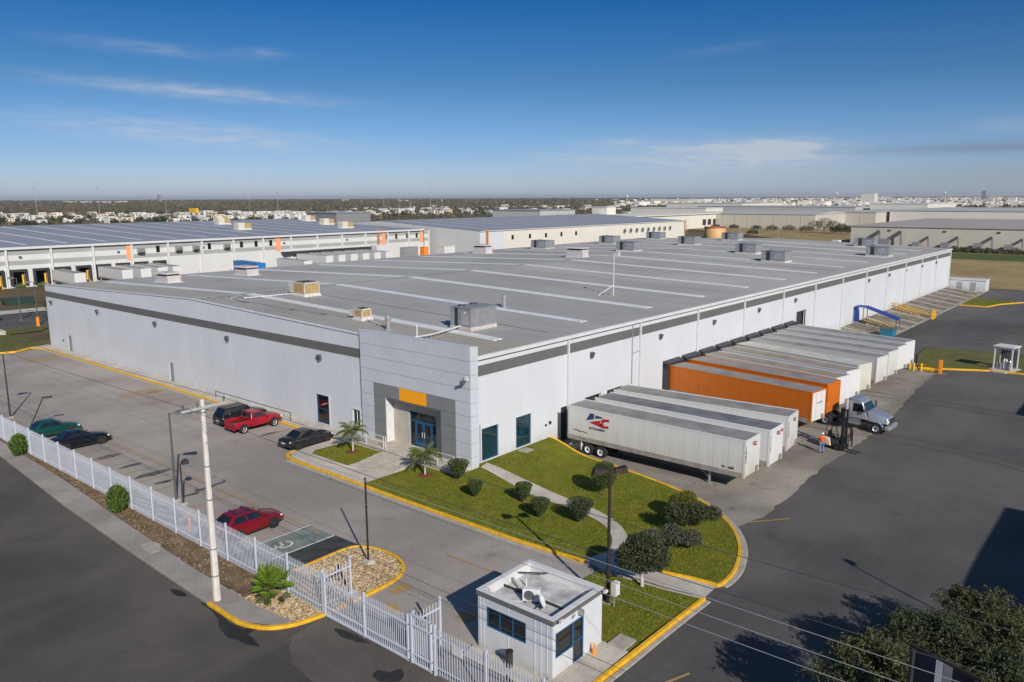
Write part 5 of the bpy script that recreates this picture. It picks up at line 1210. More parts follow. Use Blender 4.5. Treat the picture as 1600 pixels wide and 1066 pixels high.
# ------------------------------------------------------------------ cars (front towards +x)
def paint(n, c, metal=.35): M[n] = mat(n, c, .22, metal, .04, .7, spec=.6); return M[n]
for n, c in (('paint_green', (.006, .065, .052)), ('paint_black', (.008, .009, .011)), ('paint_charcoal', (.02, .021, .024)), ('paint_crimson', (.20, .006, .014)), ('paint_red', (.34, .010, .022))): paint(n, c, .25)
def car(label, loc, rz, pm, kind, L=4.6, W=1.8, rim=None):
    t = thing('parked_car', label, 'car', loc, rz, 'cars parked in front of the warehouse')
    pmn = M[pm]; hw = W/2; hL = L/2; rim = rim or M['alloy']
    S = dict(sedan=dict(b=[(-hL, .50, .80, .80), (-hL+.12, .38, .96, .90), (-hL+.75, .22, 1.02, .97), (-.9, .2, .98, 1.0), (.75, .2, .95, 1.0), (1.2, .2, .90, .98), (hL-.55, .22, .80, .95), (hL-.14, .26, .70, .86), (hL, .34, .58, .74)], cab=(-hL+.62, -.95, .15, 1.12, 1.45), cl=.96),
             hatch=dict(b=[(-hL, .5, .92, .82), (-hL+.1, .36, 1.04, .92), (-hL+.6, .22, 1.05, .98), (-.9, .2, 1.0, 1.0), (.75, .2, .97, 1.0), (1.2, .2, .92, .98), (hL-.55, .22, .82, .95), (hL-.14, .26, .72, .86), (hL, .34, .58, .74)], cab=(-hL+.10, -1.35, .12, 1.15, 1.50), cl=.98),
             suv=dict(b=[(-hL, .5, 1.05, .90), (-hL+.08, .4, 1.15, .95), (-hL+.6, .3, 1.16, .99), (-.9, .3, 1.12, 1.0), (.75, .3, 1.10, 1.0), (1.15, .3, 1.08, .99), (hL-.5, .32, 1.02, .97), (hL-.1, .36, .92, .92), (hL, .44, .75, .84)], cab=(-hL+.05, -1.95, .35, 1.05, 1.80), cl=1.12))[kind]
    mb = MB(); rings = []
    for x, zb, zt, k in S['b']:
        w_ = hw*k; zm = zb+(zt-zb)*.55
        rings.append([(x, -w_*.90, zb), (x, -w_*.985, zb+.14), (x, -w_, zm), (x, -w_*.965, zt-.06), (x, -w_*.80, zt), (x, 0, zt+.03), (x, w_*.80, zt), (x, w_*.965, zt-.06), (x, w_, zm), (x, w_*.985, zb+.14), (x, w_*.90, zb)])
    mb.loft(rings); body = mb.build('body', pmn, t, world=False, smooth=True)
    xr, x1, x2, xf, zr = S['cab']; zc = S['cl']-.04
    mb = MB(); hexa(mb, [(xr, -hw*.90, zc), (xf, -hw*.88, zc-.06), (xf, hw*.88, zc-.06), (xr, hw*.90, zc)], [(x1, -hw*.66, zr), (x2, -hw*.68, zr), (x2, hw*.68, zr), (x1, hw*.66, zr)]); cabn = bevelled(mb, 'cabin', pmn, t, .06, 3)
    def lerp(a, b, q): return tuple(a[i]+(b[i]-a[i])*q for i in range(3))
    def pane(nm, A, B, C, D, q0=.14, q1=.88, s0=.08, s1=.92, off=(0, 0, 0)):
        # A,B bottom; C,D top (above B, above A)
        p = [lerp(lerp(A, D, q0), lerp(B, C, q0), s0), lerp(lerp(A, D, q0), lerp(B, C, q0), s1), lerp(lerp(A, D, q1), lerp(B, C, q1), s1), lerp(lerp(A, D, q1), lerp(B, C, q1), s0)]
        n_ = (Vector(p[1])-Vector(p[0])).cross(Vector(p[3])-Vector(p[0])).normalized(); o_ = Vector(off).normalized()
        if n_.dot(o_) < 0: n_ = -n_
        mb = MB(); mb.poly([Vector(v)+n_*.014 for v in p]); return mb.build(nm, M['glassdark'], t, world=False)
    pane('windscreen', (xf, -hw*.88, zc-.06), (xf, hw*.88, zc-.06), (x2, hw*.68, zr), (x2, -hw*.68, zr), .10, .92, .07, .93, (1, 0, 1))
    pane('rear_window', (xr, -hw*.90, zc), (xr, hw*.90, zc), (x1, hw*.66, zr), (x1, -hw*.66, zr), .16, .90, .09, .91, (-1, 0, .6))
    for sy in (-1, 1):
        A, B, C, D = (xr, sy*hw*.90, zc), (xf, sy*hw*.88, zc-.06), (x2, sy*hw*.68, zr), (x1, sy*hw*.66, zr)
        cuts = [(.14, .50), (.53, .90)] if kind != 'suv' else [(.05, .30), (.33, .60), (.63, .90)]
        for a, b in cuts: pane('side_window', A, B, C, D, .18, .86, a, b, (0, sy, .3))
        mb = MB(); hexa(mb, [(hL-.32, sy*hw*.55, .58), (hL-.02, sy*hw*.52, .56), (hL-.16, sy*hw*.86, .58), (hL-.36, sy*hw*.90, .62)], [(hL-.34, sy*hw*.55, .72), (hL-.10, sy*hw*.52, .69), (hL-.2, sy*hw*.84, .70), (hL-.4, sy*hw*.88, .76)]); mb.build('headlight', M['headlight'], t, world=False)
        z_ = S['b'][1][2]
        mb = MB(); hexa(mb, [(-hL-.01, sy*hw*.48, z_-.28), (-hL+.03, sy*hw*.80, z_-.28), (-hL+.22, sy*hw*.91, z_-.26), (-hL+.1, sy*hw*.5, z_-.26)], [(-hL+.03, sy*hw*.48, z_-.1), (-hL+.06, sy*hw*.80, z_-.1), (-hL+.26, sy*hw*.91, z_-.12), (-hL+.14, sy*hw*.5, z_-.1)]); mb.build('taillight', M['taillight'], t, world=False)
        mb = MB(); mb.cbox((xf-.18, sy*(hw+.06), zc+.02), (.12, .16, .12)); mb.build('mirror', pmn, t, world=False)
        for xw in (hL-.92, -hL+.95):
            mb = MB(); mb.tube((xw, sy*hw*.80, .34), (xw, sy*(hw+.006), .34), .385, .385, 20); mb.build('wheel_arch', M['black'], t, world=False)
            w_ = wheel(t, (xw, sy*(hw-.09), .325), .325, .21, .225, 'car', rim); w_.rotation_euler = (0, 0, math.pi/2 if sy < 0 else -math.pi/2)
        mb = MB(); mb.box(-hL+1.35, hL-1.35, sy*hw*.93-.03, sy*hw*.93+.03, .19, .27); mb.build('sill', M['black'], t, world=False)
        for xx in (-.25, .95):
            mb = MB(); mb.cbox((xx-.35, sy*(hw+.002), zc-.15), (.16, .02, .03)); mb.build('door_handle', M['chrome'] if pm == 'paint_charcoal' else pmn, t, world=False)
    mb = MB(); mb.box(-hL-.015, -hL+.02, -.26, .26, .62, .74); mb.build('number_plate', M['trim'], t, world=False)
    mb = MB(); mb.box(hL-.12, hL+.004, -hw*.5, hw*.5, .38, .55); mb.build('grille', M['black'], t, world=False)
    return t, cabn
car('dark green saloon car parked farthest left inside the fence', (25.75, 76.2, .03), R(-3), 'paint_green', 'sedan', 4.6, 1.78, M['darkmetal'])
car('black saloon with bright alloy wheels backed up to the fence beside the green one', (26.05, 70.9, .03), R(-2), 'paint_black', 'sedan', 4.75, 1.80)
t, c_ = car('crimson hatchback with roof bars next to the accessible parking bay', (25.55, 43.75, .03), R(1), 'paint_crimson', 'hatch', 4.45, 1.78)
for x in (-.95, -.15):
    mb = MB(); mb.bar((x, -.58, 1.56), (x, .58, 1.56), .05, .04)
    for y in (-.56, .56): mb.box(x-.03, x+.03, y-.03, y+.03, 1.47, 1.56)
    mb.build('roof_bar', M['darkmetal'], t, world=False)
car('glossy charcoal saloon parked nose in beside the concrete kerb of the entrance lawn', (38.75, 56.0, .03), R(0), 'paint_charcoal', 'sedan', 4.75, 1.84, M['darkmetal'])
t, c_ = car('black sport utility car parked behind the red pickup', (38.85, 66.6, .03), R(0), 'paint_black', 'suv', 4.8, 1.88, M['darkmetal'])
for sy in (-1, 1):
    mb = MB(); mb.bar((-1.8, sy*.58, 1.85), (.2, sy*.58, 1.85), .05); mb.build('roof_rail', M['lampgrey'], t, world=False)
# pickup
pk = thing('parked_pickup', 'bright red pickup truck with an open bed and white wheels parked nose to the kerb', 'pickup', (38.65, 64.05, .03), R(0), 'cars parked in front of the warehouse')
hw = .95
mb = MB(); rings = []
for x, zb, zt, k in ((.35, .45, 1.12, 1.0), (1.25, .45, 1.10, .99), (1.95, .46, 1.02, .97), (2.3, .48, .96, .92), (2.42, .55, .82, .86)):
    w_ = hw*k; rings.append([(x, -w_*.93, zb), (x, -w_, zb+.25), (x, -w_*.98, zt-.08), (x, -w_*.82, zt), (x, 0, zt+.04), (x, w_*.82, zt), (x, w_*.98, zt-.08), (x, w_, zb+.25), (x, w_*.93, zb)])
mb.loft(rings); mb.build('bonnet', M['paint_red'], pk, world=False, smooth=True)
mb = MB(); hexa(mb, [(-.82, -hw, .45), (.9, -hw, .45), (.9, hw, .45), (-.82, hw, .45)], [(-.82, -hw*.99, 1.15), (.9, -hw*.99, 1.12), (.9, hw*.99, 1.12), (-.82, hw*.99, 1.15)]); bevelled(mb, 'body', M['paint_red'], pk, .05)
mb = MB(); hexa(mb, [(-.78, -hw*.93, 1.12), (1.0, -hw*.90, 1.1), (1.0, hw*.90, 1.1), (-.78, hw*.93, 1.12)], [(-.62, -hw*.72, 1.70), (.32, -hw*.73, 1.70), (.32, hw*.73, 1.70), (-.62, hw*.72, 1.70)]); bevelled(mb, 'cabin', M['paint_red'], pk, .05, 3)
mb = MB(); mb.poly([(.97, -.76, 1.18), (.97, .76, 1.18), (.40, .63, 1.64), (.40, -.63, 1.64)]); o = mb.build('windscreen', M['glassdark'], pk, world=False); o.location = (.03, 0, .03)
mb = MB(); mb.poly([(-.775, -.72, 1.2), (-.775, .72, 1.2), (-.66, .62, 1.62), (-.66, -.62, 1.62)]); o = mb.build('rear_window', M['glassdark'], pk, world=False); o.location = (-.02, 0, 0)
for sy in (-1, 1):
    mb = MB(); mb.poly([(-.6, sy*.885, 1.2), (.72, sy*.87, 1.2), (.28, sy*.745, 1.62), (-.55, sy*.74, 1.62)]); mb.build('side_window', M['glassdark'], pk, world=False)
    mb = MB(); mb.box(-2.42, -.86, sy*hw-.09 if sy > 0 else -hw, hw if sy > 0 else -hw+.09, .5, 1.12); bevelled(mb, 'bed_side', M['paint_red'], pk, .02, 1)
    mb = MB(); mb.box(2.3, 2.46, sy*.72-.16, sy*.72+.16, .72, .9); mb.build('headlight', M['headlight'], pk, world=False)
    mb = MB(); mb.box(-2.45, -2.38, sy*.86-.07, sy*.86+.07, .75, 1.08); mb.build('taillight', M['taillight'], pk, world=False)
    mb = MB(); mb.cbox((.8, sy*1.08, 1.2), (.12, .22, .18)); mb.build('mirror', M['paint_red'], pk, world=False)
    for xw in (1.55, -1.6):
        mb = MB(); mb.tube((xw, sy*.78, .42), (xw, sy*(hw+.012), .42), .44, .44, 20); mb.build('wheel_arch', M['black'], pk, world=False)
        w_ = wheel(pk, (xw, sy*(hw-.06), .38), .38, .24, .25, 'pick', M['trim']); w_.rotation_euler = (0, 0, math.pi/2 if sy < 0 else -math.pi/2)
mb = MB(); mb.box(-2.36, -.86, -hw+.1, hw-.1, .58, .66); mb.build('bed_floor', M['black'], pk, world=False)
mb = MB(); mb.box(-2.44, -2.37, -hw+.1, hw-.1, .55, 1.10); mb.build('tailgate', M['paint_red'], pk, world=False)
mb = MB(); mb.box(-2.52, -2.44, -.9, .9, .40, .58); mb.build('bumper', M['paint_red'], pk, world=False)
mb = MB(); mb.box(2.36, 2.5, -.92, .92, .44, .64); mb.build('bumper', M['chrome'], pk, world=False)
mb = MB(); mb.box(2.38, 2.44, -.52, .52, .68, .9); mb.build('grille', M['black'], pk, world=False)
mb = MB(); mb.path([(-.95, -.85, 1.12), (-.95, -.75, 1.65), (-.95, .75, 1.65), (-.95, .85, 1.12)], .035, 6); mb.path([(-.95, .7, 1.6), (-2.2, .86, 1.14)], .03, 6); mb.path([(-.95, -.7, 1.6), (-2.2, -.86, 1.14)], .03, 6); mb.build('bed_bar', M['black'], pk, world=False)
# ------------------------------------------------------------------ palisade fence, gates
def picket_mesh(h):
    mb = MB(); a, b = .018, .010
    mb.mesh([(-b,-a,.12),(b,-a,.12),(b,a,.12),(-b,a,.12),(-b,-a,h-.12),(b,-a,h-.12),(b,a,h-.12),(-b,a,h-.12),(0,0,h)], [(0,1,5,4),(1,2,6,5),(2,3,7,6),(3,0,4,7),(4,5,8),(5,6,8),(6,7,8),(7,4,8)])
    return mb
def fence_run(t, x, ya, yb, z, bay=3.05, h=2.4, gap=.137, limit=300):
    """runs from ya (near) to yb along +y, local to thing at (x, ya, z)"""
    n = max(1, round((yb-ya)/bay)); bay = (yb-ya)/n; proto = None; cnt = 0; rest = MB()
    post = rail = None
    for i in range(n+1):
        if post is None:
            mb = MB(); mb.box(-.05, .05, -.05, .05, -.1, h+.04); mb.box(-.06, .06, -.06, .06, h+.04, h+.07); post = mb.build('post', M['fence'], t, world=False)
        else: piece(post, t, (0, i*bay, 0))
        if i == n: break
        for zz in (.42, 1.95):
            if rail is None:
                mb = MB(); mb.box(.015, .06, .05, bay-.05, -.03, .03); rail = mb.build('rail', M['fence'], t, world=False); rail.location = (0, i*bay, zz)
            else: piece(rail, t, (0, i*bay, zz))
        k = int((bay-.16)/gap); s = (bay-.1)/k
        for j in range(k):
            y = i*bay+.05+(j+.5)*s
            if cnt < limit:
                if proto is None: proto = picket_mesh(h).build('picket', M['fence'], t, world=False); proto.location = (0, y, 0)
                else: piece(proto, t, (0, y, 0))
                cnt += 1
            else:
                q = picket_mesh(h); rest.mesh([(vx, vy+y, vz) for vx, vy, vz in q.v], q.f)
    if rest.v: rest.build('pickets', M['fence'], t, world=False, kind='stuff')
f1 = thing('palisade_fence', 'long white palisade fence between the parking lot and the street pavement', 'fence', (22.25, 31.5, .02))
fence_run(f1, 22.25, 31.5, 95.5, .02)
f2 = thing('palisade_fence', 'short white palisade fence in front of the guardhouse at the bottom edge', 'fence', (22.25, 14.2, -.02))
fence_run(f2, 22.25, 14.2, 23.35, -.02, gap=.15)
def gate(name, label, y0, y1, h, gap, sheet=False, x=22.2, n_mid=1):
    t = thing(name, label, 'gate', (x, y0, .02)); L = y1-y0
    mb = MB(); mb.box(-.05, .05, 0, L, .08, .16); mb.box(-.045, .045, 0, L, .52, .58); mb.box(-.045, .045, 0, L, h-.5, h-.44)
    for i in range(n_mid+2):
        y = .05+(L-.1)*i/(n_mid+1); mb.box(-.055, .055, y-.05, y+.05, .05, h+.03)
    if sheet: mb.box(-.05, .05, 0, L, h-.02, h+.05)
    mb.build('frame', M['fence'], t, world=False)
    proto = None; k = int((L-.2)/gap)
    for j in range(k):
        y = .1+(L-.2)*(j+.5)/k
        if proto is None: proto = picket_mesh(h).build('picket', M['fence'], t, world=False); proto.location = (0, y, 0)
        else: piece(proto, t, (0, y, 0))
    if sheet:
        mb = MB(); mb.box(.05, .07, .1, L-.1, .62, 1.75); mb.build('sheet', M['trim'], t, world=False)
    return t
gate('sliding_gate', 'wide white sliding gate of palisade bars across the driveway', 25.0, 31.3, 2.35, .135, n_mid=1)
gate('pedestrian_gate', 'narrow white pedestrian gate with a sheet metal panel beside the sliding gate', 23.5, 24.85, 2.45, .135, sheet=True, n_mid=0)
for lb, y in (('short white fence return standing behind the hinge side of the gate', 24.9), ('short white fence return standing on the gravel bed behind the gate post', 31.6)):
    t = thing('fence_return', lb, 'fence', (22.4, y, .02))
    for x in (.0, 1.7):
        mb = MB(); mb.box(x-.05, x+.05, -.05, .05, -.1, 2.5); mb.build('post', M['fence'], t, world=False)
    for zz in (.42, 1.9): mb = MB(); mb.box(.05, 1.65, -.03, .03, zz, zz+.07); mb.build('rail', M['fence'], t, world=False)
    pq = None
    for i in range(7):
        q = picket_mesh(2.35) if pq is None else None
        if pq is None: pq = q.build('picket', M['fence'], t, world=False); pq.location = (.25+i*.2, 0, 0); pq.rotation_euler = (0, 0, math.pi/2)
        else: piece(pq, t, (.25+i*.2, 0, 0))
mb = MB(); mb.box(-.03, .0, -.3, .3, -.2, .2); t = mb.build('gate_sign', M['trim']); t.location = (22.18, 21.9, 1.75); tag(t, 'small white sign plate hung on the palisade bars right of the pedestrian gate', 'sign')
for i, (y, lb) in enumerate(((46.6, 'orange marker post behind the fence near the utility pole'), (65.2, 'orange marker post behind the fence beside the saloon cars'))):
    t = thing('marker_post', lb, 'post', (23.1, y, .02))
    mb = MB(); mb.tube((0, 0, 0), (0, 0, 1.3), .09, .09, 10); mb.build('post', M['safetyor'], t, world=False)
    mb = MB(); mb.lathe([(.095, .75), (.095, .95)], n=10); mb.build('stripe', M['trim'], t, world=False)

# ------------------------------------------------------------------ guardhouse
gz = -.02; gx0, gx1, gy0, gy1, gh = 25.2, 29.05, 19.05, 23.45, 2.92
gd = thing('guardhouse', 'small white guardhouse with grey fascia, dark blue windows and flat roof', 'guardhouse', (gx0, gy0, gz))
gwin = (20.55, 22.9, 1.25, 2.25)
mb = MB(); wall_cells(mb, 'y', gx0, .12, gy0, gy1, -.2, gh-.25, [gwin]); mb.build('wall', M['white'], gd)
gdoor = [(25.95, 27.95, .98, 2.18), (27.0, 27.95, .1, 2.18)]
gdoor = [(25.42, 26.72, 1.0, 2.2), (26.72, 27.55, .1, 2.2)]
mb = MB(); wall_cells(mb, 'x', gy0, .12, gx0+.12, gx1, -.2, gh-.25, gdoor); mb.build('wall', M['white'], gd)
mb = MB(); mb.box(gx1-.12, gx1, gy0+.12, gy1, -.2, gh-.25); mb.box(gx0+.12, gx1-.12, gy1-.12, gy1, -.2, gh-.25); mb.build('wall', M['white'], gd)
mb = MB(); mb.box(gx0+1.6, gx0+1.65, gy0+.5, gy1-.2, .05, gh-.3); mb.build('partition', M['darkmetal'], gd)
mb = MB()
for (a, b, c, d) in ((gx0-.05, gx1+.05, gy0-.05, gy0+.2), (gx0-.05, gx1+.05, gy1-.2, gy1+.05), (gx0-.05, gx0+.2, gy0+.2, gy1-.2), (gx1-.2, gx1+.05, gy0+.2, gy1-.2)): mb.box(a, b, c, d, gh-.25, gh-.005)
mb.build('fascia', M['band'], gd)
mb = MB()
for (a, b, c, d) in ((gx0-.06, gx1+.06, gy0-.06, gy0+.21), (gx0-.06, gx1+.06, gy1-.21, gy1+.06), (gx0-.06, gx0+.21, gy0+.21, gy1-.21), (gx1-.21, gx1+.06, gy0+.21, gy1-.21)): mb.box(a, b, c, d, gh-.004, gh+.03)
for (a, b, c, d) in ((gx0+.2, gx1-.2, gy0+.2, gy0+.215), (gx0+.2, gx1-.2, gy1-.215, gy1-.2), (gx0+.2, gx0+.215, gy0+.215, gy1-.215), (gx1-.215, gx1-.2, gy0+.215, gy1-.215)): mb.box(a, b, c, d, gh-.44, gh-.006)
mb.build('parapet', M['trim'], gd)
M['groof'] = mat('coated_roof', (.40, .40, .40), .8, 0, .3, 1.1, .2, 15, .2, world=True, c2=(.66, .66, .65))
mb = MB(); mb.box(gx0+.19, gx1-.19, gy0+.19, gy1-.19, gh-.55, gh-.42); mb.build('roof', M['groof'], gd)
window('y', gx0, *gwin, .05, M['bluealu'], M['glassdark'], gd, 3, 1, .06)
window('x', gy0, *gdoor[0], .05, M['bluealu'], M['glassdark'], gd, 1, 1, .06)
window('x', gy0, *gdoor[1], .05, M['bluealu'], M['glassdark'], gd, 1, 2, .08, name='door')
mb = MB()
for y in (19.35, 19.7, 20.05, 21.6, 23.1, 23.3):
    for s0, s1 in (((-.1, gh-.26),) if not gwin[0]-.1 < y < gwin[1]+.1 else ((-.1, gwin[2]-.03), (gwin[3]+.03, gh-.26))): mb.box(gx0-.018, gx0, y-.025, y+.025, s0, s1)
mb.build('wall_ribs', M['white'], gd)
mb = MB(); mb.box(26.62, 26.86, gy0-.03, gy0-.004, 2.36, 2.66); sg = mb.build('number_sign', M['trim'], gd)
text_mesh('#1', .26, 'numeral', M['navy'], sg, Matrix(((1, 0, 0, 26.73-gx0), (0, 0, -1, -.034), (0, 1, 0, 2.51-gz), (0, 0, 0, 1))))
mb = MB(); mb.tube((27.2, gy0, 2.5), (27.2, gy0-.18, 2.5), .17, .15, 14); mb.build('wall_light', M['galv'], gd)
for x, y in ((25.55, gy0-.12), (29.0, gy0-.12)):
    mb = MB(); mb.tube((x, y+.12, gh-.1), (x, y-.1, gh-.08), .03); mb.cbox((x-.05, y-.14, gh-.06), (.24, .12, .12)); mb.build('camera', M['trim'], gd)
def ac(label, x, y, z, rz):
    t = thing('condenser_unit', label, 'air conditioner', (x, y, z), rz)
    mb = MB(); mb.box(-.42, .42, -.16, .16, .08, .68); b_ = bevelled(mb, 'casing', M['trim'], t, .02, 1, False)
    mb = MB(); mb.lathe([(.23, 0), (.25, .015), (.23, .03)], (-.1, -.19, .38), 18, 'Y'); mb.lathe([(0, .01), (.22, .01)], (-.1, -.175, .38), 18, 'Y'); mb.build('fan_grille', M['lampgrey'], t, world=False)
    mb = MB()
    for x_ in (-.3, .3): mb.box(x_-.04, x_+.04, -.2, .2, 0, .08)
    mb.build('foot', M['lampgrey'], t, world=False)
rz_ = gz+gh-.42
ac('white air conditioner condenser with round fan on the guardhouse roof, beside the dish', 26.55, 21.3, rz_, R(-60))
t = thing('satellite_dish', 'small pale dish on a tripod on the guardhouse roof', 'dish', (26.2, 20.5, rz_))
mb = MB(); mb.lathe([(0, .0), (.2, .03), (.33, .1)], (0, 0, 0), 16); d_ = mb.build('dish', M['trim'], t, world=False, smooth=True); d_.location = (0, 0, .42); d_.rotation_euler = (R(65), 0, R(30))
mb = MB(); mb.tube((0, 0, 0), (0, 0, .4), .025); mb.bar((0, 0, .25), (.35, -.1, .0), .03); mb.bar((0, 0, .25), (-.2, .3, 0), .03); mb.build('mount', M['darkmetal'], t, world=False)
mb = MB(); mb.tube((27.5, 22.4, rz_), (27.5, 22.4, rz_+.42), .045); tag(mb.build('roof_pipe', M['trim']), 'white vent pipe standing on the guardhouse roof', 'pipe')
mb = MB(); mb.bar((27.35, 23.1, rz_+.3), (27.0, 22.35, rz_+.02), .10); tag(mb.build('roof_plank', M['concrete']), 'loose concrete lump leaning inside the guardhouse parapet', 'rubble')
mb = MB(); mb.bar((27.8, 23.12, rz_+.4), (28.7, 22.0, rz_+.36), .05); tag(mb.build('roof_bar', M['darkmetal']), 'dark bar lying along the rear parapet of the guardhouse roof', 'bar')
for x, y in ((25.55, 23.15), (25.65, 23.05)):
    pass
mb = MB(); mb.path([(25.5, 23.2, rz_), (25.5, 23.2, rz_+.55), (25.58, 22.9, rz_+.5), (25.6, 22.4, rz_+.05), (26.3, 21.5, rz_+.05)], .018, 5); tag(mb.build('cable', M['trim']), 'thin pale cable crossing the guardhouse roof to the condenser', 'cable')
t = thing('electric_meter', 'white meter box at the foot of the double headed lamp post', 'box', (32.3, 20.45, terr(32.3, 20.4)+.1))
mb = MB(); mb.tube((0, 0, -.1), (0, 0, .7), .05); mb.build('post', M['galv'], t, world=False)
mb = MB(); mb.box(-.2, .2, -.22, .06, .7, 1.4); mb.build('box', M['trim'], t, world=False)
# things leaning by the guardhouse
t = thing('traffic_cone', 'small faded cone standing against the guardhouse wall', 'cone', (28.0, 18.75, .08))
mb = MB(); mb.lathe([(.17, 0), (.17, .03), (.12, .04), (.03, .6), (0, .6)], n=12); mb.build('cone', M['safetyor'], t, world=False)
t = thing('barrel', 'dark round bin standing against the window side of the guardhouse', 'bin', (24.7, 21.1, .1))
mb = MB(); mb.lathe([(0, 0), (.15, 0), (.17, .45), (.16, .8), (0, .82)], n=14); mb.build('drum', M['darkmetal'], t, world=False)
mb = MB(); mb.lathe([(.18, .78), (.18, .84), (0, .87)], n=14); mb.build('lid', M['black'], t, world=False)

# ------------------------------------------------------------------ lamp posts and poles
def lamp_post(label, x, y, h, arm=(1.0, 0.0), r=.075, m='lampgrey', heads=1, base=True):
    z = terr(x, y)+.05
    t = thing('lamp_post', label, 'lamp post', (x, y, z))
    mb = MB(); mb.tube((0, 0, 0), (0, 0, h), r*1.25, r*.8, 10); mb.build('pole', M[m], t, world=False)
    if base: mb = MB(); mb.box(-.22, .22, -.22, .22, -.2, .1); mb.build('base', M['soilpad'], t, world=False)
    a = Vector((arm[0], arm[1], 0)); 
    dirs = [a] if heads == 1 else [a, -a]
    for d in dirs:
        mb = MB(); mb.tube((0, 0, h-.06), (d.x*.5, d.y*.5, h+.04), .035); mb.build('arm', M[m], t, world=False)
        ang = math.atan2(d.y, d.x)
        mb = MB(); rot = Matrix.Rotation(ang, 3, 'Z')
        L_ = d.length
        pts = [rot @ Vector(p) for p in ((.28*L_, -.15, -.14), (L_, -.24, -.16), (L_, .24, -.16), (.28*L_, .15, -.14))]; tp = [rot @ Vector(p) for p in ((.28*L_, -.12, .08), (L_*.95, -.2, .16), (L_*.95, .2, .16), (.28*L_, .12, .08))]
        hexa(mb, [p+Vector((0, 0, h+.05)) for p in pts], [p+Vector((0, 0, h+.05)) for p in tp]); hd = mb.build('lamp_head', M[m], t, world=False)
        mb = MB(); c = rot @ Vector((.66*L_, 0, 0)); mb.cbox((c.x, c.y, h-.115), (.36*L_, .2, .02), rot); mb.build('lens', M['galv'], hd, world=False)
    return t
lamp_post('tall grey lamp post behind the fence beside the concrete utility pole', 25.1, 52.3, 6.35, (1.15, -.9))
lamp_post('short dark lamp post behind the fence, standing close to the taller grey one', 25.1, 51.3, 2.9, (.55, .1), .06, 'darkmetal')
lamp_post('dark lamp post at the left edge of the parking lot', 25.4, 85.6, 6.35, (-1.2, .3), .07, 'darkmetal')
t = thing('lamp_post', 'dark lamp with a leaning arm behind the fence left of the green car', 'lamp post', (25.0, 79.6, .03))
mb = MB(); mb.tube((0, 0, 0), (1.0, -1.2, 3.0), .06, .05, 8); mb.build('pole', M['darkmetal'], t, world=False)
mb = MB(); mb.cbox((1.35, -1.35, 3.05), (.8, .26, .12), Matrix.Rotation(R(-25), 3, 'Z')); mb.build('lamp_head', M['darkmetal'], t, world=False)
lamp_post('double headed dark lamp post on the small lawn behind the guardhouse', 32.4, 20.9, 7.3, (.68, -.58), .085, 'ironbrown', 2)
lamp_post('lamp post hidden among the trees of the lower right corner', 38.8, -1.4, 8.9, (.5, .3), .06, 'darkmetal')
t = thing('pole', 'plain rusty steel pole standing in the gravel island', 'pole', (27.35, 34.1, .12))
mb = MB(); mb.tube((0, 0, .1), (0, 0, 5.2), .06, .055, 8); mb.build('shaft', M['ironbrown'], t, world=False)
mb = MB(); mb.box(-.25, .25, -.25, .25, -.05, .2); mb.build('base', M['walk'], t, world=False)
def utility_pole(label, x, y, h, rz=0.0, transformer=False):
    t = thing('utility_pole', label, 'utility pole', (x, y, .1), rz)
    mb = MB(); mb.loft([[(c*r, s*r, z) for c, s in ((1,.45),(.45,1),(-.45,1),(-1,.45),(-1,-.45),(-.45,-1),(.45,-1),(1,-.45))] for r, z in ((.19, -.3), (.10, h))]); mb.build('shaft', M['polecon'], t, world=False)
    mb = MB(); mb.box(-1.25, 1.25, -.16, -.06, h-.45, h-.33); mb.build('crossarm', M['timber'], t, world=False)
    for x_ in (-1.15, -.35, 1.15):
        mb = MB(); mb.lathe([(.03, 0), (.03, .1), (.07, .12), (.05, .17), (.075, .2), (.05, .27), (0, .28)], (x_, -.11, h-.33), 10); mb.build('insulator', M['lampgrey'], t, world=False)
    mb = MB()
    for z in (1.4, 2.9, 5.6, 7.4, h-.7): mb.lathe([(.205-.09*z/h, z), (.215-.09*z/h, z+.03), (.205-.09*z/h, z+.06)], n=10)
    mb.build('strap', M['lampgrey'], t, world=False)
    if transformer:
        mb = MB(); mb.lathe([(0, 0), (.33, 0), (.36, .1), (.36, .85), (.30, .95), (0, 1.0)], (.55, .1, h-2.2), 14); mb.build('transformer', M['lampgrey'], t, world=False)
        mb = MB(); mb.box(-1.0, 1.0, -.16, -.06, h-1.6, h-1.48); mb.build('crossarm', M['timber'], t, world=False)
        mb = MB(); mb.box(-.6, -.1, -.3, .3, h-2.4, h-1.7); mb.build('switch_box', M['lampgrey'], t, world=False)
    return t
utility_pole('tall pale concrete utility pole with a crossarm on the pavement by the gate', 19.45, 36.9, 10.95, R(4))
M['wire'] = mat('wire_dark', (.05, .05, .055), .5); M['wirepale'] = mat('wire_pale', (.42, .42, .42), .4, .5)
def wire(label, x, z, y0, y1, sag=.25, m='wire', r=.012):
    ya = 36.8; mb = MB(); pts = []
    spans = [(y0, ya), (ya, y1)]
    for a, b in spans:
        for i in range(13):
            q = i/12; pts.append((x, a+(b-a)*q, z-4*sag*q*(1-q)))
    mb.path(pts, r, 4); tag(mb.build('overhead_wire', M[m]), label, 'wire', 'overhead wires along the street')
for x, z, m, lb in ((19.1, 10.05, 'wirepale', 'pale overhead wire crossing above the guardhouse lawn, highest of the three'), (19.4, 9.35, 'wirepale', 'pale overhead wire crossing the lower right trees, middle of the three'),
                    (19.4, 8.85, 'wirepale', 'pale overhead wire crossing the lower right corner, lowest of the three'), (19.5, 6.45, 'wire', 'dark communication cable crossing in front of the guardhouse window'),
                    (19.55, 6.0, 'wire', 'second dark communication cable running just under the first one')):
    wire(lb, x, z, 2.0, 96, .12, m, .011)
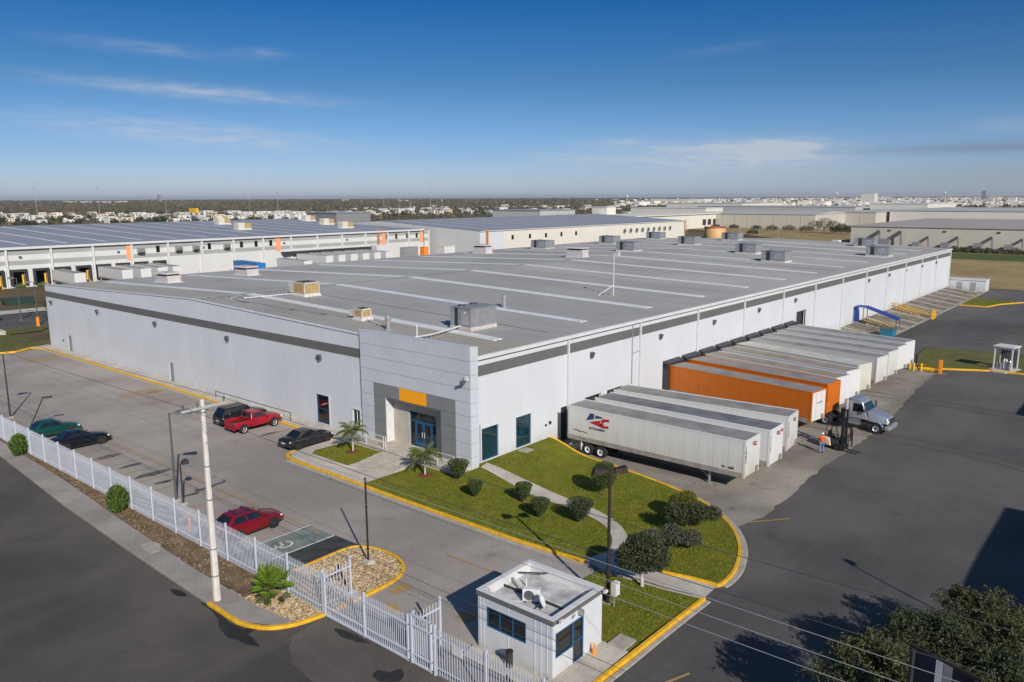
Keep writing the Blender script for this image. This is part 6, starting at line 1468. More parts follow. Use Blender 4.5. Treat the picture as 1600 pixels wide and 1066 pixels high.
wire('thin dark overhead wire on the left end of the crossarm', 18.25, 10.95, 2.0, 96, .3, 'wire'); wire('thin dark overhead wire on the right end of the crossarm', 20.55, 10.95, 2.0, 96, .3, 'wire')
# ------------------------------------------------------------------ vegetation
def leaf_mat(n, a, b, rough=.6):
    m, nn, l, p = nodes_of(n)
    oi = nn.new('ShaderNodeNewGeometry'); 
    mr = nn.new('ShaderNodeMixRGB'); l.new(oi.outputs['Random Per Island'], mr.inputs[0]); mr.inputs[1].default_value = (*a, 1); mr.inputs[2].default_value = (*b, 1)
    l.new(mr.outputs[0], p.inputs['Base Color']); p.inputs['Roughness'].default_value = rough; p.inputs['Specular IOR Level'].default_value = .25
    M[n] = m; return m
leaf_mat('leaf_topiary', (.030, .050, .014), (.075, .098, .030)); leaf_mat('leaf_dark', (.024, .033, .015), (.068, .080, .034)); leaf_mat('leaf_grey', (.055, .062, .040), (.10, .105, .065)); leaf_mat('leaf_yellow', (.07, .085, .016), (.15, .14, .025))
leaf_mat('leaf_bright', (.04, .085, .012), (.085, .135, .022)); leaf_mat('leaf_palm', (.055, .085, .018), (.14, .155, .035)); leaf_mat('leaf_fan', (.06, .12, .010), (.15, .22, .025)); leaf_mat('leaf_olive', (.032, .038, .015), (.095, .100, .042)); leaf_mat('leaf_far', (.030, .036, .018), (.065, .066, .030)); leaf_mat('leaf_dry', (.14, .10, .05), (.26, .20, .11))
def leaves(mb, q, c, n, size, flat=0.0):
    """n leaf-sized faces spread at the points given by callable c()"""
    for _ in range(n):
        p = c(); s = size*q.uniform(.6, 1.35)
        a = Vector((q.gauss(0, 1), q.gauss(0, 1), q.gauss(0, 1)*(1-flat))).normalized(); b = a.orthogonal().normalized(); b = Matrix.Rotation(q.uniform(0, 6.28), 3, a) @ b; d = a.cross(b)
        mb.poly([p-b*s, p+d*s*.45, p+b*s, p-d*s*.45])
def crown_shape(q, clumps, spread=.25):
    """random points in a set of clumps (centre, radius, zscale), denser near the skin"""
    tot = sum(r*r for _, r, _ in clumps)
    def f():
        k = q.uniform(0, tot)
        for c, r, zs in clumps:
            k -= r*r
            if k <= 0: break
        d = Vector((q.gauss(0, 1), q.gauss(0, 1), q.gauss(0, 1))).normalized(); rr = r*(1-spread*abs(q.gauss(0, .9)))
        return Vector((c[0]+d.x*rr, c[1]+d.y*rr, c[2]+d.z*rr*zs))
    return f
def trunk_mb(h, r, q, limbs=4, spread=.8, top=.5):
    mb = MB(); pts = [Vector((0, 0, -.1))]; n = 4
    for i in range(1, n+1): pts.append(Vector((q.uniform(-.05, .05)*i, q.uniform(-.05, .05)*i, h*i/n)))
    for i in range(n): mb.tube(pts[i], pts[i+1], r*(1-.5*i/n), r*(1-.5*(i+1)/n), 8)
    for k in range(limbs):
        a = 6.28*k/limbs+q.uniform(-.4, .4); s = pts[-2].lerp(pts[-1], q.uniform(0, 1)); e = s+Vector((math.cos(a)*spread, math.sin(a)*spread, top*q.uniform(.7, 1.3)))
        mb.tube(s, e, r*.45, r*.2, 6); mb.tube(e, e+Vector((math.cos(a+.6)*spread*.5, math.sin(a+.6)*spread*.5, top*.5)), r*.2, r*.08, 5)
    return mb
def shrub(name, label, cat, x, y, z, clumps, n, size, m, trunk=(.3, .05), seed=1, group=None, limbs=3, spread=.25, tm='bark', core=True):
    q = random.Random(seed); t = thing(name, label, cat, (x, y, z), 0, group)
    trunk_mb(trunk[0], trunk[1], q, limbs, min(r for _, r, _ in clumps)*.5, min(r for _, r, _ in clumps)*.4).build('trunk', M[tm], t, world=False)
    mb = MB(); f = crown_shape(q, clumps, spread); leaves(mb, q, f, n, size)
    if core:
        for c, r, zs in clumps:   # twiggy inner mass
            g2 = crown_shape(q, [(c, r*.72, zs)], .5); leaves(mb, q, g2, max(30, int(n*.06)), size*2.2)
    mb.build('crown', M[m], t, world=False, fix=False)
    return t
def cone_clumps(h0, h1, r): # clipped shrub wider at the top
    out = []
    for i in range(5):
        z = h0+(h1-h0)*(.10+.74*i/4); out.append(((.04*math.sin(i*2.1), .04*math.cos(i*1.7), z), r*(.36+.64*(i/4)**.8), (.6, .5, .42, .36, .30)[i]))
    return out
TOP = [(40.8, 39.8, 1.55, .82, 'broad clipped shrub nearest the building corner'), (39.1, 36.5, 1.25, .58, 'small clipped shrub standing left of the walkway, second from the building corner'),
       (40.75, 33.4, 1.5, .62, 'clipped shrub on a stem beside the middle of the walkway'), (39.3, 30.8, 1.35, .68, 'clipped shrub just above the lamp shadow on the lawn'), (40.5, 28.4, 1.6, .92, 'broad clipped shrub at the bend of the walkway')]
for i, (x, y, h, r, lb) in enumerate(TOP):
    shrub('clipped_shrub', lb, 'shrub', x, y, lawnz(x, y), cone_clumps(.22, h, r), 3800, .05, 'leaf_topiary' if i != 4 else 'leaf_dark', (.35, .05), 20+i, 'clipped shrubs on the entrance lawn', spread=.10)
shrub('clipped_shrub', 'tall round headed shrub behind the double lamp, dark shadow on the lawn', 'shrub', 46.0, 30.2, lawnz(46, 30.2), [((0, 0, 1.15), .75, .7), ((0, 0, 1.6), .95, .8), ((.1, 0, 2.0), .8, .7)], 5200, .06, 'leaf_topiary', (.7, .06), 31, spread=.12)
shrub('shrub', 'yellow topped round shrub at the back of the lawn cluster', 'shrub', 45.6, 23.8, lawnz(45.6, 23.8), [((0, 0, 1.2), .85, .8), ((.3, -.3, 1.5), .7, .8)], 3600, .065, 'leaf_yellow', (.6, .06), 32, spread=.16)
shrub('shrub', 'wide dark shrub on thin stems in the middle of the lawn cluster', 'shrub', 43.7, 22.3, lawnz(43.7, 22.3), [((-.5, .5, 1.45), .95, .7), ((.4, -.4, 1.45), 1.0, .65), ((1.1, -1.1, 1.35), .75, .6)], 5200, .065, 'leaf_dark', (.8, .05), 33, limbs=6, spread=.32)
shrub('shrub', 'loose grey green shrub with feathery top in front of the lawn cluster', 'shrub', 40.6, 21.8, lawnz(40.6, 21.8), [((-.7, .7, .8), .75, .8), ((.2, 0, .95), .85, .75), ((.9, -.9, .75), .8, .6)], 4600, .075, 'leaf_grey', (.4, .05), 34, limbs=6, spread=.4)
shrub('small_tree', 'round dense tree on a single trunk beside the guardhouse lawn walk', 'tree', 35.2, 20.5, terr(35.2, 20.5)+.13, [((0, 0, 1.95), 1.25, .85), ((.5, -.4, 1.7), .95, .8), ((-.5, .4, 1.75), 1.0, .8), ((.1, .2, 2.4), .85, .7)], 9000, .075, 'leaf_dark', (1.1, .12), 35, limbs=6, spread=.30, tm='barkpale')
for x, y, r, lb, s in ((21.6, 53.4, .95, 'bushy green shrub in the dirt strip at the middle of the fence', 41), (21.75, 72.0, .95, 'bushy green shrub in the dirt strip at the left edge', 42)):
    shrub('bush', lb, 'bush', x, y, .15, [((0, 0, .85), r*.85, .95), ((.15, .4, .6), r*.6, .9), ((-.25, -.45, .6), r*.6, .9), ((0, .1, 1.35), r*.5, .9)], 3600, .085, 'leaf_bright', (.3, .05), s, 'green bushes along the fence', spread=.35)
# feather palms by the entrance
def palm(label, x, y, z, h, seed):
    q = random.Random(seed); t = thing('palm_tree', label, 'palm', (x, y, z), 0, 'palms flanking the entrance')
    mb = MB(); pts = [(0, 0, -.05), (.02, .01, h*.5), (.0, .04, h)]
    mb.tube(pts[0], pts[1], .085, .07, 9); mb.tube(pts[1], pts[2], .07, .09, 9); mb.build('trunk', M['barkpale'], t, world=False)
    mb = MB(); mb.lathe([(.55, .0), (.45, .06), (.12, .10), (0, .10)], n=16); mb.build('mulch', M['redsoil'], t, world=False)
    for k in range(18):
        a = 2.4*k+q.uniform(-.15, .15); up = 1.5-1.2*(k/17)**.8+q.uniform(-.1, .1); L = q.uniform(1.35, 1.65)
        fr = MB(); d = Vector((math.cos(a), math.sin(a), 0)); sdv = Vector((-d.y, d.x, 0)); prev = Vector((0, .04, h)); n = 12; el_ = up
        for i in range(n):
            nxt = prev+(d*math.cos(el_)+Vector((0, 0, math.sin(el_))))*(L/n); el_ -= .145
            fr.tube(prev, nxt, .015, .012, 3, False)
            if i > 1:
                ll = .36*math.sin(math.pi*(i+.5)/(n+1))+.08
                for sg in (-1, 1):
                    for jj in (0, .25, .5, .75):
                        p = prev.lerp(nxt, jj); e = p+(sdv*sg*.8+d*.5+Vector((0, 0, q.uniform(-.55, -.15)))).normalized()*ll
                        fr.poly([p+Vector((0, 0, .012)), p+(e-p)*.4+d*.028, e, p+(e-p)*.4-d*.028])
            prev = nxt
        fr.build('frond', M['leaf_palm'], t, world=False, fix=False)
    return t
palm('young feather palm with a pale trunk left of the entrance steps', 39.75, 51.0, .15, 1.75, 51)
palm('young feather palm with a pale trunk right of the entrance steps', 39.9, 42.5, lawnz(39.9, 42.5), 1.6, 52)
# fan palm at the gate
q = random.Random(61); fp = thing('fan_palm', 'low bright green fan palm growing in the gravel outside the gate', 'palm', (21.45, 34.9, .15))
mb = MB(); mb.tube((0, 0, -.1), (0, 0, .55), .16, .2, 9); mb.build('trunk', M['bark'], fp, world=False)
for k in range(26):
    a = 2.4*k+q.uniform(-.2, .2); el_ = 1.45-1.5*(k/21) if k < 22 else q.uniform(-.75, -.3); L = q.uniform(.35, .7); d = Vector((math.cos(a)*math.cos(el_), math.sin(a)*math.cos(el_), math.sin(el_)))
    s = Vector((0, 0, .55)); e = s+d*L; fr = MB(); fr.tube(s, e, .016, .012, 4, False)
    sd_ = d.cross(Vector((0, 0, 1)) if abs(d.z) < .95 else Vector((1, 0, 0))).normalized(); up_ = sd_.cross(d)
    for i in range(17):
        th = R(-80+160*i/16); dd = (d*math.cos(th)+sd_*math.sin(th)+up_*(.25*abs(math.sin(th))+.05)).normalized(); ll = q.uniform(.80, 1.0)*(1-.3*abs(math.sin(th)))
        w_ = (sd_*math.cos(th)-d*math.sin(th))*.042; mid = e+dd*ll*.6; tip = e+dd*ll+Vector((0, 0, -.08))
        fr.poly([e-w_*.2, e+w_*.2, mid+w_, tip, mid-w_])
    fr.build('frond', M['leaf_fan'] if el_ > -.2 else M['leaf_olive'], fp, world=False, fix=False)
# the big tree mass in the lower right corner
def big_tree(label, x, y, z, h, clumps, n, size, m, seed, spread=.62, group=None):
    q = random.Random(seed); t = thing('tree', label, 'tree', (x, y, z), 0, group)
    trunk_mb(h*.4, .14, q, 6, h*.16, h*.16).build('trunk', M['bark'], t, world=False)
    clumps = [k for c, r, zs in clumps for k in [(c, r*.8, zs)]+[((c[0]+r*.85*math.cos(a_)*math.cos(e_), c[1]+r*.85*math.sin(a_)*math.cos(e_), c[2]+r*.8*zs*math.sin(e_)), r*q.uniform(.25, .42), .9) for a_, e_ in ((q.uniform(0, 6.28), q.uniform(-.5, 1.4)) for _ in range(8))]]
    mb = MB(); f = crown_shape(q, clumps, spread); leaves(mb, q, f, n, size)
    for c, r, zs in clumps:  # willowy twigs reaching out
        for _ in range(9):
            d = Vector((q.gauss(0, 1), q.gauss(0, 1), q.gauss(.4, .6))).normalized(); s = Vector(c)+Vector((d.x*r*.8, d.y*r*.8, d.z*r*.8*zs))
            for i in range(9): 
                p = s+d*(.07*i)+Vector((0, 0, -.006*i*i)); leaves(mb, q, (lambda p=p: p+Vector((q.gauss(0, .04), q.gauss(0, .04), q.gauss(0, .04)))), 2, size)
    mb.build('crown', M[m], t, world=False, fix=False); return t
big_tree('tall willowy tree at the left end of the bottom right clump', 30.2, 6.7, -.1, 5.0, [((0, 0, 3.1), 1.6, .85), ((-1.2, 1.2, 3.2), 1.15, .9), ((.9, .9, 3.2), 1.2, .8), ((-.4, -.9, 3.0), 1.3, .8), ((-1.4, .2, 2.1), 1.2, .8)], 24000, .062, 'leaf_olive', 71)
big_tree('dark willowy tree second from the left in the bottom right clump', 34.6, 6.0, -.2, 4.2, [((0, 0, 2.5), 1.5, .8), ((-1.4, .8, 2.3), 1.25, .8), ((1.3, .5, 2.5), 1.3, .8), ((.2, 1.3, 2.8), 1.0, .8), ((-.5, -1.3, 2.3), 1.3, .8)], 24000, .062, 'leaf_dark', 72)
big_tree('dark tree at the right edge of the bottom clump in front of the big shadow', 38.4, 4.6, -.4, 4.1, [((0, 0, 2.5), 1.5, .8), ((-1.5, .9, 2.2), 1.3, .8), ((1.4, .3, 2.4), 1.3, .8), ((.3, 1.1, 2.9), .95, .8), ((-.6, -1.2, 2.3), 1.3, .8)], 24000, .062, 'leaf_olive', 73)
big_tree('low willowy tree at the bottom edge just beneath the signboard', 33.0, 3.4, -.1, 3.8, [((0, 0, 2.2), 1.4, .8), ((-1.0, .9, 2.2), 1.1, .8), ((1.3, -.2, 2.3), 1.2, .8)], 14000, .062, 'leaf_dark', 74)
shrub('bush', 'yellow green bush at the bottom right corner below the trees', 'bush', 29.7, 3.2, -.1, [((0, 0, 3.2), .95, .8), ((.5, -.6, 3.1), .9, .8), ((0, 0, 2.2), .8, 1)], 5200, .06, 'leaf_yellow', (1.6, .06), 75, spread=.3)
sg = thing('signboard', 'dark slatted signboard with one white panel among the bottom right trees', 'sign', (27.0, 4.4, 0), 0)
for x, y in ((.3, 1.0), (-.4, -1.0)):
    mb = MB(); mb.tube((x, y, -.3), (x, y, 6.0), .08); mb.build('post', M['darkmetal'], sg, world=False)
M['signnavy'] = mat('sign_navy', (.012, .016, .035), .4, .1)
dv = Vector((-.35, -1.0, 0)).normalized()
for i, (a, b, m_) in enumerate(((-1.15, -.28, 'signnavy'), (-.25, -.02, 'trim'), (.01, .30, 'galv'), (.33, 1.15, 'signnavy'))):
    mb = MB(); pa, pb = dv*a, dv*b; nn_ = Vector((-dv.y, dv.x, 0))*.06
    hexa(mb, [pa-nn_+Vector((0, 0, 3.2)), pb-nn_+Vector((0, 0, 3.2)), pb+nn_+Vector((0, 0, 3.2)), pa+nn_+Vector((0, 0, 3.2))], [pa-nn_+Vector((0, 0, 6.0)), pb-nn_+Vector((0, 0, 6.0)), pb+nn_+Vector((0, 0, 6.0)), pa+nn_+Vector((0, 0, 6.0))]); mb.build('panel', M[m_], sg, world=False)
mb = MB(); mb.bar(dv*-1.2+Vector((0, 0, 6.04)), dv*1.2+Vector((0, 0, 6.04)), .09); mb.bar(dv*.315+Vector((0, 0, 3.2)), dv*.315+Vector((0, 0, 6)), .06); mb.build('frame', M['ironbrown'], sg, world=False)

# neighbouring halls just outside the view whose shadows lie across the yard
for lb, a, b, c, d, h in (('plain grey hall beyond the right edge whose shadow falls across the yard', 39.0, 55.0, -40, -7.5, 9.05), ('second plain grey hall beyond the right edge', 83.8, 92.0, -40, -4.0, 9.05)):
    t = thing('hall', lb, 'building', (a, c, -.8))
    mb = MB(); mb.box(a, b, c, d, -1.5, h-.3); mb.build('wall', M['bwallgrey'], t)
    mb = MB(); mb.box(a-.05, b+.05, c-.05, d+.05, h-.3, h); mb.build('roof', M['roof'], t)
# ------------------------------------------------------------------ right side yard, concrete bank
drape('field', [(215.2, -80), (345, -80), (345, 127), (206.6, 127), (206.6, 42), (215.2, 33)], .03, M['field'], cut=False)
drape('green_strip', [(309, -60), (342, -60), (342, 90), (309, 75)], .06, M['greenfield'], cut=False)
drape('field', [(380, 118), (400, 150), (520, 285), (540, 285), (540, 116.8)], .16, M['field'], cut=False)
gi = [(109.2, 24.3), (118, 26.3), (125, 26.8), (126.5, 14.5), (121, -2), (111, -2), (112.2, 8), (113.4, 14.5), (111.5, 20)]
drape('verge', gi, .14, M['verge'], cut=False)
kerb('yellow_kerb', smooth_line([(108.6, 24.4), (110.6, 20.6), (112.9, 15.5), (112.4, 9), (110.8, -2)], 4), M['yellow'], .28, .2)
drape('verge', [(178.4, 32.9), (178.6, 28.3), (184.4, 27.0), (190, 24), (193, 33)], .14, M['lawn'], cut=False)
kerb('yellow_kerb', [(178.2, 32.9), (178.4, 28.1), (184.3, 26.8), (190, 23.8)], M['yellow'], .3, .2)
kerb('grey_kerb', [(190, 23.8), (205, 12), (214, 4)], M['kerbgrey'], .3, .15)
bank = thing('concrete_bank', 'sloping bank of weathered concrete slabs below the far end of the dock wall', 'embankment', (131, 33.5, -.75))
M['slabdark'] = mat('slab_weathered', (.13, .11, .09), .9, 0, .3, .8, .2, 12, .2, world=True, c2=(.24, .21, .17)); M['slabpale'] = mat('slab_pale', (.31, .28, .235), .9, 0, .2, .8, .2, 12, .2, world=True)
x = 131.0; k = 0
while x < 203.5:
    wd = 2.02; skew = 1.6
    mb = MB(); e = rnd.uniform(-.03, .03); z0, z1 = -.78, .12
    mb.mesh([(x+.05, 33.55, z0+.1+e), (x+wd-.05, 33.55, z0+.1+e), (x+wd+skew-.05, 40.6, z1+e), (x+skew+.05, 40.6, z1+e), (x+.05, 33.55, z0-.3), (x+wd-.05, 33.55, z0-.3), (x+wd+skew-.05, 40.6, z1-.5), (x+skew+.05, 40.6, z1-.5)], [(0,1,2,3),(0,4,5,1),(1,5,6,2),(2,6,7,3),(3,7,4,0)])
    mb.build('concrete_slab', M['slabdark' if k % 3 != 2 else 'slabpale'], bank)
    if k % 2 == 0:
        mb = MB(); mb.mesh([(x-.12, 33.5, z0+.16), (x+.05, 33.5, z0+.16), (x+skew+.05, 40.62, z1+.08), (x+skew-.12, 40.62, z1+.08), (x-.12, 33.5, z0-.2), (x+.05, 33.5, z0-.2), (x+skew+.05, 40.62, z1-.3), (x+skew-.12, 40.62, z1-.3)], [(0,1,2,3),(0,4,5,1),(1,5,6,2),(2,6,7,3),(3,7,4,0)]); mb.build('slab_rib', M['slabpale'], bank)
    x += wd; k += 1
mb = MB(); mb.mesh([(131, 33.6, -.86), (205.4, 33.6, -.86), (205.6, 40.85, 0), (131, 40.85, 0), (131, 33.6, -1.5), (205.4, 33.6, -1.5), (205.6, 40.85, -1.5), (131, 40.85, -1.5)], [(0,1,2,3),(0,4,5,1),(1,5,6,2),(2,6,7,3),(3,7,4,0)]); mb.build('bed', M['slabpale'], bank)
mb = MB(); mb.box(131, 205, 33.1, 33.5, -1.0, -.60); mb.build('toe_kerb', M['slabpale'], bank)
st = thing('covered_stairs', 'outside stairs down the concrete bank under a bent blue canopy', 'stairs', (138.2, 40.5, 0))
mb = MB(); mb.mesh([(136.9, 40.7, 2.75), (139.3, 40.7, 2.75), (139.3, 39.2, 2.75), (136.9, 39.2, 2.75), (136.9, 40.7, 2.85), (139.3, 40.7, 2.85), (139.3, 39.2, 2.85), (136.9, 39.2, 2.85)], [(0,3,2,1),(4,5,6,7),(0,1,5,4),(1,2,6,5),(2,3,7,6),(3,0,4,7)])
mb.mesh([(136.9, 39.2, 2.75), (139.3, 39.2, 2.75), (137.6, 33.6, 1.35), (135.2, 33.6, 1.35), (136.9, 39.2, 2.85), (139.3, 39.2, 2.85), (137.6, 33.6, 1.45), (135.2, 33.6, 1.45)], [(0,3,2,1),(4,5,6,7),(0,1,5,4),(1,2,6,5),(2,3,7,6),(3,0,4,7)])
mb.mesh([(136.85, 40.7, .3), (136.85, 40.0, .3), (136.85, 40.1, 2.8), (136.85, 40.7, 2.8), (136.95, 40.7, .3), (136.95, 40.0, .3), (136.95, 40.1, 2.8), (136.95, 40.7, 2.8)], [(0,3,2,1),(4,5,6,7),(0,1,5,4),(1,2,6,5),(2,3,7,6),(3,0,4,7)])
mb.build('canopy', M['royal'], st)
for (x, y, z0, z1) in ((139.2, 39.3, .1, 2.75), (135.3, 33.7, -.75, 1.35), (137.5, 33.7, -.75, 1.35), (137, 39.3, .1, 2.75)):
    mb = MB(); mb.tube((x, y, z0), (x, y, z1), .06); mb.build('post', M['lampgrey'], st)
for i in range(6):
    mb = MB(); y = 39.0-i*.9; x = 137.2-i*.27; z = .05-i*.13; mb.box(x, x+1.9, y-.9, y, z-.3, z+.1); mb.build('step', M['slabpale'], st)
for x in (136.95, 138.9):
    mb = MB(); mb.path([(x, 39.2, 1.1), (x-1.65, 33.8, .2)], .05); mb.path([(x, 39.2, .65), (x-1.65, 33.8, -.25)], .04); mb.build('handrail', M['safety'], st)
t = thing('waste_bin', 'blue green metal waste bin at the foot of the covered stairs', 'bin', (130.8, 33.6, -.75))
mb = MB(); hexa(mb, [(-1.1, -.8, .1), (1.1, -.8, .1), (1.1, .8, .1), (-1.1, .8, .1)], [(-1.25, -.95, 1.35), (1.25, -.95, 1.35), (1.25, .95, 1.35), (-1.25, .95, 1.35)]); mb.build('body', M['teal'], t, world=False)
mb = MB(); mb.box(-1.3, 1.3, -1.0, 1.0, 1.35, 1.42); mb.build('lid', M['lampgrey'], t, world=False)
for x in (-.9, .9):
    mb = MB(); mb.box(x-.1, x+.1, -.85, .85, 0, .1); mb.build('skid', M['darkmetal'], t, world=False)
t = thing('yellow_stairs', 'yellow steel stairs with railings down the middle of the concrete bank', 'stairs', (157, 40.5, 0))
for xo in (0, 1.2):
    mb = MB(); mb.path([(158.4+xo, 40.6, 1.15), (157.6+xo, 39.2, 1.05), (155.4+xo, 33.7, .3), (155.2+xo, 33.0, .25)], .06); mb.path([(158.4+xo, 40.6, .65), (157.6+xo, 39.2, .55), (155.4+xo, 33.7, -.2)], .05)
    for q in range(6): mb.tube((158.2+xo-q*.58, 40.3-q*1.42, .2-q*.19), (158.2+xo-q*.58, 40.3-q*1.42, 1.12-q*.16), .05)
    mb.build('railing', M['safety'], t)
for i in range(9):
    mb = MB(); y = 39.9-i*.72; x = 157.9-i*.29; z = .2-i*.11; mb.box(x, x+1.1, y-.35, y, z-.06, z); mb.build('step', M['safety'], t)
for x in (155.0, 156.4):
    mb = MB(); mb.box(x-.18, x+.18, 32.5, 32.9, -.8, .75); mb.build('bollard', M['safety'], t)
t = thing('outbuilding', 'low white outbuilding at the far end of the dock wall before the dry field', 'building', (206.6, 33.3, -.75))
mb = MB(); mb.box(206.6, 211, 33.3, 41.4, -1.2, 1.75); mb.build('wall', M['white'], t)
mb = MB(); mb.box(206.45, 211.15, 33.15, 41.5, 1.75, 1.9); mb.build('roof', M['trim'], t)
for y in (35.2, 38.0):
    mb = MB(); mb.box(206.55, 206.6, y, y+1.1, -.6, 1.3); mb.build('door', M['galv'], t)
# gas cage and bollards on the right hand grass island
t = thing('gas_shelter', 'small white framed shelter with gas cylinders standing on the grass island at the right', 'shelter', (114.6, 15.4, -.62))
gxf = Matrix.Rotation(R(-12), 3, 'Z')
t.rotation_euler = (0, 0, R(-12))
mb = MB()
for x in (-.95, .95):
    for y in (-1.0, 1.0): mb.box(x-.07, x+.07, y-.07, y+.07, 0, 2.9)
mb.build('post', M['trim'], t, world=False)
mb = MB(); mb.box(-1.12, 1.12, -1.2, 1.2, 2.9, 3.04); mb.build('roof', M['trim'], t, world=False)
mb = MB(); mb.box(-1.4, 1.4, -1.4, 1.4, -.2, .05); mb.build('base', M['walk'], t, world=False)
mb = MB(); mb.box(-2.4, -1.4, -.9, .9, -.25, .03); mb.build('apron', M['walk'], t, world=False)
mb = MB(); mb.box(.90, .92, -.92, .92, .3, 2.3); mb.build('mesh_panel', M['lampgrey'], t, world=False)
for i, (x, y, h) in enumerate(((-.6, -.7, 1.3), (-.5, -.25, 1.35), (-.55, .3, 1.0), (-.4, .7, .9), (.1, -.6, 1.3), (.1, .2, 1.25))):
    mb = MB(); mb.lathe([(0, .06), (.17, .06), (.19, .12), (.19, h-.2), (.12, h-.05), (.05, h), (.05, h+.12), (0, h+.12)], (x, y, 0), 12); mb.build('cylinder', M['trim' if i % 2 else 'galv'], t, world=False)
t = thing('safety_post', 'thick orange post at the corner of the yellow kerb by the last trailer', 'bollard', (107.2, 21.2, -.75))
mb = MB(); mb.box(-.18, .18, -.18, .18, 0, 1.75); mb.build('shaft', M['safetyor'], t, world=False)
mb = MB(); mb.box(-.6, .6, -.6, .6, -.05, .06); mb.build('base', M['apron'], t, world=False)
for i, (x, y, lb) in enumerate(((107.1, 24.2, 'short yellow bollard touching the nose side of the last white trailer'), (107.4, 23.4, 'short yellow bollard between the last trailer and the yellow kerb'), (107.7, 24.8, 'short yellow bollard half hidden behind the last trailer'))):
    mb = MB(); mb.lathe([(0, 1.0), (.1, .97), (.13, .9), (.13, 0)], n=10); o = mb.build('bollard', M['safety']); o.location = (x, y, -.75); tag(o, lb, 'bollard')
mb = MB(); mb.bar((107.6, 23.2, -.5), (107.3, 21.4, -.5), .22); mb.bar((108.8, 24.3, -.2), (107.3, 21.5, -.1), .2); tag(mb.build('guard_beam', M['safety']), 'low yellow guard beam beside the orange post', 'barrier')

def ladder(p, x, y, z0, z1):
    mb = MB()
    for sx in (-.35, .35): mb.box(x+sx-.06, x+sx+.06, y-.34, y-.24, z0, z1)
    for i in range(int((z1-z0)/.45)): mb.box(x-.3, x+.3, y-.32, y-.26, z0+.2+i*.45, z0+.28+i*.45)
    for i in range(int((z1-z0-2.4)/.9)):
        z = z0+2.4+i*.9
        for a in range(-2, 3):
            t0, t1 = R(-90+a*36-18), R(-90+a*36+18); mb.bar((x+.48*math.cos(t0), y-.4+.55*math.sin(t0), z), (x+.48*math.cos(t1), y-.4+.55*math.sin(t1), z), .08)
    for a in (-60, 0, 60): mb.box(x+.48*math.sin(R(a))-.05, x+.48*math.sin(R(a))+.05, y-.4-.55*math.cos(R(a))-.05, y-.4-.55*math.cos(R(a))+.05, z0+2.4, z1)
    return mb.build('ladder', M['ladderor'], p)
M['ladderor'] = mat('ladder_orange', (.62, .27, .08), .6, 0, .1, 1)
# ------------------------------------------------------------------ second warehouse behind, with its own docks
B2Y, BZ = 219.0, -1.25
b2 = thing('warehouse', 'long grey and white warehouse behind on the left with white piers and salmon panels', 'warehouse', (57.9, B2Y, 0))
M['b2white'] = mat('pale_grey_wall', (.58, .585, .58), .7, 0, .04, .2, 0, 1, .3, world=True); M['b2grey'] = mat('mid_grey_band', (.33, .335, .325), .7, 0, .04, .2, 0, 1, .3, world=True)
piers = [57.9+10.15*i for i in range(-5, 16)]
b2docks = [60.3+5.07*i for i in range(0, 10)]
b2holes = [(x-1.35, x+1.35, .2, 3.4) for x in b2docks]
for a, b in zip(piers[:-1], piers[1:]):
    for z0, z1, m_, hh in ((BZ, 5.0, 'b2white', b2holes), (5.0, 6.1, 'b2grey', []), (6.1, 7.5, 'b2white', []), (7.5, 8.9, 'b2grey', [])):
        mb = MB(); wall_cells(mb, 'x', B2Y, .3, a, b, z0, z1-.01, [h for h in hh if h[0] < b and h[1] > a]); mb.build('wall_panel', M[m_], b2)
for x in piers:
    mb = MB(); mb.box(x-.24, x+.24, B2Y-.55, B2Y-.02, BZ, 8.9); mb.build('pier', M['trim'], b2)
mb = MB(); mb.box(piers[0]-.3, 207.5, B2Y-.75, B2Y+.05, 8.9, 9.45); mb.build('eave', M['trim'], b2)
mb = MB(); mb.mesh([(piers[0], B2Y, 9.4), (208, B2Y, 9.4), (208, 309, 12.0), (piers[0], 309, 12.0), (piers[0], 399, 9.4), (208, 399, 9.4)], [(0,1,2,3), (3,2,5,4)]); mb.build('roof', M['roofblue'], b2)
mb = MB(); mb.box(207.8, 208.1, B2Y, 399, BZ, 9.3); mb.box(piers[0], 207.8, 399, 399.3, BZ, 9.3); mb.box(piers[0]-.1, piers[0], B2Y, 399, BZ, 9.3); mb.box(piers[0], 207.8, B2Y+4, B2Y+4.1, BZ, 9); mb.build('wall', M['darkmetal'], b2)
for i in range(21):
    x = 14.5+i*9.9
    if x > 205: break
    mb = MB(); za, zb = 9.4+.0289*5+.06, 9.4+.0289*86+.06; mb.mesh([(x, B2Y+5, za), (x+1.3, B2Y+5, za), (x+1.3, B2Y+86, zb), (x, B2Y+86, zb)], [(0,1,2,3)]); mb.build('skylight_strip', M['skylight'], b2)
for x in (98.0, 144.6, 188.2, 206.6):
    mb = MB(); mb.box(x-.85, x+.85, B2Y-.12, B2Y-.02, 4.6, 8.9); mb.build('coloured_panel', M['salmon'], b2)
def far_win(p, x0, x1, z0, z1, y, m='glassdark'):
    mb = MB(); mb.box(x0, x1, y-.06, y-.015, z0, z1); return mb.build('window', M[m], p)
for x in (105.9, 121.3, 131.8, 136.8, 142.0, 189.3, 194.2, 199.5, 204.3): far_win(b2, x-.5, x+.5, 6.3, 8.1, B2Y)
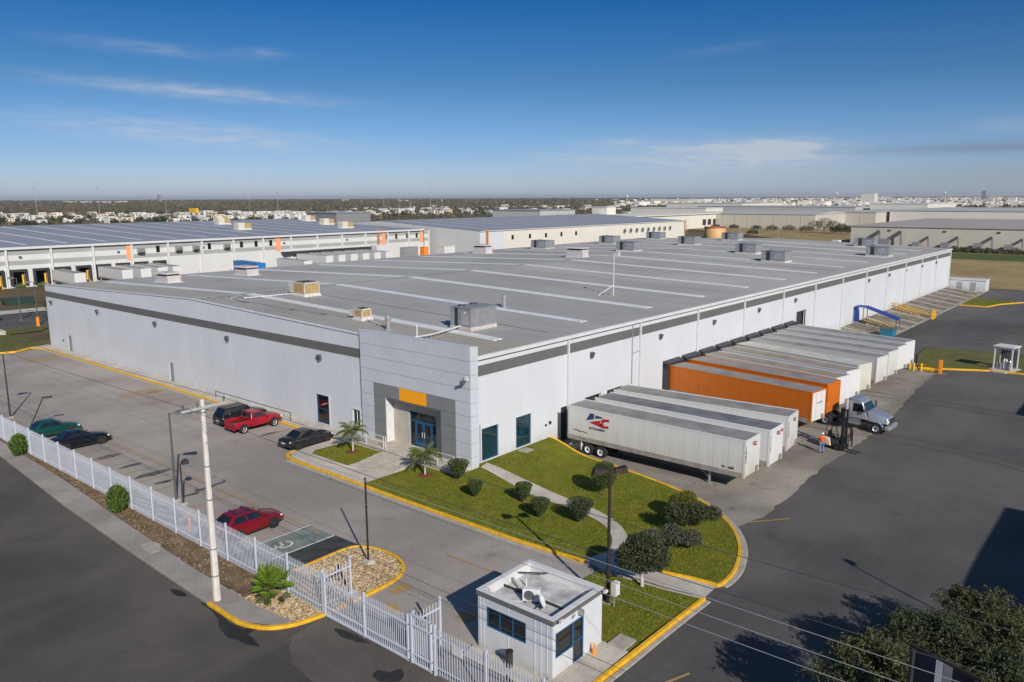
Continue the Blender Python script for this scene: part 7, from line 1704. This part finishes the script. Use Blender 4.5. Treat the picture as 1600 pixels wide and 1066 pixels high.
for x in (100.9, 111.7, 116.9, 126.7):
    mb = MB(); mb.loft([[(x-.95, B2Y-.02, 7.9), (x+.95, B2Y-.02, 7.9), (x+.95, B2Y-.02, 6.2), (x-.95, B2Y-.02, 6.2)], [(x-.95, B2Y-1.1, 7.4), (x+.95, B2Y-1.1, 7.4), (x+.95, B2Y-.7, 6.2), (x-.95, B2Y-.7, 6.2)]]); h_ = mb.build('fan_hood', M['galv'], b2)
    mb = MB(); mb.box(x-.8, x+.8, B2Y-.95, B2Y-.72, 6.15, 6.6); mb.build('fan_opening', M['darkmetal'], h_)
for x in (71.2, 95.0, 119.4, 146.8, 171.8):
    mb = MB(); mb.box(x-.3, x+.3, B2Y-.3, B2Y-.02, 6.7, 7.2); mb.build('wall_lamp', M['lampgrey'], b2)
for x in b2docks:
    mb = MB()
    for a, b in ((x-1.85, x-1.35), (x+1.35, x+1.85)): mb.box(a, b, B2Y-.7, B2Y, .1, 3.4)
    mb.box(x-1.85, x+1.85, B2Y-.7, B2Y, 3.4, 4.0); mb.build('dock_shelter', M['darkmetal'], b2)
    mb = MB(); mb.box(x-1.2, x+1.2, B2Y-.5, B2Y, -.3, .2); mb.build('dock_leveller', M['leaf_bright'], b2)
    mb = MB(); mb.box(x+.9, x+1.25, B2Y+.5, B2Y+.6, .2, 2.6); mb.build('door_edge', M['safety'], b2)
mb = MB(); mb.box(145.5, 181, B2Y-1.8, B2Y-.03, 3.5, 4.2); mb.build('canopy', M['darkmetal'], b2)
ladder(b2, 185.4, B2Y, 0.0, 10.0)
mb = MB(); mb.box(181.5, 187.0, B2Y-4, B2Y-.6, BZ, 4.7); mb.build('annex', M['trim'], b2)
for i in range(0, 9):
    x = 66+i*10.1
    mb = MB(); mb.lathe([(0, 1.0), (.12, .95), (.15, 0)], (x, B2Y-2.2, -.6), 10); mb.build('bollard', M['safetyor'], b2)
drape('truck_court', [(24, 150), (60, 141.8), (210, 141.8), (210, 218.9), (-40, 218.9), (-40, 190), (22, 190)], .02, M['yard'], cut=False)
drape('truck_apron', [(20, 196), (208, 196), (208, 218.9), (20, 218.9)], .035, M['apron'], cut=False)
drape('verge', [(30, 141.5), (48, 141.5), (52, 148), (56, 149.5), (56, 156), (42, 157), (24, 150)], .1, M['verge'], cut=False)
drape('planter_strip', [(34, 168.5), (60, 167.5), (60, 173.5), (34, 174.5)], .15, M['walk'], cut=False)
for i, (x, y, lb) in enumerate(((79.0, 'b', 'white trailer backed into the second warehouse, leftmost of its docks'), (90.3, 'b', 'white trailer at the second warehouse with a long side in view, next after the leftmost'), (95.0, 'b', 'white trailer at the second warehouse, third from the left'), (99.4, 'b', 'white trailer at the second warehouse, fourth from the left'), (103.4, 'b', 'white trailer at the second warehouse, fifth from the left behind the pale fan box'))):
    trailer('semi_trailer', lb, (x, 218.2, -.62), R(-3), 'whitetr2', 'trroofrust' if i == 1 else 'trroof', None, None, group='trailers at the second warehouse', gear=False, simple=True)
M['bluetr'] = mat('trailer_blue', (.01, .17, .46), .5, 0, .1, .5)
trailer('semi_trailer', 'bright blue trailer standing beyond the main roof', (125.6, 211.5, -.9), R(-8), 'bluetr', 'bluetr', None, None, group='trailers at the second warehouse', railm='bluetr', gear=False, simple=True)
trailer('semi_trailer', 'white trailer standing away from the wall beside the blue trailer', (136.3, 205.5, -.62), R(-6), 'whitetr2', 'trroof', None, None, group='trailers at the second warehouse', gear=False, simple=True)
for i, x in enumerate((151.2, 156.0, 160.8, 165.6, 170.4, 175.2)):
    trailer('semi_trailer', 'white trailer under the dark dock canopy of the second warehouse, %s from the left' % ('first', 'second', 'third', 'fourth', 'fifth', 'sixth')[i], (x, 217.0, -.62), R(-2), 'whitetr2', 'trroof', None, None, group='trailers at the second warehouse', gear=False, simple=True)
for i, (x, y) in enumerate(((172, 300), (163, 283), (152, 251), (206, 288), (196, 262), (188, 240))):
    z = 9.4+.0289*(y-B2Y)
    lb = ('tan rooftop cooler on the second warehouse, leftmost', 'tan rooftop cooler on the second warehouse, second from the left', 'grey faced rooftop cooler on the second warehouse nearest its eave', 'tan rooftop cooler on the second warehouse, farthest to the right', 'tan rooftop cooler on the second warehouse, right of the near group', 'small rooftop cooler on the second warehouse near the orange ladder')[i]
    t = thing('rooftop_cooler', lb, 'cooler', (x, y, z))
    mb = MB(); mb.box(-2.6, 2.6, -1.6, 1.6, -.3, .4); mb.build('curb', M['trim'], t, world=False)
    mb = MB(); mb.box(-2.5, 0, -1.4, 1.4, .4, 2.4); mb.build('cabinet', M['beige'], t, world=False)
    mb = MB(); mb.box(.02, 2.5, -1.4, 1.4, .4, 2.2); mb.build('cooler_pad', M['pad'], t, world=False)
# things in the left middle distance
for lb, x, y in (('lamp post with an orange foot beyond the left corner of the main building', 49.8, 148.2), ('grey lamp post in the truck court left of the orange footed one', 50.4, 158.0)):
    t = lamp_post(lb, x, y, 7.6, (-1.2, .6), .09, 'lampgrey', 1)
    if 'foot' in lb and x < 50:
        mb = MB(); mb.tube((0, 0, 0), (0, 0, 1.6), .28, .26, 10); mb.build('foot', M['safetyor'], t, world=False)
t = thing('skip', 'dark green open skip in the truck court by the planter strip', 'skip', (58.5, 184.0, -1.1))
mb = MB(); hexa(mb, [(-2.4, -1, .2), (2.4, -1, .2), (2.4, 1, .2), (-2.4, 1, .2)], [(-2.9, -1.1, 2.0), (2.9, -1.1, 2.0), (2.9, 1.1, 2.0), (-2.9, 1.1, 2.0)])
M['skipgreen'] = mat('skip_green', (.02, .05, .035), .6); mb.build('body', M['skipgreen'], t, world=False)
mb = MB(); mb.box(-2.95, 2.95, -1.15, 1.15, 1.9, 2.05); mb.build('rim', M['darkmetal'], t, world=False)
t = thing('plant_pad', 'pale concrete plinth with white tanks and pipes on the grass at the left edge', 'plant', (40.2, 143.2, -.3))
mb = MB(); mb.box(-6, 2.6, -1.6, 1.6, -.4, .75); mb.build('plinth', M['walk'], t, world=False)
for i, (x, y, h, r) in enumerate(((-1.6, .2, 2.0, .3), (-1.0, .5, 1.9, .28), (-.4, .2, 1.3, .35), (-3.4, 0, 2.4, .2), (.3, .4, 1.0, .3))):
    mb = MB(); mb.lathe([(0, .75), (r, .75), (r, .75+h*.8), (r*.6, .75+h), (0, .75+h)], (x, y, 0), 10); mb.build('tank', M['trim' if i % 2 == 0 else 'galv'], t, world=False)
mb = MB()
for x in (-5.2, -4.6, -4.0, -2.4): mb.tube((x, -.8, .7), (x, -.8, 3.9), .06)
mb.path([(-5.2, -.8, 3.2), (-2.4, -.8, 3.2)], .05); mb.build('pipework', M['galv'], t, world=False)
shrub('tree', 'dark bushy tree at the left edge beyond the tank plinth', 'tree', 44.8, 158.2, -.5, [((0, 0, 2.6), 1.9, .8), ((-1.4, .3, 2.2), 1.3, .8)], 2400, .16, 'leaf_olive', (1.4, .12), 81, spread=.3)
shrub('tree', 'dark tree half hidden behind the left corner of the main building', 'tree', 57.5, 161.5, -.5, [((0, 0, 2.0), 1.9, .8), ((1.2, .5, 1.6), 1.5, .8)], 2400, .16, 'leaf_olive', (1.0, .12), 82, spread=.3)

# ------------------------------------------------------------------ third warehouse, joined on the right
b3 = thing('warehouse', 'white walled warehouse with long striped roof behind the middle of the main roof', 'warehouse', (213, 195, 0))
mb = MB(); mb.mesh([(213, 195, BZ), (213, 195, 8.9), (213, 250, 11.75), (213, 305, 8.9), (213, 305, BZ), (213.4, 195, BZ), (213.4, 195, 8.9), (213.4, 250, 11.75), (213.4, 305, 8.9), (213.4, 305, BZ)], [(0,1,2,3,4), (9,8,7,6,5), (0,5,6,1), (1,6,7,2), (2,7,8,3), (3,8,9,4)]); mb.build('gable_wall', M['b2white'], b3)
for i in range(12):
    a = 213.42+i*12.9; mb = MB(); mb.box(a, a+12.88, 195, 195.3, BZ, 8.85); mb.build('wall_panel', M['bwallwhite'] if i else M['white'], b3)
mb = MB(); mb.box(368.1, 368.4, 195.3, 305, BZ, 8.8); mb.box(213.4, 368.1, 305, 305.3, BZ, 8.8); mb.build('wall', M['darkmetal'], b3)
mb = MB(); mb.mesh([(212.9, 194.8, 8.95), (368.5, 194.8, 8.95), (368.5, 250, 11.85), (212.9, 250, 11.85), (212.9, 305.3, 8.95), (368.5, 305.3, 8.95)], [(0,1,2,3), (3,2,5,4)]); mb.build('roof', M['roofblue'], b3)
mb = MB(); mb.box(213, 368.5, 194.6, 195.02, 8.75, 9.0); mb.build('gutter', M['trim'], b3)
for i in range(12):
    x = 221+i*12.4
    mb = MB(); mb.mesh([(x, 199.5, 9.27), (x+1.3, 199.5, 9.27), (x+1.3, 249.5, 11.89), (x, 249.5, 11.89)], [(0,1,2,3)]); mb.build('skylight_strip', M['skylight'], b3)
for x in (231.4, 241.9, 252.1, 262.4, 272.7): far_win(b3, x-.65, x+.65, 5.2, 6.9, 195)
for i in range(9):
    x = 310.1+i*5.2; mb = MB(); mb.tube((x, 194.95, 5.8), (x, 194.4, 5.8), 1.0, 1.05, 14); f_ = mb.build('wall_fan', M['galv'], b3)
    mb = MB(); mb.tube((x, 194.42, 5.8), (x, 194.36, 5.8), .78, .78, 12); mb.build('fan_opening', M['lampgrey'], f_)
ladder(b3, 216.5, 195.0, 0.5, 9.6)
ladder(b3, 367.3, 195.0, 0.5, 9.6)
for lb, x, y, sx, sy, h, m_ in (('plain white tank box beside the gable of the third warehouse', 206.0, 205.0, 5.5, 3.0, 4.2, 'trim'), ('orange cabinet beside the gable of the third warehouse', 199.0, 209.5, 2.2, 2, 4.0, 'safetyor'), ('pale plant box behind the white trailers by the third warehouse', 193.0, 211.0, 6.5, 2.5, 4.2, 'galv')):
    t = thing('plant_box', lb, 'plant', (x, y, -.5))
    mb = MB(); mb.box(-sx/2, sx/2, -sy/2, sy/2, -.2, h-.15); mb.build('casing', M[m_], t, world=False)
    mb = MB(); mb.box(-sx/2-.1, sx/2+.1, -sy/2-.1, sy/2+.1, h-.15, h); mb.build('lid', M[m_], t, world=False)
t = thing('warehouse', 'long pale wing with tall columns behind the far end of the third warehouse', 'warehouse', (430, 250, 0))
mb = MB(); mb.box(430, 585, 262, 305, BZ, 8.6); mb.build('wall', M['bwallwhite'], t)
mb = MB(); mb.box(429, 586, 261, 306, 8.6, 9.2); mb.build('roof', M['bwallwhite'], t)
for i in range(8):
    mb = MB(); mb.box(520+i*8, 525+i*8, 261.8, 261.98, 1, 5); mb.build('window', M['glassdark'], t)
t = thing('storage_tank', 'round ochre water tank with a red rim beyond the main roof', 'tank', (398, 193, BZ))
mb = MB(); mb.lathe([(5.6, 0), (5.6, 5.6), (5.5, 5.7)], n=40); mb.build('shell', M['tank'], t, world=False, smooth=True)
mb = MB(); mb.lathe([(5.5, 5.7), (2, 6.2), (0, 6.3)], n=40); mb.build('roof', M['tank'], t, world=False)
mb = MB(); mb.lathe([(5.65, 5.6), (5.75, 5.62), (5.75, 6.1), (5.65, 6.1)], n=40); mb.build('rim', M['red'], t, world=False)
for i in range(16):
    a = 6.283*i/16; mb = MB(); mb.tube((5.65*math.cos(a), 5.65*math.sin(a), 6.0), (5.65*math.cos(a), 5.65*math.sin(a), 7.1), .07, .07, 5); mb.build('rail_post', M['red'], t, world=False)

# beige halls to the right
def hall(label, x0, x1, y0, y1, h, wm, rm, nb=0, z0=BZ, ridge=0.0, name='hall', seam=None, rise_axis='x'):
    t = thing(name, label, 'building', (x0, y0, z0))
    mb = MB(); mb.box(x0, x1, y0, y1, z0-.3, h); mb.build('wall', M[wm], t)
    mb = MB(); xm = (x0+x1)/2; e = .4
    if ridge: mb.mesh([(x0-e, y0-e, h), (xm, y0-e, h+ridge), (x1+e, y0-e, h), (x0-e, y1+e, h), (xm, y1+e, h+ridge), (x1+e, y1+e, h)], [(0,1,4,3), (1,2,5,4), (0,2,1), (3,4,5), (0,3,5,2)])
    else: mb.box(x0-e, x1+e, y0-e, y1+e, h+.005, h+.45)
    mb.build('roof', M[rm], t)
    for i in range(1, nb):
        y = y0+(y1-y0)*i/nb; mb = MB(); mb.box(x0-.12, x0-.01, y-.2, y+.2, z0, h-.1); mb.build('wall_joint', M[seam or 'bwallgrey'], t)
    return t
h4 = hall('beige hall on the right with slanting metal ducts along its wall', 378, 520, 18, 116.5, 7.3, 'bwall', 'broof', 0)
for i, (y, s) in enumerate(((106.9, 1.35), (98.1, 1.35), (86.1, .95), (74.9, 1.0), (62.6, 1.05), (51.7, .95), (40, 1.0))):
    t = thing('dust_duct', 'slanting metal duct on the beige hall wall, %s from the left' % ('first', 'second', 'third', 'fourth', 'fifth', 'sixth', 'seventh')[i], 'duct', (376, y, BZ))
    mb = MB(); mb.box(-2, 1, 0.5*s, 3.6*s, 0, 2.6*s); mb.build('housing', M['greymetal'], t, world=False)
    mb = MB(); mb.bar((-.6, 1.2*s, 2.3*s), (-.6, -2.6*s, 5.0*s), 1.1*s); mb.build('chute', M['lampgrey'], t, world=False)
    mb = MB(); mb.bar((-.6, -2.5*s, 5.2*s), (-.6, -3.0*s, 0), .8*s); mb.build('riser', M['galv'], t, world=False)
for y in (100, 78, 58):
    mb = MB(); mb.box(377.7, 377.98, y-.6, y+.6, 5.6, 6.2); mb.build('wall_lamp', M['lampgrey'], h4)
hall('long beige hall with vertical wall seams behind the water tank', 540, 608, 190, 266, 8.6, 'bwall', 'bwallgrey', 8, ridge=1.8)
hall('beige hall block set back behind the dark tree', 601, 720, 169, 200.5, 9.2, 'bwall', 'bwallgrey', 3)
hall('wide pale hall with a white end wall at the far right', 626, 800, -40, 166.5, 10.1, 'bwallwhite', 'bwallgrey', 0)
hall('long low grey hall far behind the seamed beige hall', 820, 900, 250, 420, 10.0, 'bwallgrey', 'bwallgrey', 12)
hall('white walled hall far behind, just right of the low grey hall', 840, 960, 190, 242, 13.0, 'bwallwhite', 'trim', 0)
hall('far pale hall near the horizon in the middle distance', 1250, 1420, 560, 700, 9.0, 'bwallwhite', 'bwallgrey', 0)
hall('far pink grey hall behind the third warehouse roof', 760, 800, 380, 470, 9.0, 'bwallwhite', 'trim', 0)
hall('dark grey flat shed behind the second warehouse roof', 285, 310, 372, 400, 12.4, 'greymetal', 'roofblue', 0)
hall('grey flat shed behind the third warehouse roof', 420, 460, 330, 372, 12.0, 'bwallgrey', 'roofblue', 0)
hall('white stair block standing up behind the third warehouse roof', 455, 466, 300, 312, 14.0, 'bwallwhite', 'trim', 0)
hall('big white block of flats standing above the far town on the right', 2480, 2510, 705, 742, 27, 'bwallwhite', 'trim', 0)
hall('long white hall on the far horizon at the left', 1500, 1530, 3400, 4000, 12, 'bwallwhite', 'trim', 0)
hall('long white hall with a dark mouth on the far plain in the middle right', 2150, 2190, 1080, 1260, 14, 'bwallwhite', 'trim', 0)
hall('dark tower block on the far right horizon', 3300, 3314, 560, 574, 36, 'greymetal', 'roofblue', 0)
hall('small dark tower on the far left horizon', 2000, 2014, 4080, 4094, 40, 'greymetal', 'greymetal', 0)
mb = MB(); mb.box(0, 3, -8, 8, 6, 11); t = thing('billboard', 'bright yellow roof sign above the left part of the far town', 'sign', (470, 880, -1))
mb.build('panel', M['safety'], t, world=False); mb = MB(); mb.box(1, 2, -6, -5, 0, 6); mb.box(1, 2, 5, 6, 0, 6); mb.build('post', M['greymetal'], t, world=False)
# hedges and trees on the right
def row_bush(label, pts, r, n, seed, m='leaf_dark', size=.35):
    q = random.Random(seed); mb = MB(); L = dens(pts, r*1.3)
    f = crown_shape(q, [((x+q.uniform(-.6, .6), y+q.uniform(-.6, .6), -1+r*q.uniform(.5, 1.0)), r*q.uniform(.7, 1.3), .9) for x, y in L], .3); leaves(mb, q, f, n, size)
    tag(mb.build('hedge', M[m], fix=False), label, 'hedge')
row_bush('dark clipped hedge between the green strip and the ducts of the beige hall', [(345, -10), (345, 45), (347, 68)], 1.5, 5200, 91, 'leaf_dark', .38)
for i, (x, y, r, lb) in enumerate(((485, 165, 7.0, 'large spreading dark tree in front of the beige hall joint'), (470, 150, 5.0, 'dark round tree right of the large spreading tree'), (490, 178, 3.4, 'low dark tree at the foot of the large spreading tree'), (495, 190, 3.4, 'low dark tree below the white end wall'), (500, 203, 3.0, 'low scrub tree left of the white end wall'), (510, 218, 2.6, 'low scrub tree in front of the seamed hall, right part'), (515, 236, 2.6, 'low scrub tree in front of the seamed hall, left part'), (440, 190, 2.6, 'lone scrub tree in the dry field right of the water tank'), (520, 252, 2.4, 'scrub tree at the left end of the seamed hall'))):
    shrub('tree', lb, 'tree', x, y, -1.2, [((0, 0, r*.85), r*.75, .7), ((r*.3, -r*.7, r*.7), r*.62, .7), ((-r*.3, r*.7, r*.7), r*.62, .7)], 2600 if r > 4 else 900, .30 if r > 4 else .26, 'leaf_far', (r*.5, r*.045), 100+i, spread=.35, core=False)
for i in range(9):
    y = 160+i*11; mb = MB(); mb.tube((0, 0, 0), (0, 0, 5.0), .12, .1, 6); o = mb.build('post', M['galv']); o.location = (430, y, -1); tag(o, 'thin pale post in the dry field row before the beige halls', 'post', 'posts in the dry field')
t = thing('parked_van', 'white van parked at the left end of the duct hall', 'van', (371, 121, -1.0), R(80))
mb = MB(); hexa(mb, [(-2.6, -1, .4), (2.6, -1, .4), (2.6, 1, .4), (-2.6, 1, .4)], [(-2.5, -.9, 2.3), (1.4, -.9, 2.3), (1.4, .9, 2.3), (-2.5, .9, 2.3)]); bevelled(mb, 'body', M['trim'], t, .12)
mb = MB(); hexa(mb, [(1.55, -.92, 1.3), (2.45, -.92, 1.2), (2.45, .92, 1.2), (1.55, .92, 1.3)], [(1.3, -.93, 2.1), (1.55, -.9, 2.1), (1.55, .9, 2.1), (1.3, .93, 2.1)]); mb.build('windscreen', M['glassdark'], t, world=False)
for x in (-1.6, 1.7):
    for y in (-.9, .9):
        mb = MB(); mb.tube((x, y-.12, .4), (x, y+.12, .4), .4, .4, 12); mb.build('wheel', M['black'], t, world=False)

# ------------------------------------------------------------------ the far town, trees, masts
q = random.Random(200)
HOUSE = []
hm = [(.70, .68, .62), (.62, .60, .56), (.74, .70, .60), (.66, .55, .45), (.58, .57, .55), (.72, .71, .70)]
M['hwin'] = mat('house_window', (.05, .05, .055), .5)
for i, c in enumerate(hm):
    m_ = mat('house_wall_%s' % 'abcdef'[i], c, .8, 0, .12, .2); M['h%d' % i] = m_
    t = thing('house', 'small pale flat roofed house among many in the far town', 'house', (0, 0, -500), 0, 'houses of the far town')
    w_, d_, h_ = ((8, 9, 3.4), (9, 8, 6.0), (14, 9, 5.5), (8, 10, 6.2), (18, 12, 6.0), (11, 9, 3.6))[i]
    mb = MB(); mb.box(-w_/2, w_/2, -d_/2, d_/2, -.5, h_); mb.build('wall', m_, t, world=False)
    mb = MB(); mb.box(-w_/2-.1, w_/2+.1, -d_/2-.1, d_/2+.1, h_, h_+.3); mb.build('roof', m_, t, world=False)
    mb = MB()
    for s in range(2 if h_ > 5 else 1):
        for y in (-d_*.28, d_*.15): mb.box(-w_/2-.06, -w_/2-.01, y, y+1.6, 1.0+3*s, 2.3+3*s)
        for x in (-w_*.3, w_*.12): mb.box(x, x+1.6, -d_/2-.06, -d_/2-.01, 1.0+3*s, 2.3+3*s)
    mb.build('windows', M['hwin'], t, world=False, kind='stuff'); HOUSE.append(t)
def polar(px, d):
    a = _yaw-math.atan((px-800)/1270.0); return d*math.cos(a), d*math.sin(a)
spots = []
def free(x, y, s):
    if any((x-a)**2+(y-b)**2 < s*s for a, b in spots): return False
    spots.append((x, y)); return True
zones = []
def fill(n, px0, px1, d0, d1, s, pw=1.0):
    k = 0; tries = 0
    while k < n and tries < n*60:
        tries += 1; px = q.uniform(px0, px1); d = d0+(d1-d0)*q.random()**pw; x, y = polar(px, d)
        if (380 < x < 1000 and -60 < y < 430 and not (x > 905)) or (200 < x < 600 and 180 < y < 420): continue
        if free(x, y, s): zones.append((d, x, y)); k += 1
fill(105, 130, 470, 830, 1180, 10); fill(26, -40, 130, 850, 1250, 14); fill(20, 470, 700, 1000, 1400, 14); fill(60, 560, 1010, 1050, 1700, 16); fill(170, 1040, 1640, 1020, 2600, 17, 1.3); fill(1500, 960, 1660, 1750, 5600, 15, 1.1); fill(60, -60, 960, 3500, 7000, 60)
zones.sort()
far = MB(); first = set()
for n_, (d, x, y) in enumerate(zones):
    i = q.randrange(6); s = q.uniform(.62, 1.0)*(1.0 if d < 1500 else 1.25); rz = q.choice((0, R(8), R(-10), R(90), R(80)))
    if n_ < 300:
        if i not in first: first.add(i); o = HOUSE[i]; o.location = (x, y, -.9); o.rotation_euler = (0, 0, rz); o.scale = (s*1.1, s*1.1, s*q.uniform(.75, 1.05))
        else: dup(HOUSE[i], (x, y, -.9), rz, scale=(s*1.1, s*1.1, s*q.uniform(.75, 1.05)))
    else:
        big = q.random() < .10; w_ = q.uniform(8, 18)*(2.4 if big else 1); dd = q.uniform(8, 16)*(1.6 if big else 1); h = q.uniform(4, 8)*(1.4 if big else 1)*(1.3 if d > 3500 else 1); far.m = q.randrange(6)
        far.cbox((x, y, h/2-1), (w_, dd, h), Matrix.Rotation(rz, 3, 'Z'))
far.build('town', [M['h%d' % i] for i in range(6)], kind='stuff')
# trees between the houses: six kinds copied; then the scrub beyond as one mass
TP = []
for i in range(5):
    r = (3.2, 2.6, 4.2, 2.2, 3.0)[i]
    t = shrub('tree', 'dark scrubby tree among the houses of the far town', 'tree', 0, 0, -500, [((0, 0, r*1.0), r*.8, .85), ((r*.5, 0, r*.8), r*.55, .8), ((-r*.3, r*.5, r*.75), r*.55, .8)], 260, r*.15, 'leaf_far' if i % 2 else 'leaf_dark', (r*.6, .15), 300+i, 'trees of the far town', spread=.3, core=False); TP.append(t)
tsp = []
def tfill(n, px0, px1, d0, d1, s):
    k = 0; tr = 0
    while k < n and tr < n*50:
        tr += 1; x, y = polar(q.uniform(px0, px1), q.uniform(d0, d1))
        if (378 < x < 905 and -60 < y < 430) or (200 < x < 600 and 180 < y < 420) or any((x-a)**2+(y-b)**2 < s*s for a, b in spots): continue
        tsp.append((math.hypot(x, y), x, y)); k += 1
tfill(125, -40, 470, 740, 1180, 6); tfill(65, 470, 1010, 900, 1600, 7); tfill(100, 1010, 1650, 960, 1900, 8)
tsp.sort(); used = set()
for d, x, y in tsp[:280]:
    i = q.randrange(5); s = q.uniform(.7, 1.35)
    if i not in used: used.add(i); o = TP[i]; o.location = (x, y, -1.0); o.scale = (s,)*3
    else: dup(TP[i], (x, y, -1.0), q.uniform(0, 6.28), scale=s)
sm = MB()
def blobs(n, px0, px1, d0, d1, r0, r1, pw, clear=True):
    for _ in range(n):
        d = d0+(d1-d0)*q.random()**pw; x, y = polar(q.uniform(px0, px1), d)
        if (300 < x < 905 and -60 < y < 430) or (-40 < x < 600 and 100 < y < 420): continue
        r = q.uniform(r0, r1)*(1+d/9000); sm.m = q.randrange(4); h = r*q.uniform(.7, 1.2); P = []
        for ring, (rr, zz) in enumerate(((1, .0), (.95, .5), (.55, .95))):
            for k in range(5):
                a = 6.283*k/5+ring*.6; e = q.uniform(.75, 1.2); P.append((x+r*rr*e*math.cos(a), y+r*rr*e*math.sin(a), -1+h*zz*q.uniform(.85, 1.15)))
        P.append((x, y, -1+h*1.1)); F = []
        for ring in (0, 1):
            for k in range(5): F.append((ring*5+k, ring*5+(k+1) % 5, ring*5+5+(k+1) % 5, ring*5+5+k))
        for k in range(5): F.append((10+k, 10+(k+1) % 5, 15))
        sm.mesh(P, F)
blobs(2600, -80, 1000, 420, 1300, 1.0, 2.6, 1.0); blobs(9000, -80, 1150, 1250, 3200, 2.0, 4.2, 1.0); blobs(5500, -80, 1080, 2600, 7500, 4, 8, 1.1); blobs(1600, 1040, 1680, 2000, 7500, 3.5, 6, 1.1); blobs(2600, 1000, 1680, 950, 2600, 1.6, 3.6, 1.0); blobs(700, 1130, 1340, 430, 530, .8, 2.0, 1.0)
M['scr0'] = mat('scrub_a', (.095, .080, .046), .95, 0, .3, .05, world=True); M['scr1'] = mat('scrub_b', (.060, .062, .034), .95, 0, .3, .05, world=True); M['scr2'] = mat('scrub_c', (.125, .095, .056), .95, 0, .3, .05, world=True); M['scr3'] = mat('scrub_d', (.060, .060, .035), .95, 0, .3, .05, world=True)
tag(sm.build('scrub', [M['scr0'], M['scr1'], M['scr2'], M['scr3']], kind='stuff', fix=False), 'low brown and green scrub covering the plain out to the horizon', 'scrub')
M['mast'] = mat('mast_pale', (.36, .37, .39), .6)
for px, d, h in ((147, 1150, 42), (48, 1250, 45), (430, 1150, 36), (253, 1200, 30), (385, 1250, 28), (622, 1150, 30), (640, 1300, 34), (598, 1350, 30), (672, 1250, 40), (691, 1500, 30), (777, 1500, 30), (891, 1700, 34), (1016, 2100, 46), (1315, 3000, 46)):
    x, y = polar(px, d); t = thing('mast', 'thin pale lattice mast rising from the far town against the scrub', 'mast', (x, y, -1), 0, 'masts in the far town')
    mb = MB(); mb.tube((0, 0, 0), (0, 0, h), .26, .16, 5); mb.build('shaft', M['mast'], t, world=False)
    mb = MB(); mb.box(-.9, .9, -.9, .9, h*.80, h*.86); mb.build('antenna', M['mast'], t, world=False)
for px, d, h, lb in ((983, 2400, 27, 'white water tower on the far plain in the middle'), (1314, 3300, 36, 'white water tower above the far town, left of the two'), (1485, 3300, 36, 'white water tower above the far town at the right')):
    x, y = polar(px, d); t = thing('water_tower', lb, 'water tower', (x, y, -1))
    mb = MB(); mb.tube((0, 0, 0), (0, 0, h*.75), 1.6, 1.6, 8); mb.build('stem', M['mast'], t, world=False)
    mb = MB(); mb.lathe([(0, h*.7), (3, h*.76), (3.8, h*.85), (3, h*.95), (0, h)], n=14); mb.build('tank', M['trim'], t, world=False)

# ------------------------------------------------------------------ thin haze over the plain
hb = MB(); hb.box(-19600, 19600, -19600, 19600, -3.0, 58.0)
hm_ = bpy.data.materials.new('haze'); hm_.use_nodes = True
hn, hl = hm_.node_tree.nodes, hm_.node_tree.links
hn.clear(); ho = hn.new('ShaderNodeOutputMaterial'); pv = hn.new('ShaderNodeVolumePrincipled')
pv.inputs['Color'].default_value = (.93, .96, 1.0, 1); pv.inputs['Density'].default_value = 0.000055; pv.inputs['Anisotropy'].default_value = .2
hl.new(pv.outputs[0], ho.inputs['Volume'])
hb.build('haze', hm_, kind='stuff')
